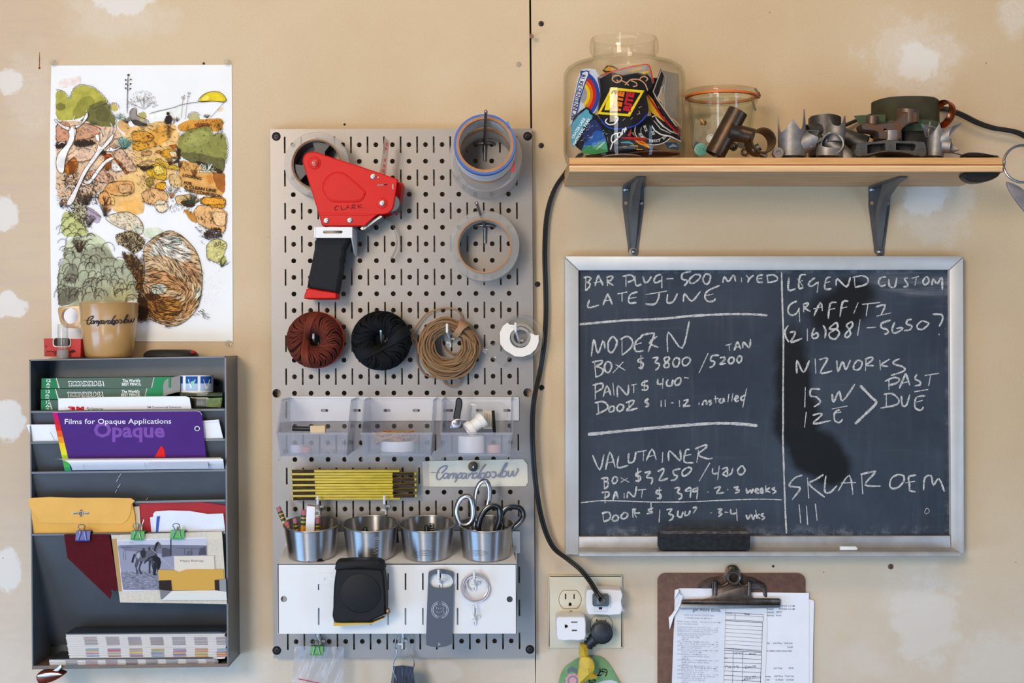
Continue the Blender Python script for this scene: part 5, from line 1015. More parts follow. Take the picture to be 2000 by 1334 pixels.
m = MB(); m.prism(F(.034), [(920.5, 911), (926, 903.5), (933, 906), (931.5, 916), (925, 921), (917, 916.5)], .008, bev=.8); put(m, 'head', BLACKP, kn); m = MB(); m.prism(F(.0345), circ(924.2, 912.3, 1.8, 8), .001, .0003); put(m, 'bright_dot', mt('pale_dot', 'd8d2cc', .4), kn)
# ------------------------------------------------------------------ white tray with steel cups
tr = thing('metal_tray', 'white steel pegboard shelf tray with slotted front', 'shelf', P(776, 1237, .06))
DT = .105; fp = F(DT); yb = 1067
m = MB(); a, b = P(542.5, 1101, DT), P(1008.5, 1101, DT); a2, b2 = P(558.5, 1066, .023), P(1000, 1066, .023); v = [a, b, b2, a2]; m.add(v+[q-Vector((0, 0, .0014)) for q in v], [(0, 1, 2, 3), (7, 6, 5, 4), (0, 1, 5, 4), (1, 2, 6, 5), (2, 3, 7, 6), (3, 0, 4, 7)]); put(m, 'top_plate', WHITEM, tr)
PITCH = 33.9
hl = [rect(x-1.6, y, x+1.6, y+33)[::-1] for x in [622.5+PITCH*i for i in range(12)] for y in (1119.5, 1187.5) if not (x > 945)]+[circ(554.5, 1170, 6.2, 18)[::-1], circ(995.5, 1170.5, 6, 18)[::-1]]
hl = [q for q in hl]
m = MB(); m.prism(fp, [(542.5, 1101.5), (1008.5, 1100), (1010, 1237.5), (542, 1238)], .0013, holes=hl); put(m, 'front_plate', WHITEM, tr)
m = MB(); m.prism(F(.0235), [(558, 1040), (1000, 1036), (1000.5, 1068), (558.5, 1068)], .0013); m.prism(F(.024), [(1000, 1037.5), (1015.5, 1038), (1016, 1080), (1008, 1081), (1002, 1078)], .0012); put(m, 'back_plate', WHITEM, tr)
for x in (542.4, 1009): m = MB(); p, q = P(x, 1101, DT), P(x+.5, 1237.5, DT); p2 = Vector((p.x, -.024, P(558.5, 1066, .023).z)); v = [p, q, Vector((q.x, -DT+.012, q.z)), Vector((p.x, -.03, p2.z-.006)), p2]; sg = .0013 if x < 700 else -.0013; m.add(v+[u+Vector((sg, 0, 0)) for u in v], [(0, 1, 2, 3, 4), (9, 8, 7, 6, 5)]+[(i, (i+1) % 5, 5+(i+1) % 5, 5+i) for i in range(5)]); put(m, 'end_plate', WHITEM, tr)
tz0, tz1 = (a.z+b.z)/2, a2.z; tup = Vector((0, (tz0-tz1)/(DT-.023)*1.0, 1)); 
tn = Vector((0, (tz0-tz1)/(.079), 1)); tn = Vector((0, -(tz1-tz0)/(DT-.023), 1)).normalized()
dc = .067
def topz(d): return tz1+(tz0-tz1)*(d-.023)/(DT-.023)
cups = []
for i, (x, l) in enumerate(((609.5, 'steel cup holding pencils, leftmost of four on the white tray'), (724.5, 'steel cup with embossed lettering, second of four on the white tray'), (835.2, 'steel cup holding dark pens, third of four on the white tray'), (950, 'steel cup holding scissors, rightmost of four on the white tray'))):
    k = S*(D-dc)/D; cb = Vector((P(x, 1080, dc).x, -dc, topz(dc)+.0009)); R1, R0, H = 54.5*k, 48.7*k, 64*k; R0 = 46.6*k
    t = thing('steel_cup', l, 'cup', cb, 'steel cups on the white tray'); m = MB()
    m.lathe([(0, 0), (R0-.002, 0), (R0, .0015), (R1-.0015, H-.004), (R1-.0012, H-.0022), (R1+.0002, H-.0018), (R1+.0006, H-.0008), (R1, H), (R1-.0012, H+.0001), (R1-.0022, H-.001), (R1-.0022, H-.004), (R0-.0012, .003), (0, .002)], cb, tn, 72); put(m, 'cup_wall', BRUSH, t); cups.append((cb, R0, R1, H, t))
class TiltCyl(Cyl):
    def __init__(s, c, ax, rf): s.c, s.ax, s.rf = c, ax, rf
    def __call__(s, x, y, off=0):
        r = Vector(((x-1000)*S, D, (667-y)*S)); h = .03
        for _ in range(6):
            R = s.rf(h)+off; o = CAM-s.c; rp = r-s.ax*r.dot(s.ax); op = o-s.ax*o.dot(s.ax); A = rp.dot(rp); B = op.dot(rp); t = (-B-math.sqrt(max(B*B-A*(op.dot(op)-R*R), 0)))/A; h = (CAM+r*t-s.c).dot(s.ax)
        return CAM+r*t
cb, R0, R1, H, t = cups[1]; tc_ = TiltCyl(cb, tn, lambda h: R0+(R1-R0)*h/H); m = MB()
for st in pp('728,1080 739,1082;729,1080 738,1077 730,1073 738,1069 728,1066;728,1062 738,1063;728,1058 738,1059;728,1054 738,1055;729,1054 728,1050 732,1049 733,1054;733,1051 738,1050'): 
    st = [(2*733.5-(733.5+(q[0]-733.5)*1.0), q[1]) for q in st]; m.ribbon(tc_, [(q[0], q[1]-.0) for q in st], 1.5, .0003, col='d4d2d0')
put(m, 'embossed_logo', mt('emboss', 'ffffff', .3, .6, vcol=True), t, norm=False)
for ci, cx0 in ((2, 829), (3, 932)):
    cb, R0, R1, H, t = cups[ci]; tc_ = TiltCyl(cb, tn, lambda h, R0=R0, R1=R1, H=H: R0+(R1-R0)*h/H); m = MB()
    for r in (14, 20, 26, 31):
        pts = [(cx0+r*math.cos(a)*.9, 1092-r*math.sin(a)*.55) for a in [math.pi*q/16 for q in range(3, 16)]]; m.ribbon(tc_, pts, .7, .0003, col='77777a')
    put(m, 'etched_lines', mt('etch', 'ffffff', .45, .5, vcol=True), t, norm=False)
cb, R0, R1, H, t = cups[0]; tc_ = TiltCyl(cb, tn, lambda h: R0+(R1-R0)*h/H); m = MB(); m.fill(tc_, pp('619,1096.5 622,1092 630,1091 630,1094 633,1095 631,1096.5 620,1097')[0], .0004, col='18171a'); m.fill(tc_, [(601, 1096), (605, 1096), (604, 1097.5), (602, 1097.5)], .0004, col='18171a'); put(m, 'black_stain', FLAT, t, norm=False)
# pencils
PY = mt('pencil_yellow', 'd98f0e', .4, coat=.3); PG = mt('pencil_green', '1d4a30', .4, .3); PE = mt('eraser_pink', 'a8626a', .75)
def pencil(x0, y0, x1, y1, d0, d1, label, w=4.3, metal=False):
    a, b = P(x0, y0, d0), P(x1, y1, d1); dr = (b-a).normalized(); t = thing('pencil', label, 'pencil', b); r = w*S; bb = a+dr*.085 
    u = dr.orthogonal().normalized(); L = (b-a).length
    m = MB(); m.tube([a+dr*.022, b+dr*.018], r*.95, 6); put(m, 'shaft', PY, t, sharp=20)
    m = MB(); m.tube([a, a+dr*.0006, a+dr*.006, a+dr*.009], [r*.75, r*.95, r*.98, r*.98], 14); put(m, 'eraser', PE, t)
    fm = PG if not metal else mt('ferrule_foil', 'c9a27a', .25, .9)
    m = MB(); m.tube([a+dr*q for q in (.0075, .008, .009, .0115, .012, .0155, .016, .0195, .0225)], [r*q for q in (1, 1.08, 1.02, 1.02, 1.06, 1.02, 1.06, 1.02, 1.0)], 16); f = put(m, 'ferrule', fm, t)
    if not metal:
        for q in (.0105, .0165): m = MB(); m.tube([a+dr*q, a+dr*(q+.002)], r*1.09, 16); put(m, 'yellow_ring', PY, f)
pencil(543, 990, 566, 1046, .07, .072, 'yellow pencil leaning far left in the leftmost steel cup', 4.6); pencil(575.5, 1012, 583, 1056, .085, .08, 'short yellow pencil with worn pink eraser between two pencils', 4); pencil(594, 996, 590, 1056, .09, .085, 'upright yellow pencil beside the white eraser stick', 5); pencil(619.5, 1012, 620, 1056, .085, .08, 'yellow pencil right of the white eraser stick', 4.5)
pencil(559.5, 1019, 571, 1056, .088, .082, 'pencil with crumpled foil ferrule at the left cup rim', 4.4, True)
m = MB(); m.prism(F(.092), [(599, 988), (615.5, 989.5), (613, 1058), (595.5, 1058)], .008, bev=1); m2 = thing('eraser_stick', 'white sleeve of an eraser stick standing in the leftmost steel cup', 'eraser', P(605, 1058, .088)); put(m, 'sleeve', mt('white_sleeve', 'dedde0', .6), m2); m = MB(); m.prism(F(.0915), [(600, 986.5), (615.5, 988), (615.2, 990), (599.5, 989)], .007); put(m, 'dark_end', mt('dark_end', '7a4a3a', .6), m2)
for x, y, d, l in ((713, 1029, .06, 'black pen cap end in second steel cup, left one'), (737, 1036, .075, 'black pen end in second steel cup, middle one'), (758.5, 1033, .075, 'black pen end in second steel cup, right of the middle'), (771, 1028, .06, 'black pen end at the right rim of second steel cup'), (833, 1025, .065, 'black pen end beside the lettered strip in third cup'), (855, 1037, .07, 'black pen end right of the lettered strip in third cup')):
    m = MB(); a = P(x, y, d); b = P(x+3, 1060, d); m.tube([a, a+(b-a)*.05, a+(b-a)*.12, b], [.0022, .0034, .0042, .0042], 12); item('pen', l, 'pen', m, BLACKP)
q = F(.07); m = MB(); m.prism(q, [(838.5, 1022), (848.5, 1023), (848.5, 1056), (839.5, 1056)], .0016, col='1b1b1e'); md = item('lettered_strip', 'black strip with upright white lettering in third steel cup', 'strip', m, FLAT)
m = MB()
for st in pp('840.5,1024 847.5,1024;841,1024 846.5,1027.5 841,1030 847.5,1031;840.5,1034.5 847.5,1034.5;840.5,1037.5 847.5,1038;840.5,1041 847.5,1041.5'): m.ribbon(q, st, 1.2, .0005, col='d8d8da')
put(m, 'lettering', FLAT, md, norm=False)
# scissors: bright pair and black pair
def bow(mb, pts, r, flat=.55, dd=.07): mb.tube([P(x, y, dz) for x, y, dz in cat([(x, y, dd) if not isinstance(x, tuple) else x for x, y in pts], 5, True)], r, 10, True, flat=flat)
s1 = thing('scissors', 'bright steel scissors standing in the rightmost steel cup', 'scissors', P(930, 1060, .07)); m = MB()
bow(m, g2('700,500 745,497 780,525 800,590 805,680 790,760 750,805 690,812 650,780 622,700 620,620 650,540'), .0042, .8, .078); m.tube([P(x, y, .074) for x, y in pp('917,1020 922,1030 927,1050 930,1070')[0]], .005, 10, flat=.5); put(m, 'handle', STEEL, s1)
m = MB(); bow(m, g2('920,330 955,345 978,410 980,500 965,580 935,660 890,720 855,760 830,750 815,660 818,540 835,430 870,360'), .0038, .8, .07); m.tube([P(x, y, .07) for x, y in pp('931,1012 930,1030 928,1050 929,1070')[0]], .005, 10, flat=.5); put(m, 'handle', STEEL, s1)
m = MB(); m.disc(F(.08), 927, 1040, 5, .006, 0, 16, bev=1); put(m, 'pivot', STEEL, s1)
BLKG = mt('black_enamel', '141416', .2, coat=.5)
s2 = thing('scissors', 'black handled scissors leaning right in the rightmost steel cup', 'scissors', P(955, 1060, .075)); m = MB()
bow(m, g2('875,910 862,830 885,730 930,650 990,605 1040,600 1075,620 1092,670 1085,750 1060,830 1030,920 960,960'), .0050, .8, .083); put(m, 'handle', BLKG, s2)
m = MB(); bow(m, g2('1110,700 1150,640 1210,612 1280,615 1325,640 1345,700 1320,760 1270,810 1215,850 1150,855 1115,820 1105,760'), .0048, .8, .08); m.tube([P(x, y, .08) for x, y in pp('982,1030 975,1045 960,1065')[0]], .005, 10); put(m, 'handle', BLKG, s2)
# ------------------------------------------------------------------ hung on the tray front
tm = thing('tape_measure', 'black tape measure with a yellow blade edge hanging on the white tray', 'tape measure', P(705, 1222, .12)); q = F(.148)
m = MB(); g3 = lambda s: pp(s, 520, 1080, 5.254)[0]
o = cat(g3('690,712 683,560 690,350 712,190 735,165 800,155 980,152 1150,162 1185,170 1205,210 1225,400 1228,600 1210,640 1080,700 1065,714 880,714'), 2, True)
m.prism(q, o, .036, bev=4, bm=.006); m.prism(F(.146), g3('700,170 712,100 735,86 960,72 1150,80 1195,105 1215,170 1190,200 960,160 720,190'), .030, bev=3, bm=.004); put(m, 'case', mt('black_rubber', '101114', .6, var=.2, vs=60, bump=.15, bs=300, spec=.25), tm)
m = MB(); m.prism(q, circ(704, 1159, 40, 40, 39), .003, .0008, bev=2.5, bm=.001); put(m, 'round_badge', mt('black_badge', '08090c', .5, var=.3, vs=30, spec=.25), tm)
m = MB(); m.prism(F(.138), g3('690,718 1080,716 1215,662 1213,650 1216,672 1080,730 690,752'), .02); put(m, 'blade', mt('tape_yellow', 'd8a818', .4), tm)
m = MB(); m.tube([F(.142)(*p) for p in g3('1222,630 1240,585 1262,575 1265,600 1240,628')], .0016, 8); m.disc(F(.145), 757.5, 1194, 3.4, .004, 0, 14, bev=.8); put(m, 'end_hook', mt('worn_brass', '8a6a4a', .35, .8), tm)
hb = thing('tool_bracket', 'white slotted bracket behind the black tape measure', 'bracket', P(636, 1165, .105)); q = F(.106)
m = MB(); m.prism(q, rrect(620, 1118.5, 660, 1141, 1), .003, holes=[rrect(633, 1128.5, 648, 1134, 2.6)[::-1]]); put(m, 'front_strip', WHITEM, hb); m = MB(); m.prism(F(.1045), [(623, 1142), (660, 1142), (660, 1160), (628, 1160), (624, 1162)], .002); put(m, 'lower_tab', WHITEM, hb)
bo = thing('bottle_opener', 'flat grey bottle opener with a round emblem hanging on white tray', 'bottle opener', P(859, 1268, .12)); q = F(.112); g4 = lambda s: pp(s, 780, 1080, 5.254)[0]
o = cat(g4('298,205 310,188 365,170 430,166 490,174 545,192 558,205 556,400 548,700 543,830 538,935 470,962 400,970 330,962 275,945 274,850 285,520 292,350'), 1, True)
m = MB(); m.prism(q, o, .003, holes=[cat(g4('310,300 325,245 350,222 410,212 470,214 520,232 545,270 548,310 535,330 510,352 430,362 360,356 325,335'), 2, True)[::-1], circ(857, 1259, 3.4, 14)[::-1]]); put(m, 'plate', mt('grey_anodised', '4b4d55', .4, .4, bump=.05, bs=500), bo)
m = MB(); o = .0004
for r, a0, a1, wdt in ((16.5, 100, 260, .8), (13.5, 110, 250, 1.3), (16.5, -80, 80, .8), (13.8, -60, 50, 1.3)): m.ribbon(q, [(859.2+r*math.cos(math.radians(a)), 1191.3+r*math.sin(math.radians(a))) for a in range(a0, a1+1, 10)], wdt, o, col='b9bbc4')
for st in pp('385,515 388,535 395,530;410,530 420,522;430,525 440,515 445,540;455,520 458,550;380,550 382,575;400,575 402,562;415,570 430,568;440,565 450,560 448,590;385,595 386,615;400,612 415,608;425,605 440,600;455,595 458,625;378,635 380,660;392,652 408,650 405,660;420,650 430,648;440,640 448,640 443,665', 780, 1080, 5.254): m.ribbon(q, st, .9, o, col='c3c5ce')
put(m, 'emblem', FLAT, bo, norm=False)
hook('peg_hook', 'white wire hook carrying the grey bottle opener', 862, 1135, 856.5, 1113, .135, True, DT)
sc = thing('solder_coil', 'small coil of pinkish wire hanging on the white tray', 'wire coil', P(930, 1178, .11)); m = MB(); random.seed(5)
for i in range(5):
    cx_, cy_, r_ = 928.5+random.uniform(-1.5, 1.5), 1147+random.uniform(-2, 3), 25+random.uniform(-2.2, 1.5); m.tube([P(cx_+r_*math.cos(t), cy_+r_*1.04*math.sin(t), .107+.0022*i+.002*math.sin(t*2+i)) for t in [2*math.pi*q/44 for q in range(44)]], .0011, 6, True)
m.tube([P(x, y, .11) for x, y in cat(pp('920,1120 912,1135 913,1145 920,1153')[0], 5)], .0011, 6); put(m, 'wire', mt('dull_copper_wire', 'd2c6c6', .35, .5), sc)
hook('peg_hook', 'white wire hook carrying the pinkish wire coil', 929, 1140, 926, 1114, .135, True, DT); hook('peg_hook', 'empty white wire hook low on the right of white tray', 929, 1207, 925, 1182, .125, True, DT)
# ------------------------------------------------------------------ hung from the bottom of the board
hook('peg_hook', 'white wire hook carrying the clear bag at the board bottom', 626, 1254, 621, 1228, .04); hook('peg_hook', 'white wire hook carrying the blade ring at the board bottom', 786, 1253, 787, 1228, .045)
zb = thing('zip_bag', 'clear zip bag with a red line hanging below the pegboard', 'bag', P(620, 1420, .045)); m = MB(); random.seed(8); q = F(.046); n = 14; vs = []
for j in range(n+1):
    for i in range(n+1):
        x = 575+ (672-575)*i/n-(9*(j/n))+(3*(j/n)*(i/n)); y = 1262+ (1424-1262)*j/n+2*i/n; vs.append(F(.046+.003*math.sin(i*1.1+j*.7)*min(1, j/4)+random.uniform(-.0008, .0008))(x, y))
fs = [(j*(n+1)+i, j*(n+1)+i+1, (j+1)*(n+1)+i+1, (j+1)*(n+1)+i) for j in range(n) for i in range(n)]; m.add(vs, fs); m.add([v+Vector((0, .004, 0)) for v in vs], fs); put(m, 'bag_film', thin('bag_film', 'fafafc', 'd6d8e0', milk=.2, milkcol='eceef4', rough=.1), zb)
m = MB(); m.prism(F(.051), [(583, 1325), (626, 1334), (626, 1336), (583, 1327)], .0005); put(m, 'red_line', mt('red_line', 'b51f2c', .5), zb)
clip(619, 1262, 25, 15, '2f9a4a', 'green binder clip gripping the top of the clear zip bag', .0500, (24, 14))
fg = thing('blade_ring', 'wire ring of thin steel gauge blades hanging below the pegboard', 'gauge set', P(790, 1420, .04)); m = MB()
m.tube([P(x, y, .042) for x, y in cat([(775, 1330), (767, 1302), (774, 1280), (774.5, 1268), (771, 1262), (776, 1240), (787, 1232), (797, 1240), (800, 1262), (799, 1278), (809, 1292), (806, 1310)], 5)], .0010, 8); put(m, 'wire_loop', ZINC, fg)
for i in range(15):
    u = i/14-.5; x = 787+u*34; m = MB(); a = P(x, 1300+abs(u)*4, .04+.0015*i); b = P(787+u*62, 1420, .03+.002*i); nn = (b-a).cross(Vector((0, 1, 0))).normalized()*.0045; e = Vector((.0004, .0006, 0)); yv = Vector((0, .003, 0))
    v = [a-nn*.35+yv, a+nn*.35-yv, b+nn-yv*2, b-nn+yv*2]; m.add(v+[p+e for p in v], [(0, 1, 2, 3), (7, 6, 5, 4), (0, 1, 5, 4), (1, 2, 6, 5), (2, 3, 7, 6), (3, 0, 4, 7)]); put(m, 'blade', mt('blued_blade', '8a8d98', .3, .9, var=.2) if i == 0 else bpy.data.materials['blued_blade'], fg)
# ------------------------------------------------------------------ shelf board and brackets
SD = .194; ZS = P(1112, 308, SD).z; ZB = P(1112, 335, SD).z
xl, xr = P(1112, 308, SD).x, P(1958, 308, SD).x
def woodmat(n, c, c2): return mt(n, c, .55, col2=c2, vs=1, stretch=(9, 60, 160), bump=.08, bs=3)
sh = thing('shelf_board', 'plywood shelf board on two grey brackets above the chalkboard', 'shelf', (0, -SD/2, ZB))
hT = ZS-ZB
for a, b, c, c2, pr_o, nm in ((0, .46, 'd3a065', 'be8648', 0, 'face_ply'), (.46, .58, 'a86a34', '7c4723', -.0006, 'dark_ply'), (.58, .72, 'e8c48c', 'd9b078', .0004, 'light_ply'), (.72, 1, 'dcb284', 'c69a6a', 0, 'face_ply')):
    m = MB(); z1, z0 = ZS-a*hT, ZS-b*hT; v = [(x, y, z) for x in (xl-pr_o, xr+pr_o) for y in (-SD-pr_o, -.0005) for z in (z0, z1)]
    m.add(v, [(0, 1, 3, 2), (4, 6, 7, 5), (0, 4, 5, 1), (2, 3, 7, 6), (0, 2, 6, 4), (1, 5, 7, 3)]); put(m, nm, woodmat('ply_%s' % c, c, c2), sh)
BRK = mt('grey_bracket_paint', '555351', .42, 0, var=.12, vs=60)
def bracket(px, label):
    x0 = P(px, 362, .004).x; zt = ZB-.0008; zb = P(px, 497, .004).z; t = thing('shelf_bracket', label, 'bracket', (x0, -.05, zb)); X = lambda x: x0+x
    m = MB(); v = [Vector((X(s*w_), -y, zt)) for y, w_ in ((.002, .0165), (.03, .0165), (.135, .007), (.140, .004)) for s in (-1, 1)]; m.add(v+[q-Vector((0, 0, .002)) for q in v], [(0, 1, 3, 2), (2, 3, 5, 4), (4, 5, 7, 6), (8, 10, 11, 9), (10, 12, 13, 11), (12, 14, 15, 13), (0, 2, 10, 8), (2, 4, 12, 10), (4, 6, 14, 12), (1, 9, 11, 3), (3, 11, 13, 5), (5, 13, 15, 7), (6, 7, 15, 14)])
    v = [Vector((X(s*w_), -.0022, z)) for z, w_ in ((zt, .0165), (zt-.03, .0165), (zb+.012, .0082), (zb+.003, .0075), (zb, .004)) for s in (-1, 1)]; n = len(v); m.add(v+[q+Vector((0, .002, 0)) for q in v], [(i, i+1, i+3, i+2) for i in range(0, n-2, 2)]+[(n+i, n+i+2, n+i+3, n+i+1) for i in range(0, n-2, 2)]+[(i, i+2, n+i+2, n+i) for i in range(0, n-2, 2)]+[(i+1, n+i+1, n+i+3, i+3) for i in range(0, n-2, 2)]+[(n-2, n-1, 2*n-1, 2*n-2)])
    put(m, 'plates', BRK, t)
    m = MB(); prof = [(-.136, zt-.002, .003), (-.10, zt-.006, .004), (-.05, zt-.019, .005), (-.026, zt-.034, .0054), (-.016, zt-.055, .0054), (-.006, zb+.018, .0036), (-.003, zb+.008, .003)]; vs = []
    for y, z, w_ in prof: vs += [Vector((X(-w_*1.5), min(y+.012, -.0024) if z < zt-.03 else y, (zt-.0018) if z > zt-.03 else z)), Vector((X(-w_), y, z)), Vector((X(w_), y, z)), Vector((X(w_*1.5), min(y+.012, -.0024) if z < zt-.03 else y, (zt-.0018) if z > zt-.03 else z))]
    m.add(vs, [(i*4+j, i*4+j+1, i*4+j+5, i*4+j+4) for i in range(len(prof)-1) for j in range(3)]); put(m, 'rib', BRK, t)
    for dx, z, big in ((-.0115, zt-.004, 0), (.0115, zt-.025, 0), (0, zb+.004, 1)):
        m = MB(); c = Vector((X(dx), -.0024 if not big else -.003, z)); r_ = .0042
        if big: m.lathe([(0, .0018), (.0068, .0014), (.0068, 0)], c, (0, -1, 0), 20)
        m.lathe([(0, .0045), (.002, .0043), (r_, .0025), (r_, 0)], c, (0, -1, 0), 18); q = Pl(c, (0, -1, 0)); put(m, 'screw', ZINC, t)
    m = MB(); m.lathe([(0, 0), (.0028, 0)], Vector((X(-.0115), -.0026, zt-.025)), (0, -1, 0), 14); put(m, 'screw_hole', mt('bare_hole', 'b08a68', .7), t, norm=False)
bracket(1237, 'grey steel bracket under the left half of the shelf'); bracket(1718, 'grey steel bracket under the right half of the shelf')
# ------------------------------------------------------------------ glass jars
GLASS = thin('jar_glass', 'fefefd', 'd9d8ce', .95, .015); GLASS2 = thin('green_jar_glass', 'fdfefc', 'd6e2d6', .95, .015)
jc = Vector((P(1219, 300, .1).x, -.1, ZS+.0005)); jar = thing('glass_jar', 'large clear glass jar full of patches standing on the shelf left end', 'jar', jc)
outer = [(0, 0), (.078, 0), (.086, .005), (.0893, .020), (.0895, .128), (.0885, .135), (.085, .142), (.076, .148), (.062, .1515), (.052, .154), (.0475, .158), (.0470, .163), (.0492, .166), (.0505, .1675), (.0508, .175), (.0500, .182), (.0485, .1865)]
inner = [(.0465, .187), (.0452, .183), (.0448, .158), (.050, .1515), (.074, .1455), (.083, .139), (.0868, .128), (.0866, .02), (.080, .007), (0, .006)]
m = MB(); m.lathe(outer+inner, jc, (0, 0, 1), 72); put(m, 'glass_wall', GLASS, jar)
g5 = lambda s: pp(s, 1080, 60, 5.132)[0]
def jplane(px, py, r, pitch=0, yaw=0):
    p = Cyl(jc.x, jc.y, lambda z: r)(px, py); n = Vector((p.x-jc.x, p.y-jc.y, 0)).normalized(); n.z = pitch; n = Matrix.Rotation(yaw, 3, 'Z') @ n
    return Pl(p, n)
def patch(label, o, col, c, r, fn=None, t=.0016, pitch=0, yaw=0, mat=CLOTHP, border=None):
    pl = jplane(1080+c[0]/5.132, 60+c[1]/5.132, r, pitch, yaw); o = g5(o) if isinstance(o, str) else o
    p0 = pl(1080+c[0]/5.132, 60+c[1]/5.132); th = thing('cloth_patch', label, 'patch', p0-Vector((0, 0, .01)), 'patches in the glass jar')
    m = MB(col); m.prism(pl, o, t)
    if border: m.ribbon(pl, o, 2.4, .0003, True, border)
    put(m, 'patch_cloth', mat, th)
    if fn: m = MB(); fn(m, pl); put(m, 'stitching', mat, th, norm=False)
def ell(cx, cy, rx, ry, a0, a1, n=16): return [(1080+(cx+rx*math.cos(math.radians(a0+(a1-a0)*i/n)))/5.132, 60+(cy+ry*math.sin(math.radians(a0+(a1-a0)*i/n)))/5.132) for i in range(n+1)]
def arc(m, pl, cx, cy, r0, r1, sy, a0, a1, off, col): m.fill(pl, ell(cx, cy, r1, r1*sy, a0, a1)+ell(cx, cy, r0, r0*sy, a1, a0), off, col=col)
def f1(m, pl):
    arc(m, pl, 270, 640, 0, 78, 1.2, -85, 75, .0003, '9a9494')
    for i, (r0, r1, c) in enumerate(((76, 104, 'e8c31c'), (104, 134, 'e2701a'), (134, 164, 'c4211c'), (164, 198, '24439a'))): arc(m, pl, 268, 640, r0, r1, 1.22, -88, 62, .0004+i*2e-5, c)
    m.fill(pl, g5('290,415 330,398 362,405 365,440 330,520 285,650 255,790 225,880 180,900 190,800 215,680 255,500'), .0006, col='2a4690'); m.fill(pl, g5('295,425 330,408 352,415 352,440 318,520 270,660 240,790 215,870 190,880 198,800 226,670 262,510'), .0008, col='dcdbe0')
    for i, chr_ in enumerate('BIKECENTENNIAL'): u = i/14; m.text(pl, chr_, 1080+(283-105*u+30*(u-.5)**2)/5.132, 60+(436+452*u)/5.132, 7.2, None, .001, 103, .03, col='232a66')
patch('rainbow arch patch with blue lettering at the left of the glass jar', '165,965 180,800 212,640 248,470 282,392 350,375 425,388 460,450 475,560 465,690 435,795 400,840 330,790 270,800 220,890', 'c9cad0', (300, 640), .071, f1, yaw=.22)
def f2(m, pl):
    m.fill(pl, g5('290,1190 330,1080 400,960 470,950 525,1070 545,1140 450,1150'), .0003, col='2b5aa0'); m.fill(pl, g5('300,1040 380,900 430,895 480,960 500,1010 430,1000 380,1060 330,1120'), .0005, col='27305e'); m.fill(pl, g5('285,1200 340,1150 420,1150 470,1110 540,1120 552,1215 420,1240 300,1230'), .0006, col='3f8a55')
    m.fill(pl, g5('178,1035 195,925 255,850 335,783 358,800 365,832 398,850 392,885 340,915 285,1000 240,1100 208,1175 180,1130'), .0008, col='5aa0b4')
    m.text(pl, 'CRATER LAKE', 1080+205/5.132, 60+1085/5.132, 5.2, 46, .001, -59, .035, col='e8f0f0'); m.text(pl, 'NATIONAL PARK', 1080+218/5.132, 60+1150/5.132, 5.2, 61, .001, -59, .035, col='e8f0f0')
    random.seed(3)
    for i in range(60): x, y = random.uniform(280, 500), random.uniform(930, 1170); m.ribbon(pl, g5('%f,%f %f,%f' % (x, y, x+random.uniform(10, 26), y-random.uniform(4, 18))), .8, .0009, col=random.choice(('dfe6ee', '6f8fc8', '1a2346')))
    m.ribbon(pl, g5('430,1195 450,1175 480,1150 520,1110'), 3, .0009, col='a8c48a')
patch('teal and green national park patch low at the left of jar', '180,1045 190,930 208,865 258,818 330,765 362,785 378,818 442,850 495,940 535,1080 560,1200 540,1215 400,1222 290,1210 235,1165 188,1110', '17171c', (360, 1010), .072, f2, yaw=.04)
def f3(m, pl):
    m.fill(pl, g5('445,835 585,567 915,600 770,860'), .0004, col='e2c21c'); m.fill(pl, g5('480,815 600,595 880,622 750,833'), .0006, col='1a1719'); m.fill(pl, g5('515,795 535,720 580,640 615,612 618,680 590,760 560,798'), .0008, col='e8cf1e')
    m.text(pl, 'HITE', 1080+672/5.132, 60+805/5.132, 13, 38, .0009, -78, .07, col='e0701a'); m.text(pl, 'RITE', 1080+772/5.132, 60+812/5.132, 13, 38, .0009, -78, .07, col='b81f2c')
    for s in ('690,500 640,520 595,490 610,455 660,450 690,480 660,510 640,490', '690,500 740,520 780,490 860,490 920,530 950,600', '870,500 880,470 920,460 950,480 930,505', '780,500 830,520 840,550 800,560', '720,545 740,530 760,550'): m.ribbon(pl, cat(g5(s), 4), 2.2, .0006, col='c08f68')
    m.ribbon(pl, cat(g5('545,880 525,910 560,940 610,935 645,900 650,870 620,860'), 4), 2.4, .0006, col='d8d6d4')
    for s in ('840,840 870,830 860,800', '780,890 800,870', '860,770 890,760', '700,900 720,880'): m.ribbon(pl, g5(s), 2, .0006, col='b08a70')
    m.ribbon(pl, cat(g5('470,880 540,960 640,985 760,970 860,930 950,830'), 4), 2.8, .0007, col='2a3aa0')
patch('black patch with a yellow diamond and orange lettering in mid jar', '470,480 560,430 600,415 700,450 850,420 950,440 985,480 1000,560 930,620 960,780 945,870 850,950 740,985 620,990 520,945 450,845 480,640', '1c1a1d', (720, 700), .081, f3)
patch('grey patch with red orange edge at the top of the pile', '440,470 500,430 700,372 880,338 940,340 975,370 1012,520 960,560 700,520', '8f8986', (720, 440), .070, lambda m, pl: (m.ribbon(pl, cat(g5('470,450 600,410 780,362 930,338 972,365 990,440 1012,525'), 3), 2.6, .0004, col='c8401f'), m.fill(pl, g5('770,462 860,425 960,398 965,420 830,450'), .0005, col='dba51c'), m.fill(pl, g5('760,400 880,360 910,380 800,420'), .0005, col='b5935a')))
patch('orange and black patch peeking from the top of pile', '495,400 540,350 600,350 655,382 660,430 560,450', '2a2420', (570, 400), .064, lambda m, pl: m.fill(pl, g5('510,390 560,355 640,385 600,400 540,405'), .0004, col='c58a26'))
patch('black patch behind the pennants with a curled edge', '960,480 1040,470 1045,540 1010,700 1100,830 1120,900 1000,860 930,640', '1f1c1e', (1020, 650), .066)
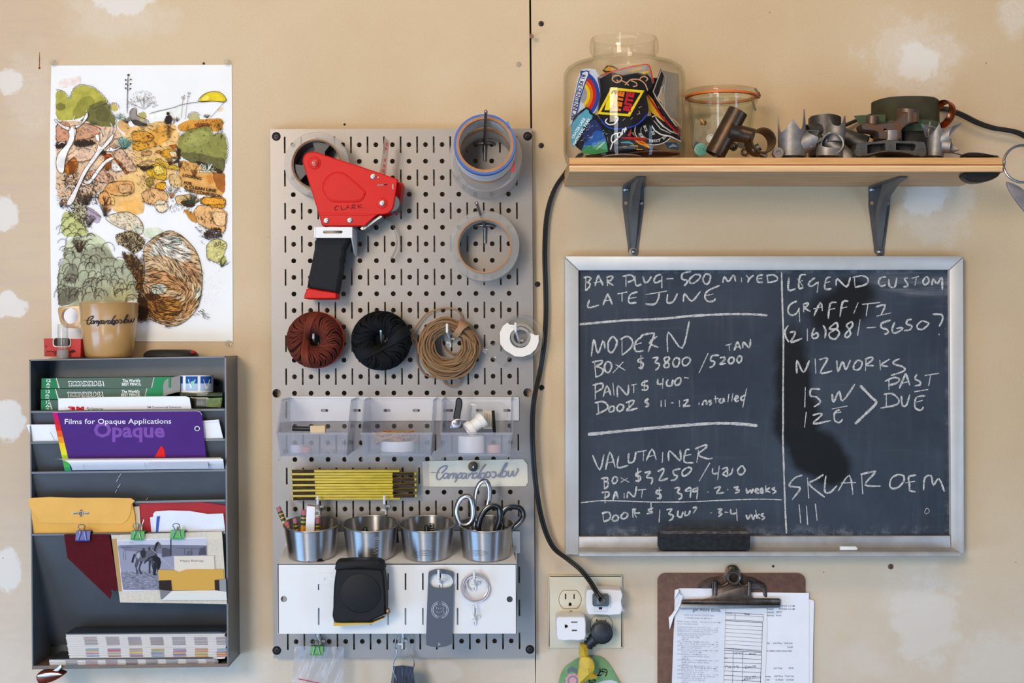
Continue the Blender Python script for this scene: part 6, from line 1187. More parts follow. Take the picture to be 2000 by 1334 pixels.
patch('yellow and red wedge patch right of the black diamond patch', '900,690 955,640 1000,690 1060,800 1120,910 1060,870 960,800', 'd9a21c', (980, 740), .074, lambda m, pl: m.ribbon(pl, g5('945,640 1010,740 1090,860 1180,960 1265,1040'), 4, .0004, col='b01f2a'))
patch('cream backed patch standing against the right side of jar', '1078,395 1180,415 1262,435 1270,640 1266,885 1200,870 1120,840 1110,640', 'b3a594', (1200, 620), .066, lambda m, pl: m.ribbon(pl, g5('1080,370 1130,470 1110,640 1120,835'), 2, .0004, col='ddd3c2'), yaw=-.4)
patch('black pennant with cream border behind the cream patch', '1000,620 1085,385 1112,460 1050,680 1130,800 1210,930 1240,970 1110,850', '2c2828', (1080, 640), .070, lambda m, pl: (m.ribbon(pl, g5('1085,395 1005,610 1040,680 1180,880 1235,960'), 2.4, .0004, col='d8c8ae'), m.ribbon(pl, g5('1110,540 1050,670 1100,730'), 2, .0005, col='e2dede')))
patch('round black badge with white ring lettering low on the right', ell(1010, 1000, 195, 150, 0, 345, 26), '1b191b', (1010, 1000), .073, lambda m, pl: (m.ribbon(pl, ell(1010, 1000, 190, 145, 20, 200), 1.6, .0004, col='d9d6d2'), m.ribbon(pl, ell(1010, 1000, 130, 95, 20, 200), 1.2, .0004, col='bdb9b5'), [m.text(pl, c, 1080+(1010+158*math.cos(a))/5.132, 60+(1000+118*math.sin(a))/5.132, 4.4, 3.4, .0005, math.degrees(a)-90, .03, col='e0dcd8') for c, a in zip('SNIWT NIALP EHT', [math.radians(165-9.5*i) for i in range(15)]) if c != ' '], m.text(pl, 'BICK', 1080+905/5.132, 60+955/5.132, 5, 13, .0005, 70, .03, col='d8d4d0'), m.text(pl, '35', 1080+985/5.132, 60+1010/5.132, 5, 8, .0005, 70, .03, col='d8d4d0')))
patch('black pennant with white stripes low on the right', '900,900 1030,840 1040,880 1130,950 1200,1010 1265,1040 1290,1110 1180,1070 1070,1040 1000,930', '201d20', (1100, 980), .075, lambda m, pl: [m.ribbon(pl, g5(s), w_, .0004, col=c) for s, w_, c in (('905,905 1025,850 1035,880 1110,960 1180,1010 1260,1040', 2.2, 'd8d2cc'), ('960,900 1020,1000 1080,1040 1180,1060 1285,1110', 2.6, 'e6e2de'), ('1010,900 1080,985 1180,1030', 2, 'd2ccc8'), ('1040,900 1100,960 1160,990', 1.6, 'c9c4c0'))], yaw=-.25)
patch('white edged red and brown patch by the right glass', '1130,870 1180,880 1280,990 1290,1060 1220,1000 1150,900', '6a2a26', (1220, 960), .076, lambda m, pl: (m.ribbon(pl, g5('1150,840 1200,900 1235,950 1250,960'), 2, .0004, col='d8b890'), m.ribbon(pl, g5('1190,870 1250,930 1285,975 1290,900'), 1.6, .0005, col='e6e2de')), yaw=-.4)
patch('black patch with white script lettering in the lower middle', '545,970 600,1030 720,985 735,1040 690,1120 700,1200 560,1215', '242224', (630, 1100), .083, lambda m, pl: [m.ribbon(pl, cat(xf([(a*.30+578, b) for a, b in q], 1080, 60, 5.132), 4), 2.2, .0005, col='ddd9d6') for q in ([(-10, 1195), (60, 1130), (140, 1110)], [(240, 1040), (180, 1030), (60, 1050), (20, 1090), (60, 1120), (160, 1100), (230, 1080)], [(330, 1020), (240, 1030), (250, 1070), (330, 1050), (350, 1020), (370, 1050)], [(400, 1040), (390, 1000), (450, 985), (460, 1020), (500, 970), (520, 1000)])])
patch('red and yellow flame patch with teal below the badge', '680,1060 940,1075 960,1120 900,1160 970,1200 830,1190 690,1180', '3a2f30', (820, 1130), .082, lambda m, pl: (m.ribbon(pl, g5('690,1072 800,1078 940,1088'), 4.6, .0004, col='b51f22'), m.fill(pl, g5('815,1100 900,1105 960,1150 970,1185 930,1160 870,1140'), .0004, col='d98a1c'), m.fill(pl, g5('840,1105 900,1112 925,1140 880,1130'), .0006, col='c8401c'), m.ribbon(pl, g5('680,1120 760,1118 810,1140'), 3.6, .0005, col='4aa0aa'), m.ribbon(pl, g5('770,1150 850,1155 840,1190 900,1190'), 2.2, .0006, col='c9a03a'), m.ribbon(pl, g5('680,1170 740,1160'), 2.4, .0006, col='a98a2c')))
patch('red triangle patch beside the white script patch', '745,1050 790,980 775,1060', 'a82430', (770, 1030), .0835)
patch('tan and black striped patch between the badges', '780,1020 830,1010 860,1060 900,1090 840,1080', '8f7458', (830, 1050), .078)
patch('blue and white patch low by the right glass', '1130,1120 1240,1120 1270,1190 1160,1180', '3a78a8', (1200, 1150), .074, lambda m, pl: m.fill(pl, g5('1160,1170 1200,1130 1250,1160'), .0004, col='dfe3e8'), yaw=-.3)
patch('dark patch behind the diamond, upper left of the pile', '445,470 480,450 600,430 600,560 500,720 450,800 470,600', '4a4a52', (520, 600), .072)
# flat layers lying at the bottom
for i, (cx, cy, a, c, l) in enumerate(((690, 1240, 0, 'bfbcba', 'white round patch lying flat at the jar bottom'), (560, 1250, 1, '2a2422', 'dark patch lying flat at the jar bottom, left'), (1000, 1215, 2, '6a4a3a', 'brown patch lying flat at the jar bottom, right'), (1040, 1205, 3, 'b5531f', 'orange patch lying flat at the jar bottom near right glass'), (850, 1235, 4, '2c2626', 'dark patch lying flat at the jar bottom, middle'))):
    x = P(1080+cx/5.132, 300, .14).x; m = MB(c); ctr = Vector((x, -.145+.012*(i % 2), jc.z+.0065+.0019*i)); r_ = .024+.004*(i % 3); v = [ctr+Vector((r_*math.cos(t)*1.2, r_*math.sin(t), .0004*math.sin(3*t))) for t in [2*math.pi*q/22 for q in range(22)]]; m.add(v+[q+Vector((0, 0, .0018)) for q in v], [tuple(range(22)), tuple(range(22, 44))[::-1]]+[(j, (j+1) % 22, 22+(j+1) % 22, 22+j) for j in range(22)]); put(m, 'cloth_patch', CLOTHP, label=l, cat='patch', group='patches in the glass jar')
random.seed(13)
for i, (nm, cl) in enumerate((('black', '2a2628'), ('brick red', '6b2a24'), ('blue', '2f4a78'), ('green', '3a5a40'), ('ochre', '8a6a3a'), ('grey', '5a5254'), ('dark brown', '3a2a20'))):
    a = random.uniform(0, 6.28); rr = random.uniform(.0, .035); c = Vector((jc.x+rr*math.cos(a), jc.y+.022+rr*.7*math.sin(a), jc.z+.02+.013*i)); tl = random.uniform(-.4, .4); m = MB(cl); r_ = random.uniform(.024, .032)
    v = [c+Vector((r_*math.cos(t), r_*.8*math.sin(t), tl*r_*math.cos(t+a))) for t in [2*math.pi*q/16 for q in range(16)]]; m.add(v+[q+Vector((0, 0, .0018)) for q in v], [tuple(range(16)), tuple(range(16, 32))[::-1]]+[(j, (j+1) % 16, 16+(j+1) % 16, 16+j) for j in range(16)]); put(m, 'cloth_patch', CLOTHP, label='plain %s patch buried behind the others in the glass jar' % nm, cat='patch', group='buried patches in the glass jar')
# clip top jar
wc = Vector((P(1409, 300, .075).x, -.075, ZS+.0005)); wj = thing('glass_jar', 'smaller greenish glass jar with orange gasket and clips on shelf', 'jar', wc)
m = MB(); m.lathe([(0, 0), (.037, 0), (.040, .003), (.0415, .02), (.045, .05), (.049, .082), (.0505, .092), (.0525, .095), (.0535, .098), (.0535, .1035), (.0505, .1035), (.048, .093), (.046, .082), (.042, .05), (.0385, .02), (.036, .007), (0, .006)], wc, (0, 0, 1), 60); put(m, 'glass_wall', GLASS2, wj)
m = MB(); m.lathe([(.048, .1035), (.0545, .1035), (.0548, .105), (.0545, .1065), (.048, .1065)], wc, (0, 0, 1), 60, closed=True); put(m, 'gasket', mt('orange_rubber', 'd2621c', .5), wj)
m = MB(); m.lathe([(0, .098), (.044, .098), (.046, .1066), (.0542, .1066), (.0548, .109), (.0540, .113), (.052, .1145), (.046, .115), (0, .1145)], wc, (0, 0, 1), 60); put(m, 'lid', GLASS2, wj)
m = MB()
def strip(mb, pts, wv): v = [Vector(p) for p in pts]; n = len(v); wv = Vector(wv); mb.add([p-wv for p in v]+[p+wv for p in v], [(i, i+1, n+i+1, n+i) for i in range(n-1)])
strip(m, [P(x, y, .078) for x, y in pp('1470,175 1474.5,172.5 1477,177 1482,182 1484,188 1482,193 1477,193.5 1471,194.5 1470,197 1472,205 1475.5,216')[0]], (.001, -.004, 0)); put(m, 'clip', STEEL, wj)
for i, (cx, cy, r_, c, l, tx) in enumerate(((1369, 292, 13, '5b9c94', 'teal round sticker inside the smaller jar', 1), (1389, 271, 9.5, 'd9d6d6', 'white round button inside the smaller jar', 0), (1433, 286, 8.5, '1c1b1a', 'black round button with gold letters inside the smaller jar', 2), (1449, 281, 8.5, '8a8478', 'grey metal button inside the smaller jar', 0), (1455, 297, 8, '6a1f1f', 'dark red bottle cap inside the smaller jar', 3), (1360, 283, 8, '2a2a30', 'black button leaning at the left of the smaller jar', 0))):
    d = .108-.003*i; pl = F(d); t = thing('round_button', l, 'button', pl(cx, cy+r_)); m = MB(c); m.prism(pl, circ(cx, cy, r_, 26), .003, bev=1.2); put(m, 'button_face', GLOSSY, t)
    m = MB()
    if tx == 1:
        random.seed(2)
        for k in range(34): a, q = random.uniform(0, 6.28), random.uniform(2, 11); x, y = cx+q*math.cos(a), cy+q*math.sin(a); m.ribbon(pl, [(x, y), (x+random.uniform(1, 2.4), y+random.uniform(-.8, .8))], .6, .0004, col='1f4a48')
    elif tx == 2: m.text(pl, 'EV', cx-4.5, cy+3, 6, 9, .0005, -8, .03, col='c9b98a'); m.ribbon(pl, circ(cx, cy, 6.6, 24), .7, .0005, True, col='b8a878')
    elif tx == 3: m.ribbon(pl, circ(cx, cy, 5.5, 24, 5), 1.6, .0005, True, col='a07a5a'); m.fill(pl, circ(cx, cy, 3.4, 14), .0005, col='d8c8b4')
    else: m.ribbon(pl, circ(cx, cy, r_*.75, 24), .8, .0005, True, col='8f8a88')
    put(m, 'button_print', FLAT, t, norm=False)
m = MB(); c = P(1374, 240, .105)
for i in range(9): a = random.uniform(0, 6.28); m.sph(c+Vector((.003*math.cos(a), .002*math.sin(i), .003*math.sin(a))), random.uniform(.0014, .0026), 8)
m.tube([c, P(1369, 232, .105)], .0006, 6); item('gold_brooch', 'small gold brooch inside the smaller jar', 'brooch', m, mt('gold', 'c98a3a', .25, 1))
m = MB(); random.seed(12); vs = []; n = 8
for j in range(n):
    for i in range(n): x = 1358+60*i/(n-1)-(6*(j/(n-1))); y = 232+52*j/(n-1); vs.append(P(x, y+4*math.sin(i), .095+.005*math.sin(i*1.9+j*1.3)))
m.add(vs, [(j*n+i, j*n+i+1, (j+1)*n+i+1, (j+1)*n+i) for j in range(n-1) for i in range(n-1)]); item('crumpled_bag', 'crumpled clear bag inside the smaller jar', 'bag', m, bpy.data.materials['bag_film'])
# ------------------------------------------------------------------ bicycle lugs on the shelf
CAST = mt('cast_steel', '8b8683', .5, .7, var=.2, vs=90, bump=.15, bs=500); BRONZE = mt('bronzed_steel', '4a423d', .36, .8, col2='6a5138', vs=45, bump=.12, bs=400); RUST = mt('rusty_cast_steel', '625a55', .45, .75, col2='704e38', vs=60, bump=.15, bs=500); DKC = mt('dark_cast_steel', '5a5755', .5, .7, var=.2, vs=90, bump=.15, bs=500)
def sleeve(mb, p, ax, R, top, bot=lambda a: 0, th=.0018, n=56, ref=None):
    ax = Vector(ax).normalized(); u = Vector(ref) if ref else (Vector((1, 0, 0)) if abs(ax.x) < .9 else Vector((0, 0, 1))); u = (u-ax*u.dot(ax)).normalized(); v = ax.cross(u); p = Vector(p); vs = []; K = 7
    for k in range(n):
        a = 2*math.pi*k/n; d = u*math.cos(a)+v*math.sin(a); t, b = top(a), bot(a)
        r = R(a) if callable(R) else R
        for j in range(K): h = b+(t-b)*j/(K-1); vs.append(p+d*r+ax*h)
        for j in range(K): h = t-(t-b)*j/(K-1); vs.append(p+d*(r-th)+ax*h)
    m = 2*K; return mb.add(vs, [(k*m+i, ((k+1) % n)*m+i, ((k+1) % n)*m+(i+1) % m, k*m+(i+1) % m) for k in range(n) for i in range(m)])
def sp(a, c, w_): d = (a-math.radians(c)+math.pi) % (2*math.pi)-math.pi; return max(0, 1-abs(d)/math.radians(w_))
g6 = lambda x, y, d: P(1320+x/5.263, 140+y/5.263, d); g7 = lambda s: pp(s, 1620, 160, 5.132)[0]
l1 = thing('frame_lug', 'dark bronzed tube lug with a clamp ring, first on shelf beside the jar', 'lug', g6(600, 880, .14)); m = MB()
a, b = g6(398, 858, .14), g6(640, 405, .14); ax = (b-a).normalized(); L = (b-a).length
sleeve(m, a, ax, .0147, lambda t: L, th=.0016); sleeve(m, g6(520, 600, .14), (g6(880, 690, .14)-g6(520, 600, .14)), .0118, lambda t: .040, lambda t: .004, .002)
br_ = g6(560, 615, .14); dr = (g6(880, 690, .14)-br_).normalized(); m.lathe([(.0185, -.002), (.0160, .003), (.0135, .009), (.0120, .015), (.0116, .022)], br_, dr, 36); put(m, 'tube_body', BRONZE, l1)
m = MB(); sleeve(m, g6(905, 705, .158), (-.16, 1, -.05), .0186, lambda t: .032, th=.0022); put(m, 'clamp_ring', BRONZE, l1)
m = MB(); c = g6(790, 815, .15); m.lathe([(0, 0), (.0055, 0), (.0055, .012), (0, .012)], c, (.8, -.2, .5), 20); m.lathe([(0, .012), (.003, .012), (.003, .022), (0, .022)], c, (.8, -.2, -.35), 14); m.sph(g6(900, 865, .15), (.006, .005, .0035), 12); put(m, 'clamp_bolt', DKC, l1)
l2 = thing('frame_lug', 'silver cast lug with thin upright spikes, second on the shelf', 'lug', g6(1200, 878, .15)); m = MB(); c = g6(1195, 876, .15); 
sleeve(m, c, (0, .0, 1), lambda t: .0205+.0006*math.sin(2*t), lambda t: .033+.026*sp(t, 180, 40)**3+.020*sp(t, 262, 62)**2.2+.036*sp(t, 322, 40)**4+.012*sp(t, 60, 70)**2); put(m, 'socket', CAST, l2)
m = MB(); sleeve(m, c+Vector((.010, -.003, .016)), (.85, -.15, .42), .0145, lambda t: .018+.018*sp(t, 100, 90)**2+.010*sp(t, 260, 70)**2, lambda t: .002); put(m, 'socket', CAST, l2)
m = MB(); q = g6(1055, 832, .172); m.lathe([(.0035, 0), (.0075, 0), (.008, .004), (.0075, .012), (.0035, .012)], q+Vector((0, .012, 0)), (0, -1, 0), 24, closed=True); m.lathe([(.0, .010), (.0036, .010), (.0036, .011)], q+Vector((0, .012, 0)), (0, -1, 0), 16); put(m, 'rolled_eye', CAST, l2)
l3 = thing('frame_lug', 'dark bottom bracket lug lying behind the silver ones', 'lug', g6(1560, 878, .07)); m = MB(); c = g6(1530, 760, .07); sleeve(m, g6(1530, 870, .075), (0, 0, 1), .024, lambda t: .056+.004*sp(t, 270, 90), th=.003); put(m, 'shell', DKC, l3)
m = MB(); m.lathe([(.0175, 0), (.0215, 0), (.0215, .010), (.0205, .011), (.0175, .011)], g6(1530, 535, .075), (0, 0, 1), 36, closed=True); put(m, 'threaded_collar', DKC, l3)
m = MB(); sleeve(m, g6(1480, 600, .09), (-.9, -.3, -.12), .010, lambda t: .022+.008*sp(t, 90, 60)); sleeve(m, g6(1480, 700, .09), (-.85, -.3, .35), .009, lambda t: .02); sleeve(m, g6(1640, 640, .085), (.9, -.25, -.38), .0135, lambda t: .048+.008*sp(t, 270, 60)); put(m, 'socket', DKC, l3)
l4 = thing('frame_lug', 'silver cast lug with a wide oval mouth, third from the jar', 'lug', g6(1620, 878, .15)); m = MB(); c = g6(1610, 770, .150)
sleeve(m, c+Vector((.006, .022, -.002)), (-.26, -.95, .12), lambda t: .0165 if True else 0, lambda t: .034+.006*sp(t, 100, 50)+.006*sp(t, 280, 60), th=.002); put(m, 'socket', CAST, l4)
m = MB(); sleeve(m, g6(1585, 876, .152), (.05, 0, 1), lambda t: .0175+.004*sp(t, 200, 60), lambda t: .011+.010*sp(t, 190, 60)**2, th=.002); sleeve(m, g6(1660, 800, .14), (.45, -.1, -.5), .013, lambda t: .024+.008*sp(t, 20, 50), lambda t: -.02); sleeve(m, g6(1640, 700, .145), (.10, .2, 1), .0135, lambda t: .016+.018*sp(t, 200, 70)**2.4+.020*sp(t, 320, 60)**2.6, lambda t: -.006); put(m, 'socket', CAST, l4)
m = MB(); m.tube([g6(1500, 690, .16), g6(1440, 720, .165), g6(1380, 775, .165)], [.003, .0028, .002], 8, flat=.5); put(m, 'tang', CAST, l4)
l5 = thing('fork_crown', 'rust flecked fork crown lying on top of the flat windowed crown', 'fork crown', P(1738, 275, .13)); q = F(.150)
m = MB(); m.prism(q, cat(g7('318,430 330,415 370,405 420,412 480,420 560,410 640,395 690,375 720,330 740,300 800,290 850,295 884,300 884,400 850,412 800,425 755,455 725,490 715,540 715,580 500,580 492,540 480,510 440,495 370,490 330,478'), 2, True), .030, holes=[circ(1728.8, 253.8, 3.2, 14)[::-1]], bev=2.5, bm=.004); put(m, 'crown_body', RUST, l5)
m = MB(); c = P(1703, 238, .138); sleeve(m, P(1703, 247, .138), (.05, 0, 1), .0088, lambda t: .014); sleeve(m, P(1773, 240, .135), (0, 0, 1), .0155, lambda t: .018+.003*sp(t, 200, 60)); put(m, 'socket', RUST, l5)
m = MB(); sleeve(m, P(1738, 276, .135), (0, 0, 1), .0165, lambda t: .014); put(m, 'steerer_seat', CAST, l5)
l6 = thing('fork_crown', 'grey flat fork crown with two rectangular windows resting on the shelf', 'fork crown', P(1740, 305, .15)); q = F(.168)
m = MB(); m.prism(q, cat(g7('268,625 300,612 370,600 470,595 560,580 640,578 720,590 830,590 950,600 970,640 975,742 860,742 800,722 720,708 600,702 500,712 400,742 268,748 258,690'), 1, True), .028, holes=[pp('1694,283 1700,281.5 1729,279.5 1729.5,293.5 1700,299 1694,300', 0, 0, 1)[0][::-1], pp('1750,279 1784,280.5 1789,283 1786,294 1782,294.5 1750,293', 0, 0, 1)[0][::-1]], bev=1, bm=.0015); m.prism(F(.143), g7('380,610 860,600 865,700 385,720'), .003, col='1a1512'); put(m, 'crown_body', DKC, l6)
for x, r_ in ((1679, 8), (1800, 8)):
    m = MB(); sleeve(m, P(x, 296, .169), (0, 1, 0), r_*1.1*S, lambda t: .028, th=.002); put(m, 'blade_socket', DKC, l6)
m = MB(); m.text(q, 'C', 1737, 288, 4.5, 4, .0003, 0, .02, col='3a3634'); put(m, 'cast_mark', FLAT, l6, norm=False)
l7 = thing('frame_lug', 'pale silver lug with curled horns, last on the right of shelf', 'lug', P(1838, 306, .155)); m = MB(); c = P(1826, 306, .155)
sleeve(m, c, (.08, 0, 1), lambda t: .0125, lambda t: .026+.026*sp(t, 140, 80)**2.4+.022*sp(t, 265, 80)**2.4, th=.002); put(m, 'socket', CAST, l7)
m = MB(); sleeve(m, P(1836, 275, .155), (.75, -.25, .45), lambda t: .0125, lambda t: .012+.028*sp(t, 95, 60)**2.2+.012*sp(t, 200, 70)**2, lambda t: -.012, th=.002); sleeve(m, P(1848, 285, .16), (.9, -.3, -.1), lambda t: .0105, lambda t: .006+.012*sp(t, 250, 75)**2, lambda t: -.006, th=.0018); sleeve(m, P(1822, 262, .155), (-.75, -.3, .5), lambda t: .0095, lambda t: .006+.016*sp(t, 95, 70)**2, lambda t: -.008, th=.0018); put(m, 'socket', CAST, l7)
m = MB(); m.tube([P(1845, 295, .15), P(1863, 299, .15), P(1880, 303, .15)], .0008, 6); put(m, 'wire', DKC, l7)
# green tape roll on a black spool, copper ring
gc = P(1768, 245, .07); kq = S*(D-.07)/D
m = MB(); z0 = ZS+.0005; z1 = P(1768, 244, .07).z; m.lathe([(0, 0), (.047, 0), (.047, z1-z0), (0, z1-z0)], Vector((gc.x+.004, -.07, z0)), (0, 0, 1), 40); bs_ = thing('black_spool', 'black drum with a green woven strap under the green cloth tape', 'spool', Vector((gc.x, -.07, z0))); put(m, 'drum', mt('black_drum', '141312', .6, bump=.2, bs=200), bs_)
gt = thing('cloth_tape_roll', 'dark green cloth tape roll on the black drum on the shelf', 'tape', Vector((gc.x, -.07, z1)))
m = MB(); m.lathe([(.025, .0005), (65*kq, .0005), (64.5*kq, .004), (64*kq, 44*kq), (61*kq, 46.5*kq), (.025, 47*kq)], Vector((gc.x, -.07, z1)), (0, 0, 1), 56, closed=True, shape=lambda a, r, h: (r*(1+.008*math.sin(7*a)+.005*math.sin(13*a)) if r > .03 else r, h*(1+.008*math.sin(5*a)))); put(m, 'tape', mt('green_canvas', '37331f', .9, var=.25, vs=45, bump=.4, bs=500), gt)
m = MB(); m.lathe([(.022, .0), (.0285, .0), (.0285, 50*kq), (.022, 50*kq)], Vector((gc.x, -.07, z1)), (0, 0, 1), 40, closed=True); put(m, 'card_core', CARD, gt)
m = MB(); m.lathe([(66.5*kq, .0), (67.2*kq, .001), (67.2*kq, 21*kq), (66.5*kq, 22*kq)], Vector((gc.x, -.07, z1-.0165)), (0, 0, 1), 56); q = F(.125); m.prism(F(.122), g7('245,340 330,332 560,326 560,400 480,420 310,425 285,400'), .0012); put(m, 'webbing_strap', mt('green_webbing', '40543c', .8, var=.15, vs=300, bump=.5, bs=900), bs_)
m = MB(); cc = P(1841, 223, .1); axc = Vector((-.86, -.42, .28)).normalized(); m.lathe([(.0185, -.006), (.0200, -.0065), (.0208, -.003), (.0208, .003), (.0200, .0065), (.0185, .006), (.0178, 0)], cc, axc, 48, closed=True); item('copper_ring', 'copper coloured ring leaning on the right of green tape roll', 'ring', m, mt('copper', 'a85a38', .25, 1, var=.1))
# ------------------------------------------------------------------ clamp, ring, blade at the shelf end
ct = thing('spring_clamp', 'black padded spring clamp gripping the right end of shelf', 'clamp', P(1925, 350, .16))
for pts, d in (('1350,745 1362,720 1400,704 1500,704 1600,720 1680,738 1690,752 1360,754', .17), ('1346,935 1355,910 1390,897 1500,895 1690,897 1715,915 1690,950 1620,985 1520,1006 1440,1004 1375,975', .185)):
    m = MB(); m.prism(F(d), cat(g7(pts), 2, True), .022, bev=2.5, bm=.004); put(m, 'pad', mt('black_pad', '161514', .4), ct)
m = MB(); m.tube([P(x, y, .18) for x, y in cat(pp('1948,307 1954,312 1958,313 1962,314 1961,323 1960,331 1956,335 1951,337')[0], 4)], .0017, 8); m.tube([P(x, y, .172) for x, y in pp('1949,306 1952,314 1957,317 1961,312')[0]], .0014, 8); put(m, 'spring_wire', ZINC, ct)
m = MB(); m.tube([P(1997+37*math.cos(t), 320+36*math.sin(t), .18+.004*math.sin(t)) for t in [2*math.pi*i/48 for i in range(48)]], .0019, 8, True); item('steel_ring', 'large steel wire ring hooked on the black clamp', 'ring', m, ZINC)
bl = thing('hanging_blade', 'grey tapered metal strip hanging below the steel ring', 'strip', P(1990, 440, .17)); m = MB(); m.prism(F(.175), cat(pp('1966,357 1972,356 1985,361 2000,371 2030,395 2060,420 2050,440 2020,430 2000,412 1985,393 1972,373')[0], 3, True), .003, bev=.8); put(m, 'strip', mt('worn_zinc', '8b8485', .5, .6, var=.2, vs=40), bl)
# ------------------------------------------------------------------ cords
CORD = mt('black_cord', '151515', .45, bump=.1, bs=200)
def cord(name, label, pts, r=.0021, two=True):
    t = thing(name, label, 'cord', P(*pts[len(pts)//2])); p = [P(*q) for q in cat(pts, 6)]
    for s in ((-1, 1) if two else (0,)):
        m = MB(); m.tube([q+Vector((s*r*.85, 0, s*r*.3)) for q in p], r, 8); put(m, 'conductor', CORD, t)
    return t
cord('lamp_cord', 'black two core cord hanging beside the pegboard into the white adapter', [(1135, 300, .004), (1118, 318, .004), (1104, 338, .006), (1086, 364, .010), (1073, 398, .012), (1066, 440, .012), (1064, 500, .012), (1066, 570, .013), (1066, 625, .014), (1062, 680, .014), (1054, 730, .013), (1044, 775, .028), (1040, 820, .028), (1041, 880, .028), (1047, 950, .028), (1060, 1020, .026), (1080, 1068, .022), (1110, 1093, .022), (1133, 1112, .028), (1152, 1135, .042), (1166, 1158, .056), (1174, 1170, .060)])
cord('lamp_cord', 'black cord running behind the green roll and off to the right', [(1560, 290, .02), (1620, 260, .02), (1650, 245, .02), (1700, 226, .01), (1780, 213, .005), (1840, 212, .006), (1860, 217, .02), (1880, 225, .02), (1910, 240, .02), (1940, 250, .02), (1965, 254, .02), (1990, 260, .02), (2030, 280, .02), (2100, 310, .02)], .0026)
# ------------------------------------------------------------------ chalkboard
def slate():
    m, nt, b = newmat('slate'); pos = nd(nt, 'ShaderNodeNewGeometry').outputs['Position']
    base = mixc(nt, mrange(nt, noise(nt, pos, 5, 5, .65), .3, .7), lin('2b323d'), lin('3a424d'))
    st = mrange(nt, noise(nt, nd(nt, 'ShaderNodeMapping', Vector=pos, Scale=(60, 1, 5)).outputs[0], 1, 5, .7), .5, .75); base = mixc(nt, math_(nt, 'MULTIPLY', st, .25), base, lin('5a606a'))
    st = mrange(nt, noise(nt, nd(nt, 'ShaderNodeMapping', Vector=pos, Rotation=(0, .5, 0), Scale=(6, 1, 90)).outputs[0], 1, 5, .7), .56, .8); base = mixc(nt, math_(nt, 'MULTIPLY', st, .22), base, lin('646b75'))
    wob = nd(nt, 'ShaderNodeTexNoise', Scale=16, Detail=5, Roughness=.65); nt.links.new(pos, wob.inputs['Vector']); wv = nd(nt, 'ShaderNodeVectorMath', _operation='SUBTRACT', i0=wob.outputs['Color'], i1=(.5, .5, .5)).outputs[0]
    def blob(cx, cy, rx, ry, so, rot=0, wb=.8):
        q = nd(nt, 'ShaderNodeVectorMath', _operation='SUBTRACT', i0=pos, i1=tuple(P(cx, cy, .012))).outputs[0]
        if rot: q = nd(nt, 'ShaderNodeVectorRotate', _rotation_type='Y_AXIS', Vector=q, Angle=math.radians(rot)).outputs[0]
        q = nd(nt, 'ShaderNodeVectorMath', _operation='MULTIPLY', i0=q, i1=(1/(rx*S), 0, 1/(ry*S))).outputs[0]; q = nd(nt, 'ShaderNodeVectorMath', _operation='MULTIPLY_ADD', i0=wv, i1=(wb, 0, wb), i2=q).outputs[0]
        return mrange(nt, nd(nt, 'ShaderNodeVectorMath', _operation='LENGTH', i0=q).outputs['Value'], 1+so, 1-so)
    k = None
    for a in ((1550, 745, 34, 72, .28), (1556, 822, 46, 66, .22), (1592, 885, 62, 46, .22, -35), (1622, 915, 40, 36, .3), (1640, 605, 66, 44, .35, 25), (1668, 575, 40, 32, .4), (1545, 690, 30, 50, .5)):
        v = blob(*a); k = v if k is None else math_(nt, 'MAXIMUM', k, v)
    base = mixc(nt, math_(nt, 'MULTIPLY', k, .93), base, lin('0a0a0b'))
    for a in ((1560, 760, 30, 80, .6), ):
        base = mixc(nt, math_(nt, 'MULTIPLY', math_(nt, 'MULTIPLY', blob(*a), st), .12), base, lin('6a6d72'))
    sm = blob(1790, 553, 82, 24, .35, -6); base = mixc(nt, math_(nt, 'MULTIPLY', math_(nt, 'MULTIPLY', sm, mrange(nt, noise(nt, nd(nt, 'ShaderNodeMapping', Vector=pos, Rotation=(0, -.15, 0), Scale=(8, 1, 120)).outputs[0], 1, 4, .7), .35, .7)), .45), base, lin('8b8d92'))
    # chalk dust gathered along the edges
    sx = nd(nt, 'ShaderNodeSeparateXYZ', Vector=pos); zt, zb_ = P(0, 530, .012).z, P(0, 1046, .012).z; n2 = mrange(nt, noise(nt, pos, 60, 5, .7), .45, .75)
    ed = math_(nt, 'MAXIMUM', mrange(nt, sx.outputs[2], zt-.006, zt+.002), math_(nt, 'MAXIMUM', mrange(nt, sx.outputs[2], zb_+.022, zb_), mrange(nt, sx.outputs[0], P(1840, 0, .012).x, P(1857, 0, .012).x)))
    base = mixc(nt, math_(nt, 'MULTIPLY', math_(nt, 'MULTIPLY', ed, n2), .45), base, lin('9a9da3'))
    nt.links.new(base, b.inputs['Base Color']); b.inputs['Roughness'].default_value = .55; b.inputs['Specular IOR Level'].default_value = .22; return m
ALU = mt('brushed_aluminium', 'c6c2bd', .42, .2, var=.05, vs=25, stretch=(1, 1, 1), bump=.04, bs=150); ALUS = mt('dull_aluminium', 'b0adab', .42, .4, var=.15, vs=30)
ck = thing('chalkboard', 'framed chalkboard with white chalk notes hanging under the shelf', 'chalkboard', P(1492, 1086, .01)); fq = F(.022); sq = F(.012)
m = MB(); m.prism(sq, rect(1122, 520, 1864, 1056), .009); put(m, 'slate_surface', slate(), ck)
for nm, o in (('frame_rail', [(1103, 502), (1107, 499.5), (1876, 500), (1881, 502), (1854, 527), (1130.5, 528)]), ('frame_rail', [(1103, 502.5), (1130, 528.5), (1130.5, 1084), (1104, 1083)]), ('frame_rail', [(1881.5, 502.5), (1883.5, 1077), (1881, 1083), (1858, 1083), (1854.5, 527.5)])):
    m = MB(); m.prism(fq, o, .020, bev=1.2, bm=.0016); put(m, nm, ALU, ck)
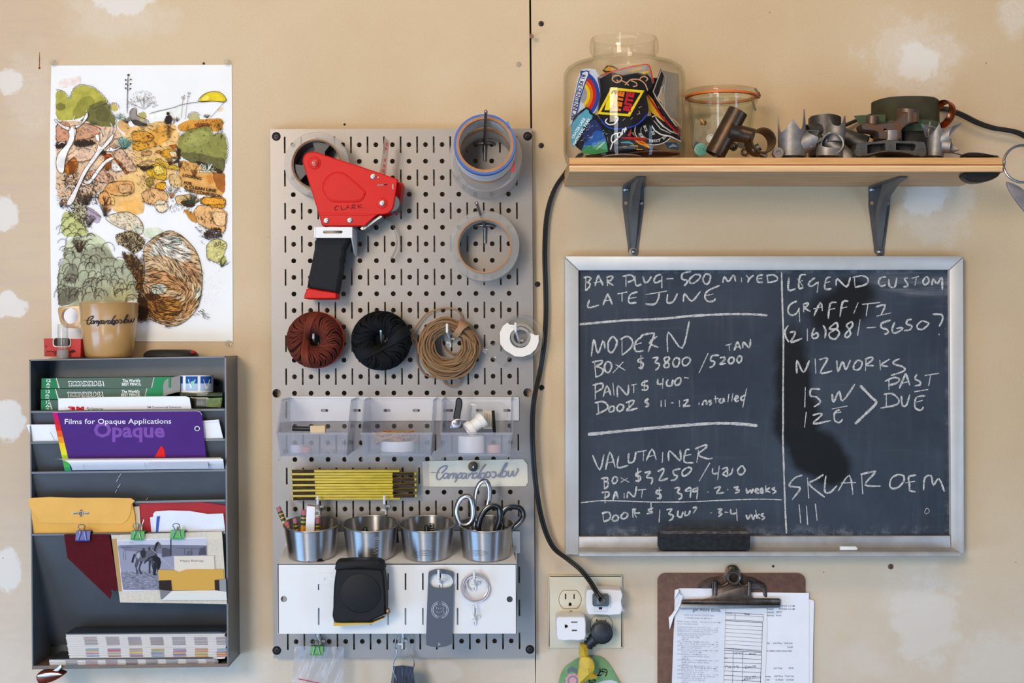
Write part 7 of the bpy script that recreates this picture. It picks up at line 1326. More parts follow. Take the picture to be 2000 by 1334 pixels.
m = MB(); m.prism(fq, [(1131, 1048.5), (1856, 1047), (1857, 1071), (1131, 1072)], .020, bev=.6); put(m, 'frame_rail', ALUS, ck)
m = MB(); zt_ = P(1500, 1071, .022).z; pr_ = [(-.006, zt_+.001), (-.022, zt_+.0012), (-.030, zt_-.0006), (-.040, zt_-.0008), (-.050, zt_-.0002), (-.054, zt_-.0006), (-.056, zt_-.003), (-.056, zt_-.0068), (-.053, zt_-.008), (-.006, zt_-.0085)]
xa, xb = P(1131, 1075, .05).x, P(1873, 1075, .05).x; v = [Vector((x, y, z)) for x in (xa, xb) for y, z in pr_]; n = len(pr_); m.add(v, [tuple(range(n)), tuple(range(n, 2*n))[::-1]]+[(i, (i+1) % n, n+(i+1) % n, n+i) for i in range(n)]); put(m, 'chalk_tray', ALUS, ck)
# chalk marks
def chalkmat():
    m, nt, b = newmat('chalk_marks'); pos = nd(nt, 'ShaderNodeNewGeometry').outputs['Position']; b.inputs['Base Color'].default_value = (*lin('d5d3cf'), 1); b.inputs['Roughness'].default_value = .95
    a = math_(nt, 'MULTIPLY', mrange(nt, noise(nt, pos, 1500, 2, .6), .33, .52), mrange(nt, noise(nt, pos, 190, 3), .28, .58, .55, 1)); nt.links.new(math_(nt, 'MULTIPLY', a, .92), b.inputs['Alpha']); return m
CH = (('A', 1090, 490, 3.924, '195,205 235,200 250,215 225,240 215,240;215,240 243,250 240,275 215,300 207,298;212,205 210,298;283,270 305,195 315,200 345,265;275,245 330,235;375,205 378,270;370,205 400,195 420,200 405,225 378,235 425,265;495,195 550,185 580,200 575,225 530,240;520,190 520,275;590,190 597,265 640,255;650,195 665,240 690,235 715,195;790,180 755,190 735,225 750,245 795,225;795,190 795,285;830,215 885,212;1020,155 955,175 950,215 985,225 990,240 965,270;1050,180 1010,215 1012,245 1045,245 1085,210 1088,185 1050,180;1130,175 1110,215 1120,245 1145,255 1165,220 1165,185 1130,175;1262,245 1275,200 1305,235 1345,185 1360,235;1405,205 1407,240;1440,185 1465,215;1500,185 1465,215 1455,245;1570,185 1535,190 1525,215 1535,240 1570,240;1525,215 1565,210;1600,185 1610,245;1595,190 1650,185 1680,205 1670,230 1600,245;'
 '240,375 230,435 315,415;345,415 375,340 385,340 415,410;350,385 410,375;455,330 530,315;490,325 490,390;610,315 560,330 540,370 550,400 600,395;545,365 600,355;670,335 835,308;775,315 770,360 745,405 700,410 670,405;840,330 835,385 850,400 885,385 915,325;960,390 970,330 1025,385 1090,310;1240,265 1150,305 1125,350 1145,385 1190,385 1205,365;1125,345 1190,330;'
 '255,810 275,680 305,785 345,690 360,750;410,660 385,700 385,760 410,780 440,740 450,690 425,660 410,660;490,670 490,800;475,680 530,655 570,690 560,740 490,800;640,660 600,690 585,735 600,770 655,765;585,720 640,705;635,665 650,645 720,632 735,645 690,775;760,655 700,705 770,740;840,775 845,625 950,745 1005,540;1283,725 1330,712;1310,718 1315,765;1350,765 1370,705 1380,705 1400,755;1350,740 1395,735;1415,745 1420,700 1465,740 1475,675;'
 '260,855 330,840 335,860 290,885;290,885 340,905 335,945 285,970;280,850 290,970;370,850 355,890 365,925 390,930 410,890 400,855 370,850;440,870 515,915;500,850 420,935;655,820 620,830 615,850 650,860 645,895 615,895;635,800 635,910;720,825 765,815 745,855 775,865 770,895 745,915;840,810 815,825 820,850 845,860 850,885 825,895 810,880 835,850 855,825 840,810;900,820 880,850 890,885 915,885 930,850 925,825 900,820;980,815 955,835 955,870 980,880 1010,850 1010,825 980,815;1150,785 1080,935;1235,800 1180,805 1170,840 1200,850 1190,880 1160,895;1240,820 1275,815 1275,835 1240,870 1285,860;1320,815 1305,845 1320,865 1345,850 1345,820 1320,815;1385,805 1370,835 1385,858 1405,840 1405,812 1385,805;'
 '265,1030 330,1015 345,1035 330,1060 285,1085;285,1030 285,1140;345,1120 375,1035 405,1110;350,1090 405,1070;420,1010 430,1110;455,1120 460,1035 530,1105 540,1025;560,1030 605,1020;580,1025 580,1090;690,995 650,1010 645,1030 685,1035 680,1065 640,1065;665,990 660,1070;765,980 765,1020 800,1020;805,975 800,1055;845,985 830,1010 840,1035 870,1030 880,985;925,970 895,1000 905,1030 935,1015 940,980 925,970;965,970 1000,975;'
 '280,1165 345,1155 380,1185 370,1215 290,1255;305,1160 310,1240;405,1190 390,1215 400,1235 425,1225 430,1195 405,1190;470,1175 450,1205 465,1230 495,1215 500,1185 470,1175;520,1165 575,1145 575,1170 525,1225 610,1205;545,1160 540,1225;695,1135 670,1145 670,1160 692,1170 688,1190 668,1195;683,1130 680,1200;790,1145 790,1195;820,1140 822,1195;865,1165 885,1165;930,1145 932,1195;960,1150 995,1140 985,1165 960,1190 1015,1185;'
 '1080,1160 1080,1180;1105,1185 1115,1155 1135,1150 1140,1180;1175,1145 1155,1155 1175,1165 1160,1185;1205,1110 1210,1165;1195,1135 1230,1130;1250,1130 1235,1150 1250,1165 1270,1145 1265,1130 1275,1160;1310,1095 1300,1160;1340,1090 1330,1155;1345,1140 1380,1125 1370,1110 1355,1130 1365,1155 1385,1145;1440,1105 1405,1120 1405,1145 1430,1140;1445,1055 1415,1200'),
 ('B', 1090, 790, 4.302, '290,425 350,550 385,420;400,550 435,400 480,530;420,490 470,480;510,430 500,530 590,510;595,410 590,475 610,490 640,470 655,395;665,400 745,385;720,390 715,475;740,475 790,375 825,465;755,440 815,425;880,400 875,490;930,475 935,390 1025,470 1025,380;1105,380 1075,385 1060,480 1140,490;1065,430 1120,420;1180,385 1165,490;1150,375 1235,340 1245,360 1180,420 1250,455 1300,450;'
 '360,625 410,615 415,640 385,650;385,650 420,655 415,690 385,710;385,620 390,710;470,605 455,640 470,665 495,645 495,615 470,605;525,615 600,655;585,620 525,655;700,560 660,580 655,600 690,605 685,640 650,640;668,535 675,655;725,575 775,565 745,610 790,620 790,650 780,670;835,565 885,540 885,570 850,640 925,620;1030,540 970,555 975,590 1000,600 985,630 945,640;1085,530 1045,560 1050,600 1085,590 1120,550 1110,530 1085,530;1275,490 1185,645;1300,535 1300,580 1350,575;1355,515 1340,635;1375,545 1415,530 1420,550 1385,585 1425,605;1425,540 1425,590 1455,580 1468,535;1545,510 1510,550 1520,585 1550,585 1570,550 1545,510;'
 '365,740 415,735 430,750 415,775 385,785;395,740 395,830;460,805 480,740 490,740 505,790;460,770 505,765;555,745 555,790;580,790 590,735 640,775 660,685;670,720 740,712;710,715 700,785;870,720 830,725 825,745 860,755 865,780 830,790;850,695 855,800;975,705 1020,700 1005,740 1035,755 1035,785 1010,800;1065,730 1090,705 1115,705 1110,785;1070,730 1110,725;1175,700 1135,715 1140,735 1175,720;1175,690 1165,795;1255,735 1265,737;1310,705 1360,690 1355,710 1335,745 1395,740;1420,715 1430,717;1475,700 1515,690 1495,715 1520,720 1515,735 1485,745;'
 '1580,700 1590,745 1615,720 1625,745 1640,705;1650,735 1680,720 1670,705 1655,725 1670,745 1690,740;1695,735 1720,720 1710,705 1698,725 1710,745 1730,735;1745,680 1745,740;1780,700 1750,720 1785,740;1825,700 1800,710 1830,730 1800,750;'
 '375,915 385,985;365,915 420,905 440,930 430,965 385,985;475,930 455,960 470,980 505,965 500,935 475,930;560,905 530,935 540,960 575,950 585,920 560,905;625,880 630,950;620,885 650,880 640,910 690,910;640,920 660,950;800,870 760,885 770,900 795,905 745,920;780,825 785,920;855,885 848,990;910,885 955,880 930,920 965,930 960,960 930,978;1010,890 1005,935 1035,945 1050,900;1070,895 1065,930 1095,925 1110,890;1130,870 1165,865 1135,915;1280,910 1292,912;1340,880 1375,880 1350,910 1375,920 1345,945;1400,905 1430,907;1450,880 1455,920 1500,910;1500,875 1505,980;1580,925 1595,965 1620,925 1640,965 1655,925;1660,885 1670,960;1695,920 1670,940 1700,960;1730,915 1705,930 1735,950 1710,970'),
 ('C', 1480, 490, 3.924, '240,205 235,300 290,290;370,183 325,192 315,285 350,280;305,215 345,270;318,240 345,225;440,205 400,235 390,260 415,270 460,240;465,235 455,320;560,200 525,215 515,290 565,290;520,245 555,235;600,270 610,215 680,275 710,200;740,200 745,275;725,205 800,190 845,215 830,255 745,280;985,200 945,205 925,240 945,270 980,260;1005,215 1010,270 1050,275 1065,205;1150,205 1125,215 1140,240 1150,270 1115,275;1180,210 1235,195;1215,205 1205,265;1285,200 1265,235 1280,260 1310,240 1305,205 1285,200;1335,265 1345,215 1375,250 1410,205 1415,300;'
 '300,385 250,410 230,455 250,490 290,485 320,440;315,435 322,545;350,410 352,470;345,410 385,400 375,425 355,435 405,465;430,500 480,395 495,460;425,445 495,430;540,520 555,405 605,395;550,450 595,440;630,505 650,395 695,385;640,440 685,430;770,395 735,480;800,410 940,395;845,405 830,500;905,430 975,415 945,490;910,500 1020,475;'
 '235,570 210,610 215,660 240,700;245,625 285,620 280,650 255,700 340,670;380,595 380,690;435,590 415,640 425,670 460,660 455,630 420,645;500,570 520,610 515,670;605,545 560,580 555,600 600,600 625,630 595,675 555,665 550,630 610,590 605,545;720,540 680,570 700,600 710,640 680,665 670,640 725,575 720,540;785,525 765,650;835,590 905,585;1020,530 950,555 950,590 985,600 1000,625 970,640;1050,545 1030,600 1045,630 1095,610 1110,590 1060,595;1180,525 1150,530 1140,560 1180,575 1165,605 1120,610;1260,535 1225,565 1225,595 1265,600 1310,560 1290,545 1260,535;1340,485 1410,490 1415,530 1390,580;1390,635 1388,645;'
 '300,940 300,840 350,930 395,840;440,825 445,940;470,835 535,825 480,935 570,920;605,840 615,925 650,850 675,910 710,835;760,840 735,880 740,910 780,905 800,860 780,840 760,840;830,830 825,920;820,830 875,815 875,840 830,875 890,880;935,835 940,915;1010,830 945,875 1000,885;1090,825 1040,850 1050,870 1115,890 1120,920 1020,955;975,1000 1045,970 1085,985 1060,1015 1000,1030;1005,985 1005,1065;1085,1055 1130,950 1140,955 1165,1030;1105,1015 1160,1000;1220,945 1205,980 1240,1000 1245,1025 1200,1035;1280,955 1390,938;1325,950 1310,1035;'
 '365,1045 360,1200;480,1060 410,1060 405,1110 450,1120 480,1160 430,1195;570,1095 580,1160 625,1075 650,1150 745,1020;985,1100 985,1190;965,1100 1030,1095 1080,1140 1060,1180 940,1205;1100,1110 1110,1185 1140,1180 1165,1100;1200,1080 1305,1062;1285,1110 1215,1125 1205,1200 1250,1220 1270,1195;1210,1160 1265,1145;372,1235 358,1352;420,1260 480,1245 485,1265 425,1325 560,1300;565,1212 690,1188;630,1215 590,1240 590,1300 625,1315 650,1290;580,1245 640,1235'),
 ('D', 1480, 790, 4.169, '365,575 300,600 255,660 300,670 345,685 280,775;405,595 415,765;535,570 475,610 420,650 545,755;555,580 545,705 590,715 645,660;655,705 745,575 775,735;680,640 800,635;845,570 855,730;835,570 945,545 950,560 875,655 1000,665;1140,570 1090,600 1075,660 1100,685 1150,670 1190,620 1185,580 1140,570;1290,575 1230,590 1235,650 1240,700 1285,710;1200,640 1280,625;1350,700 1360,600 1410,580 1430,655 1475,605 1520,710'))
m = MB(); ly = 0
for nm, ox, oy, sc_, txt in CH:
    for st in pp(txt, ox, oy, sc_):
        ly += 1; big = max(q[1] for q in st)-min(q[1] for q in st); sm = len(st) > 3
        p = cat(st, 4) if sm else cat(st, 3); m.ribbon(sq, p, [random.uniform(2.6, 4.3) for _ in p], .0003+(ly % 5)*4e-5)
for s, w_ in (('1132,633.5 1154,631.5 1217,626 1294,622.5 1345,617.5 1409,614 1460,613.5 1499,616', 4.6), ('1148,848.5 1190,844.5 1253,838 1322,832 1392,827 1439,827.5 1479.5,831.5', 6), ('1134,982 1155,979.5 1178,978 1229,979 1276,980.5 1346,980 1415,977 1485,975 1528,976.5', 2.2), ('1526.5,531 1528,592 1530,650 1530,700 1529.5,760 1529.5,830 1529,850 1530.5,900 1532,950 1534,1000 1536,1042', 3.4), ('1680,753 1702,776 1711,787 1692,807 1670,828', 5.2), ('1560.5,985.5 1564,1021.5', 4), ('1575,988 1577.5,1025', 4), ('1592.5,984 1596,1017', 4), ('1809.5,992.5 1806,1000 1809,1003.5 1814.5,1000 1813.5,994 1809.5,992.5', 1.2)):
    p = cat(pp(s)[0], 10); m.ribbon(sq, p, [w_*random.uniform(.75, 1.15) for _ in p], .0006)
put(m, 'chalk_writing', chalkmat(), ck, norm=False)
er = thing('board_eraser', 'black felt board eraser lying on the chalkboard tray', 'eraser', P(1376, 1077, .045)); m = MB(); m.prism(F(.053), rrect(1288, 1044, 1465.5, 1074.6, 4), .030, bev=1.5, bm=.002); put(m, 'felt_block', mt('black_felt', '121317', .95, col2='24262c', vs=130, bump=.6, bs=900), er)
m = MB(); m.prism(F(.050), [(1293, 1037), (1462, 1037.5), (1464, 1046), (1290, 1046)], .024, bev=1); put(m, 'dusty_back', mt('dusty_felt', '2a2a2d', .95, col2='5a5654', vs=150, bump=.5, bs=900), er)
m = MB(); m.tube([P(1640.5, 1070.8, .045), P(1642, 1070.8, .045), P(1670, 1070.8, .045), P(1674, 1072.3, .045)], [.0031, .0034, .0034, .002], 14); item('chalk_stick', 'short piece of white chalk lying on the tray', 'chalk', m, mt('chalk', 'e4e4e4', .9))
# ------------------------------------------------------------------ wall outlet
IV = mt('ivory_plastic', 'd5ccb4', .38, var=.03, vs=20); WA = mt('white_adapter', 'e2dfdf', .4); op_ = F(.006)
ou = thing('wall_outlet', 'ivory double wall outlet plate with adapters plugged in, below the chalkboard', 'outlet', P(1144, 1267, .003))
m = MB(); m.prism(op_, rrect(1070, 1123, 1216.5, 1267, 1.5), .006, bev=3.5, bm=.003); put(m, 'cover_plate', IV, ou)
ZR = rrect
def recept(cx, cy, par):
    o = [(x, max(cy-17.5, min(cy+17.5, y))) for x, y in circ(cx, cy, 21.5, 40)]; m = MB(); m.prism(op_, inset(o, -.8), .0004, .0003); put(m, 'gap', mt('dark_gap', '4a3a2c', .8) if 'dark_gap' not in bpy.data.materials else bpy.data.materials['dark_gap'], par)
    m = MB(); m.prism(op_, o, .002, .0012, bev=1, holes=[rect(cx-10, cy-11.5, cx-7.4, cy-.5)[::-1], rect(cx+6.6, cy-10.5, cx+9, cy-1)[::-1], [(cx-3, cy+12.5), (cx-3, cy+8), (cx-1.5, cy+5.8), (cx+1.5, cy+5.8), (cx+3, cy+8), (cx+3, cy+12.5)][::-1]]); r = put(m, 'receptacle', IV, par)
    m = MB(); m.fill(op_, rect(cx-12, cy-13, cx+12, cy+13.5), .0006, col='14100d'); put(m, 'slots', FLAT, par, norm=False)
recept(1113.5, 1171, ou); recept(1174.5, 1221, ou)
m = MB(); m.prism(op_, circ(1113.5, 1195.5, 4.3, 18), .001, .0006, bev=1); m.prism(op_, [(1113, 1192), (1114.4, 1192), (1114.4, 1199), (1113, 1199)], .0003, .0009, col='222222'); put(m, 'plate_screw', mt('ivory_screw', 'a89c84', .35, .5), ou)
a1 = thing('plug_adapter', 'white cube adapter with a sideways socket at lower left of the outlet', 'adapter', P(1115, 1252, .03)); q = F(.044)
m = MB(); m.prism(q, cat([(1087, 1207), (1100, 1204.5), (1130, 1204.5), (1143, 1207), (1144.5, 1230), (1142, 1250), (1115, 1251), (1090, 1250.5), (1087, 1230)], 2, True), .037, bev=2, bm=.003, holes=[rect(1115.5, 1214, 1128, 1216.6)[::-1], rect(1117, 1230, 1127, 1233)[::-1], [(1103, 1220), (1107, 1220), (1110, 1223.5), (1107, 1227), (1103, 1227)][::-1]]); put(m, 'adapter_body', WA, a1); m = MB(); m.fill(q, rect(1100, 1212, 1130, 1236), -.006, col='2a1712'); put(m, 'slots', FLAT, a1, norm=False)
a2 = thing('plug_adapter', 'white rounded adapter holding the black cord at upper right of outlet', 'adapter', P(1180, 1200, .03)); q = F(.042)
m = MB(); m.prism(q, cat([(1147, 1153), (1160, 1152), (1213, 1152.5), (1213.5, 1175), (1213, 1200.5), (1165, 1200.5), (1149, 1200), (1145, 1187), (1144, 1170)], 2, True), .035, bev=1.5, bm=.003); put(m, 'adapter_body', WA, a2); m = MB(); m.fill(q, [(1169.5, 1190.5), (1169.5, 1186), (1176, 1186), (1176, 1190.5)], .0004, col='3a2018'); m.ribbon(q, pp('1160,1184 1160,1194 1186,1194 1186,1184')[0], .6, .0003, col='b9b4b2'); put(m, 'slots', FLAT, a2, norm=False)
m = MB(); m.prism(F(.012), [(1213, 1180), (1219, 1191), (1220, 1194), (1213, 1194)], .002); put(m, 'paper_label', PAPER, a2)
p1 = thing('cord_plug', 'smoky grey plug of the black cord in the white adapter', 'plug', P(1173, 1185, .05)); m = MB(); m.prism(F(.056), rrect(1157.5, 1161.5, 1189.5, 1185, 4), .0135, bev=2, bm=.003); put(m, 'plug_body', mt('smoky_plug', '4b4c50', .3, coat=.3), p1); m = MB(); m.prism(F(.060), rrect(1165, 1167, 1183, 1182, 3), .0045, bev=2); m.lathe([(.0055, 0), (.004, .008), (.0035, .012)], P(1176, 1173, .060), (-.25, -1, .35), 18); put(m, 'strain_relief', mt('grey_relief', '66676a', .35), p1)
p2 = thing('cord_plug', 'black round angled plug at lower right of the outlet', 'plug', P(1174, 1252, .03)); m = MB(); m.lathe([(0, .028), (.0135, .028), (.0145, .0275), (.0165, .0265), (.0165, .010), (.015, .002), (.015, .0005), (0, .0005)], P(1174, 1230, .008), (0, -1, 0), 44)
m.tube([P(1168, 1240, .024), P(1155, 1254, .024), P(1147, 1262, .022)], [.0105, .0085, .0065], 14); put(m, 'plug_body', mt('black_plug', '17191d', .45, coat=.1), p2)
m = MB(); m.lathe([(.0108, 0), (.0116, .0003), (.0116, .0008), (.0108, .0008)], P(1174, 1230, .036), (0, -1, 0), 40); put(m, 'raised_ring', mt('plug_ring', '2a2a2c', .5), p2)
m = MB()
for u in (.35, .6, .85): a = P(1168, 1240, .024).lerp(P(1147, 1262, .022), u); dr = (P(1147, 1262, .022)-P(1168, 1240, .024)).normalized(); m.lathe([(.0085-.003*u+.0026, 0), (.0085-.003*u+.0026, .0022)], a, dr, 16)
put(m, 'grip_ribs', mt('plug_ribs', '1d1f23', .5), p2)
cord('power_cord', 'black cord going down from the round plug under yellow tape', [(1148, 1261, .022), (1142, 1275, .022), (1138, 1300, .022), (1137, 1334, .022), (1136, 1380, .022), (1137, 1430, .02)], .0028, False)
yt = thing('tape_flag', 'crumpled yellow tape wrapped round the cord below the outlet', 'tape', P(1140, 1340, .025)); m = MB(); random.seed(31); q = F(.031)
for o, d in (('1133,1258 1148,1258.5 1149,1275 1148,1286 1136,1287 1131,1278', .029), ('1134,1284 1150,1284 1158,1290 1161,1298 1161,1308 1158,1316 1167,1322 1164,1326 1150,1327 1140,1334 1130,1336 1128.5,1318 1131,1304 1131,1294', .033)):
    pts = pp(o)[0]; cx_, cy_ = sum(p[0] for p in pts)/len(pts), sum(p[1] for p in pts)/len(pts); n = len(pts); V = [F(d+random.uniform(-.003, .003))(*p) for p in pts]+[F(d+.006)(cx_+random.uniform(-3, 3), cy_+t) for t in (-6, 6)]
    m.add(V+[v+Vector((0, .012, 0)) for v in V[:n]], [(i, (i+1) % n, n if (pts[i][1]+pts[(i+1) % n][1])/2 < cy_ else n+1) for i in range(n)]+[(i, (i+1) % n, n+2+(i+1) % n, n+2+i) for i in range(n)]+[(i, n, n+1) for i in range(n) if (pts[i][1] < cy_) != (pts[(i+1) % n][1] < cy_)]+[((i+1) % n, n, n+1) for i in range(n) if (pts[i][1] < cy_) != (pts[(i+1) % n][1] < cy_)])
put(m, 'tape', mt('yellow_tape', 'cfb02c', .5, var=.15, vs=60, col2='b8962a'), yt, norm=False)
lf = thing('green_tag', 'green leaf shaped tag with black letters and a pink flower below the outlet', 'tag', P(1150, 1420, .004)); q = F(.005); g8 = lambda s: pp(s, 1050, 1090, 5.465)[0]
m = MB(); m.prism(q, cat(g8('225,1334 245,1240 290,1165 360,1115 440,1065 540,1055 640,1045 700,1070 745,1110 800,1190 850,1280 900,1360 960,1480 1000,1700 600,1800 250,1700 215,1450'), 2, True), .0008); put(m, 'tag_sheet', mt('green_card_tag', '6f9a68', .7, var=.15, vs=40), lf)
m = MB(); fc = g8('375,1310')[0]
for i in range(9): a = 2*math.pi*i/9; m.fill(q, circ(fc[0]+10*math.cos(a), fc[1]+10*math.sin(a), 5, 12), .0003+i*1e-5, col='d59aa8')
m.fill(q, circ(fc[0], fc[1], 10.5, 18), .0005, col='8c8792'); m.fill(q, circ(fc[0], fc[1], 7, 16), .0006, col='d8a0ac'); m.fill(q, g8('315,1190 360,1155 420,1185 420,1230 360,1210 325,1235'), .0003, col='66737c')
for s in ('655,1185 670,1195 660,1230 640,1255 690,1245', '680,1190 700,1185 740,1200 735,1240 720,1265', '650,1220 690,1210 735,1222', '690,1195 700,1240', '545,1295 560,1330 600,1325', '580,1290 615,1300 610,1330', '545,1312 610,1310', '560,1350 590,1380 620,1370'): m.ribbon(q, cat(g8(s), 3), 1.8, .0006, col='15140f')
m.fill(q, g8('500,1300 530,1285 535,1334 505,1350'), .0004, col='a98ab8'); m.fill(q, g8('640,1334 700,1310 780,1300 850,1320 860,1400 700,1420'), .0003, col='c7c3cc'); put(m, 'tag_print', FLAT, lf, norm=False)
# ------------------------------------------------------------------ clipboard
cbd = thing('clipboard', 'brown hardboard clipboard with a rusty clip full of receipts', 'clipboard', P(1430, 1560, .004)); bq = F(.0045); g9 = lambda s: pp(s, 1270, 1090, 5.469)[0]
m = MB(); m.prism(bq, rrect(1284.5, 1120, 1573, 1560, 15, 6), .0035, bev=.8); put(m, 'hardboard', mt('brown_hardboard', '6f4a36', .6, col2='5a3a2a', vs=90, bump=.1, bs=800), cbd)
def psh(label, pts, d, fn=None, mat=PAPERW, nm='receipt_sheet'): 
    return sheet(nm, label, 'paper', F(d), pts, mat, .0003, (lambda m: fn(m, F(d))) if fn else None)
psh('white sheet at the back of the clipboard papers, sticking out right', [(1540, 1160), (1579, 1170), (1589, 1173), (1590, 1176), (1588, 1260), (1585, 1500), (1530, 1500)], .0055)
def pg(m, q):
    for x, y, s, w_ in ((1521, 1185, '04/19/2023 11:01 AM', 31), (1521, 1191, '04/19/2023 11:01 AM', 31), (1516, 1197, 'JERRY', 12), (1516, 1203.5, 'Kevin', 10)): m.text(q, s, x if w_ < 20 else 1521, y, 3.3, w_, .0002, .3, .006, col='4a4a62')
    for x, y, s, w_ in ((1497, 1191, 'Printed:', 14), (1498, 1197, 'ician(s):', 14), (1498, 1203.5, 'itten by:', 14), (1495, 1257.5, 'ntity', 9), (1509.5, 1257.5, 'Unit Price', 17.5), (1530.5, 1257.5, 'Total Cost', 17.5), (1538, 1265.5, '$ 0.00', 10.5), (1497, 1272.5, 'to replace water pump when', 50), (1511, 1306.5, 'Job Total:', 17), (1540, 1306.5, '$ 0.00', 10), (1494, 1322.5, 'uantity', 12), (1512, 1322, 'Unit Price', 17.5), (1533, 1322, 'Total Cost', 17.5), (1494, 1329.5, '1.00', 9), (1515, 1329.5, '$ 195.00', 14.5), (1536, 1329.5, '$ 195.00', 14.5), (1495, 1337, '1.00', 9), (1515, 1337, '$ 40.00', 14)): m.text(q, s, x, y, 3.3, w_, .0002, .3, .008, col='3a3a52')
    for y in (1261, 1328): m.ribbon(q, [(1495, y-1), (1549, y-1)], .3, .0002, col='b5b6c6')
psh('printed invoice sheet at the right of the clipboard', [(1318, 1153), (1327, 1149), (1450, 1150), (1465, 1157), (1580, 1158), (1580, 1500), (1312, 1500)], .0065, pg)
def pf_(m, q):
    K = '3a2f52'; R_ = lambda x0, y0, x1, y1, w_=.8: m.ribbon(q, [(x0, y0), (x1, y1)], w_, .0002, col=K, taper=False)
    R_(1416, 1196, 1490.5, 1200.5); R_(1416, 1210, 1490, 1214); R_(1435.5, 1197.5, 1435.5, 1211); R_(1490.5, 1200.5, 1490.5, 1214); R_(1418, 1201, 1490.5, 1205, .5)
    R_(1416, 1212, 1489.5, 1216.5, 1); R_(1489.5, 1216.5, 1487.5, 1272, .8); R_(1414, 1266, 1487.5, 1272.5, 1)
    for i in range(7): R_(1416, 1220+7.6*i, 1489-.2*i, 1224+7.7*i, .5)
    R_(1414, 1270, 1487.5, 1274.5, 1); R_(1487.5, 1274.5, 1485, 1340, .9); R_(1451, 1272, 1449, 1340, .7); R_(1432, 1271.5, 1430.5, 1340, .7)
    for i in range(8): R_(1414, 1276+8.6*i, 1487, 1279.5+8.6*i, .8)
    m.text(q, 'TERMS', 1453, 1201.5, 2.8, 12, .0002, 2, .008, col=K); m.text(q, 'YOUR No.', 1417, 1199, 2.8, 14, .0002, 2, .008, col=K); m.text(q, 'UNIT PRICE', 1433, 1277, 2.8, 17.5, .0002, 2, .008, col=K); m.text(q, 'AMOUNT', 1462.5, 1278.5, 2.8, 14, .0002, 2, .008, col=K)
    H = '50506c'
    for s in pp('808,1145 800,1180;808,1145 825,1150 805,1165;830,1180 840,1155 850,1175;855,1150 855,1175 870,1172;890,1155 878,1165 890,1175;900,1150 900,1172 912,1155;915,1165 925,1150 935,1165;940,1150 930,1170 950,1168;1005,1150 995,1180;1015,1152 1030,1150 1020,1165 1030,1178 1012,1176 1030,1150;1045,1155 1038,1170 1050,1175 1055,1158 1045,1155;1068,1155 1062,1170 1074,1174 1078,1158 1068,1155;1098,1148 1092,1160 1102,1164 1108,1150 1098,1148;1118,1148 1112,1160 1124,1164 1128,1150 1118,1148;800,1055 790,1075 830,1072;1000,1268 1020,1262 1010,1285 1000,1298 1020,1290;1040,1262 1028,1280 1040,1290 1045,1275 1030,1280;1062,1265 1056,1282 1070,1286 1074,1268 1062,1265;1095,1260 1090,1270 1102,1274 1106,1262 1095,1260;1118,1258 1112,1270 1124,1272 1128,1260 1118,1258;970,1308 1080,1290 1175,1280', 1270, 1090, 5.469): m.ribbon(q, cat(s, 3), .7, .0003, col=H)
psh('ruled order form with blue handwriting in the middle of the clipboard', [(1400, 1184), (1494, 1184), (1498, 1190), (1498, 1240), (1494, 1340), (1490, 1480), (1395, 1480)], .0078, pf_, mt('form_paper', 'e4e2e4', .75, var=.03, vs=25))
def prc(m, q):
    m.text(q, 'get more done.', 1353, 1193.5, 7, 55, .0002, 1.5, .006, col='4a3444'); K = '9aa0b2'
    L = ['8090 NW EXPORT STREET-8080|337,1202.5,58', 'STORE MANAGER JEN MEDRICK|337,1208,54', '8080 00056 58596   06/24/23 01:36 PM|323,1215,84', 'SALE CASHIER KASSIE|323,1219.5,40', '0730669494285 DS CAL 5GT <A>     1.90|323,1226,80', 'BEHR P2U SATIN & N A K 7GTZ BLK BAZ|323,1230,80', '098057090307 TRASH BGS <A>    21.97|323,1233.8,80', 'HUSKY 42G CONTRACTOR BAGS 20CT|323,1238.4,68', '082474707003 2GAL PAIL <A>|323,1242,50', '2GAL PLASTIC PAIL|331,1246,36', '3@3.98|331,1250,14', '051131945685 SHIM LINE <A>      1.98|323,1254,80', '9IN TRAY AND 4IN 6 ROD FOAM 1.98|327,1258.4,76', '037064131016 HERDEZ5772 <A>     2.97|323,1262.5,80', 'MINI COLLET BRUSH|331,1266.5,38', '037064131030 GENBRUSH # MG <A>   4.97|323,1270.5,80', 'GROUT BRUSH W MG|331,1274.5,40', '077089004069 2" FOAM BRSH <A>|323,1278.6,58', 'FOAM 2 IN WOOD HANDLE BRUSH|331,1283,54', '3@2.97|331,1287,14', '077089004021 1" FOAM BRSH <A>   2.91|323,1290,80', 'FOAM 1 IN WOOD HANDLE BRUSH|331,1294.5,54', '3@0.97|331,1298.6,14', '0954211007052 MAGNETS <A>     9.62|323,1301.6,80', 'MAGNET DISC NEODYMIUM .50IN 35 MM|331,1305.4,68', '039800109071 9V 2PK <A>      4.92|323,1309.6,80', '9-VOLT #1 BLACK 2PK|331,1313.6,44', '039800109090 50C ATM 20 <A>    11.24|323,1317.4,80', '9-POWER DUAL CHARGER 8DISPLAY|331,1321.6,66', '077089004076 1 WIDE BRSH <A>|323,1325.4,56', 'CHIP 2 IN FLAT BRUSH|331,1329.4,46', '3@1.27|331,1333.4,14', 'BATTERY COPY PAPER <A>     5.08|321,1338,80']
    for t in L: s, c = t.split('|'); x, y, w_ = map(float, c.split(',')); m.text(q, s, 1000+x, y, 2.7, w_, .0002, 1.6, .004, col=K)
psh('long shop receipt at the left of the clipboard', [(1330, 1184), (1417, 1184), (1416, 1230), (1413, 1334), (1411, 1470), (1308, 1470), (1312, 1340), (1316, 1230), (1320, 1195)], .0092, prc, mt('receipt_paper', 'dcdde4', .7, var=.05, vs=30, bump=.3, bs=40))
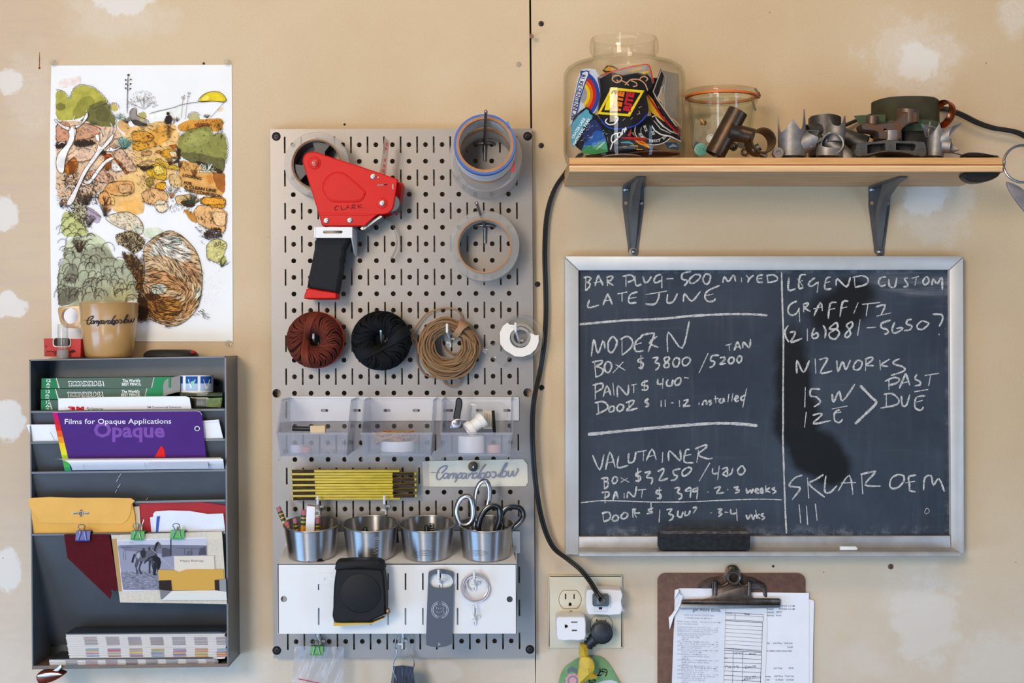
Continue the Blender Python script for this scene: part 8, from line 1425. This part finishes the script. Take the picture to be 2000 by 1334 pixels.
cu = thing('folded_corner', 'curled white paper corner at the upper left of the clipboard', 'paper', P(1320, 1200, .012)); m = MB(); c = [(1318, 1152, .009), (1326, 1150, .010), (1331, 1163, .013), (1325, 1180, .012), (1312, 1200, .009), (1306, 1206, .008)]; e = [(1317, 1170, .009), (1325, 1157, .014), (1334, 1162, .016), (1328, 1184, .016), (1316, 1205, .013), (1308, 1230, .009)]
v = [P(*p) for p in c+e]; m.add(v, [(i, i+1, 7+i, 6+i) for i in range(5)]); put(m, 'paper_corner', PAPERW, cu)
# clip
CLIPM = mt('rusty_clip_steel', '6e5d52', .36, .85, col2='3a302b', vs=35, bump=.12, bs=400)
m = MB(); m.prism(F(.0075), cat(g9('500,300 560,255 640,215 780,190 800,120 830,85 880,72 930,90 955,150 985,185 1100,210 1200,265 1240,300 1250,410 1225,415 1205,390 1195,340 1100,330 660,325 540,325'), 2, True), .0015, bev=.8, holes=[circ(1270+535/5.469, 1090+308/5.469, 2.4, 12)[::-1], circ(1270+1195/5.469, 1090+297/5.469, 2.8, 12)[::-1]]); put(m, 'base_plate', CLIPM, cbd)
m = MB(); top = g9('655,245 680,235 720,250 740,285 790,290 820,262 950,262 985,292 1040,285 1050,250 1080,245 1078,400 1100,430 1380,432 1395,445 1392,500 340,490 330,460 350,445 560,440 650,425 662,400'); m.prism(F(.016), top, .0018, bev=1.6, bm=.002); put(m, 'clip_plate', CLIPM, cbd)
m = MB(); m.prism(F(.0185), g9('318,520 335,492 1392,503 1390,530 325,548'), .006, bev=.8); put(m, 'jaw_lip', mt('worn_jaw', '84807e', .35, .9, var=.15), cbd)
for x in (690, 1055): m = MB(); m.tube([F(.017)(*p) for p in g9('%d,250 %d,300 %d,400' % (x, x+3, x))], .0035, 10); put(m, 'spring_side', CLIPM, cbd)
m = MB(); m.tube([F(.019)(*p) for p in cat(g9('720,285 760,300 800,285 830,262'), 4)], .0016, 8); m.tube([F(.019)(*p) for p in cat(g9('950,262 970,290 1010,298 1040,282'), 4)], .0016, 8); put(m, 'spring_wire', CLIPM, cbd)
m = MB(); c = g9('885,205')[0]; m.lathe([(.0060, 0), (.0118, .0), (.0126, .003), (.0118, .007), (.0095, .009), (.0068, .007), (.0058, .004)], F(.012)(*c), (0, -1, 0), 36, closed=True); put(m, 'hang_ring', mt('bright_worn_steel', '8f857d', .28, .95), cbd)
m = MB(); c = g9('870,118')[0]; screw(m, F(.011), c[0], c[1], 5.6); cs_ = put(m, 'drywall_screw', mt('brassy_screw', '6e5a40', .4, .7, var=.2), label='brassy screw holding the rusty clipboard on the wall', cat='screw')
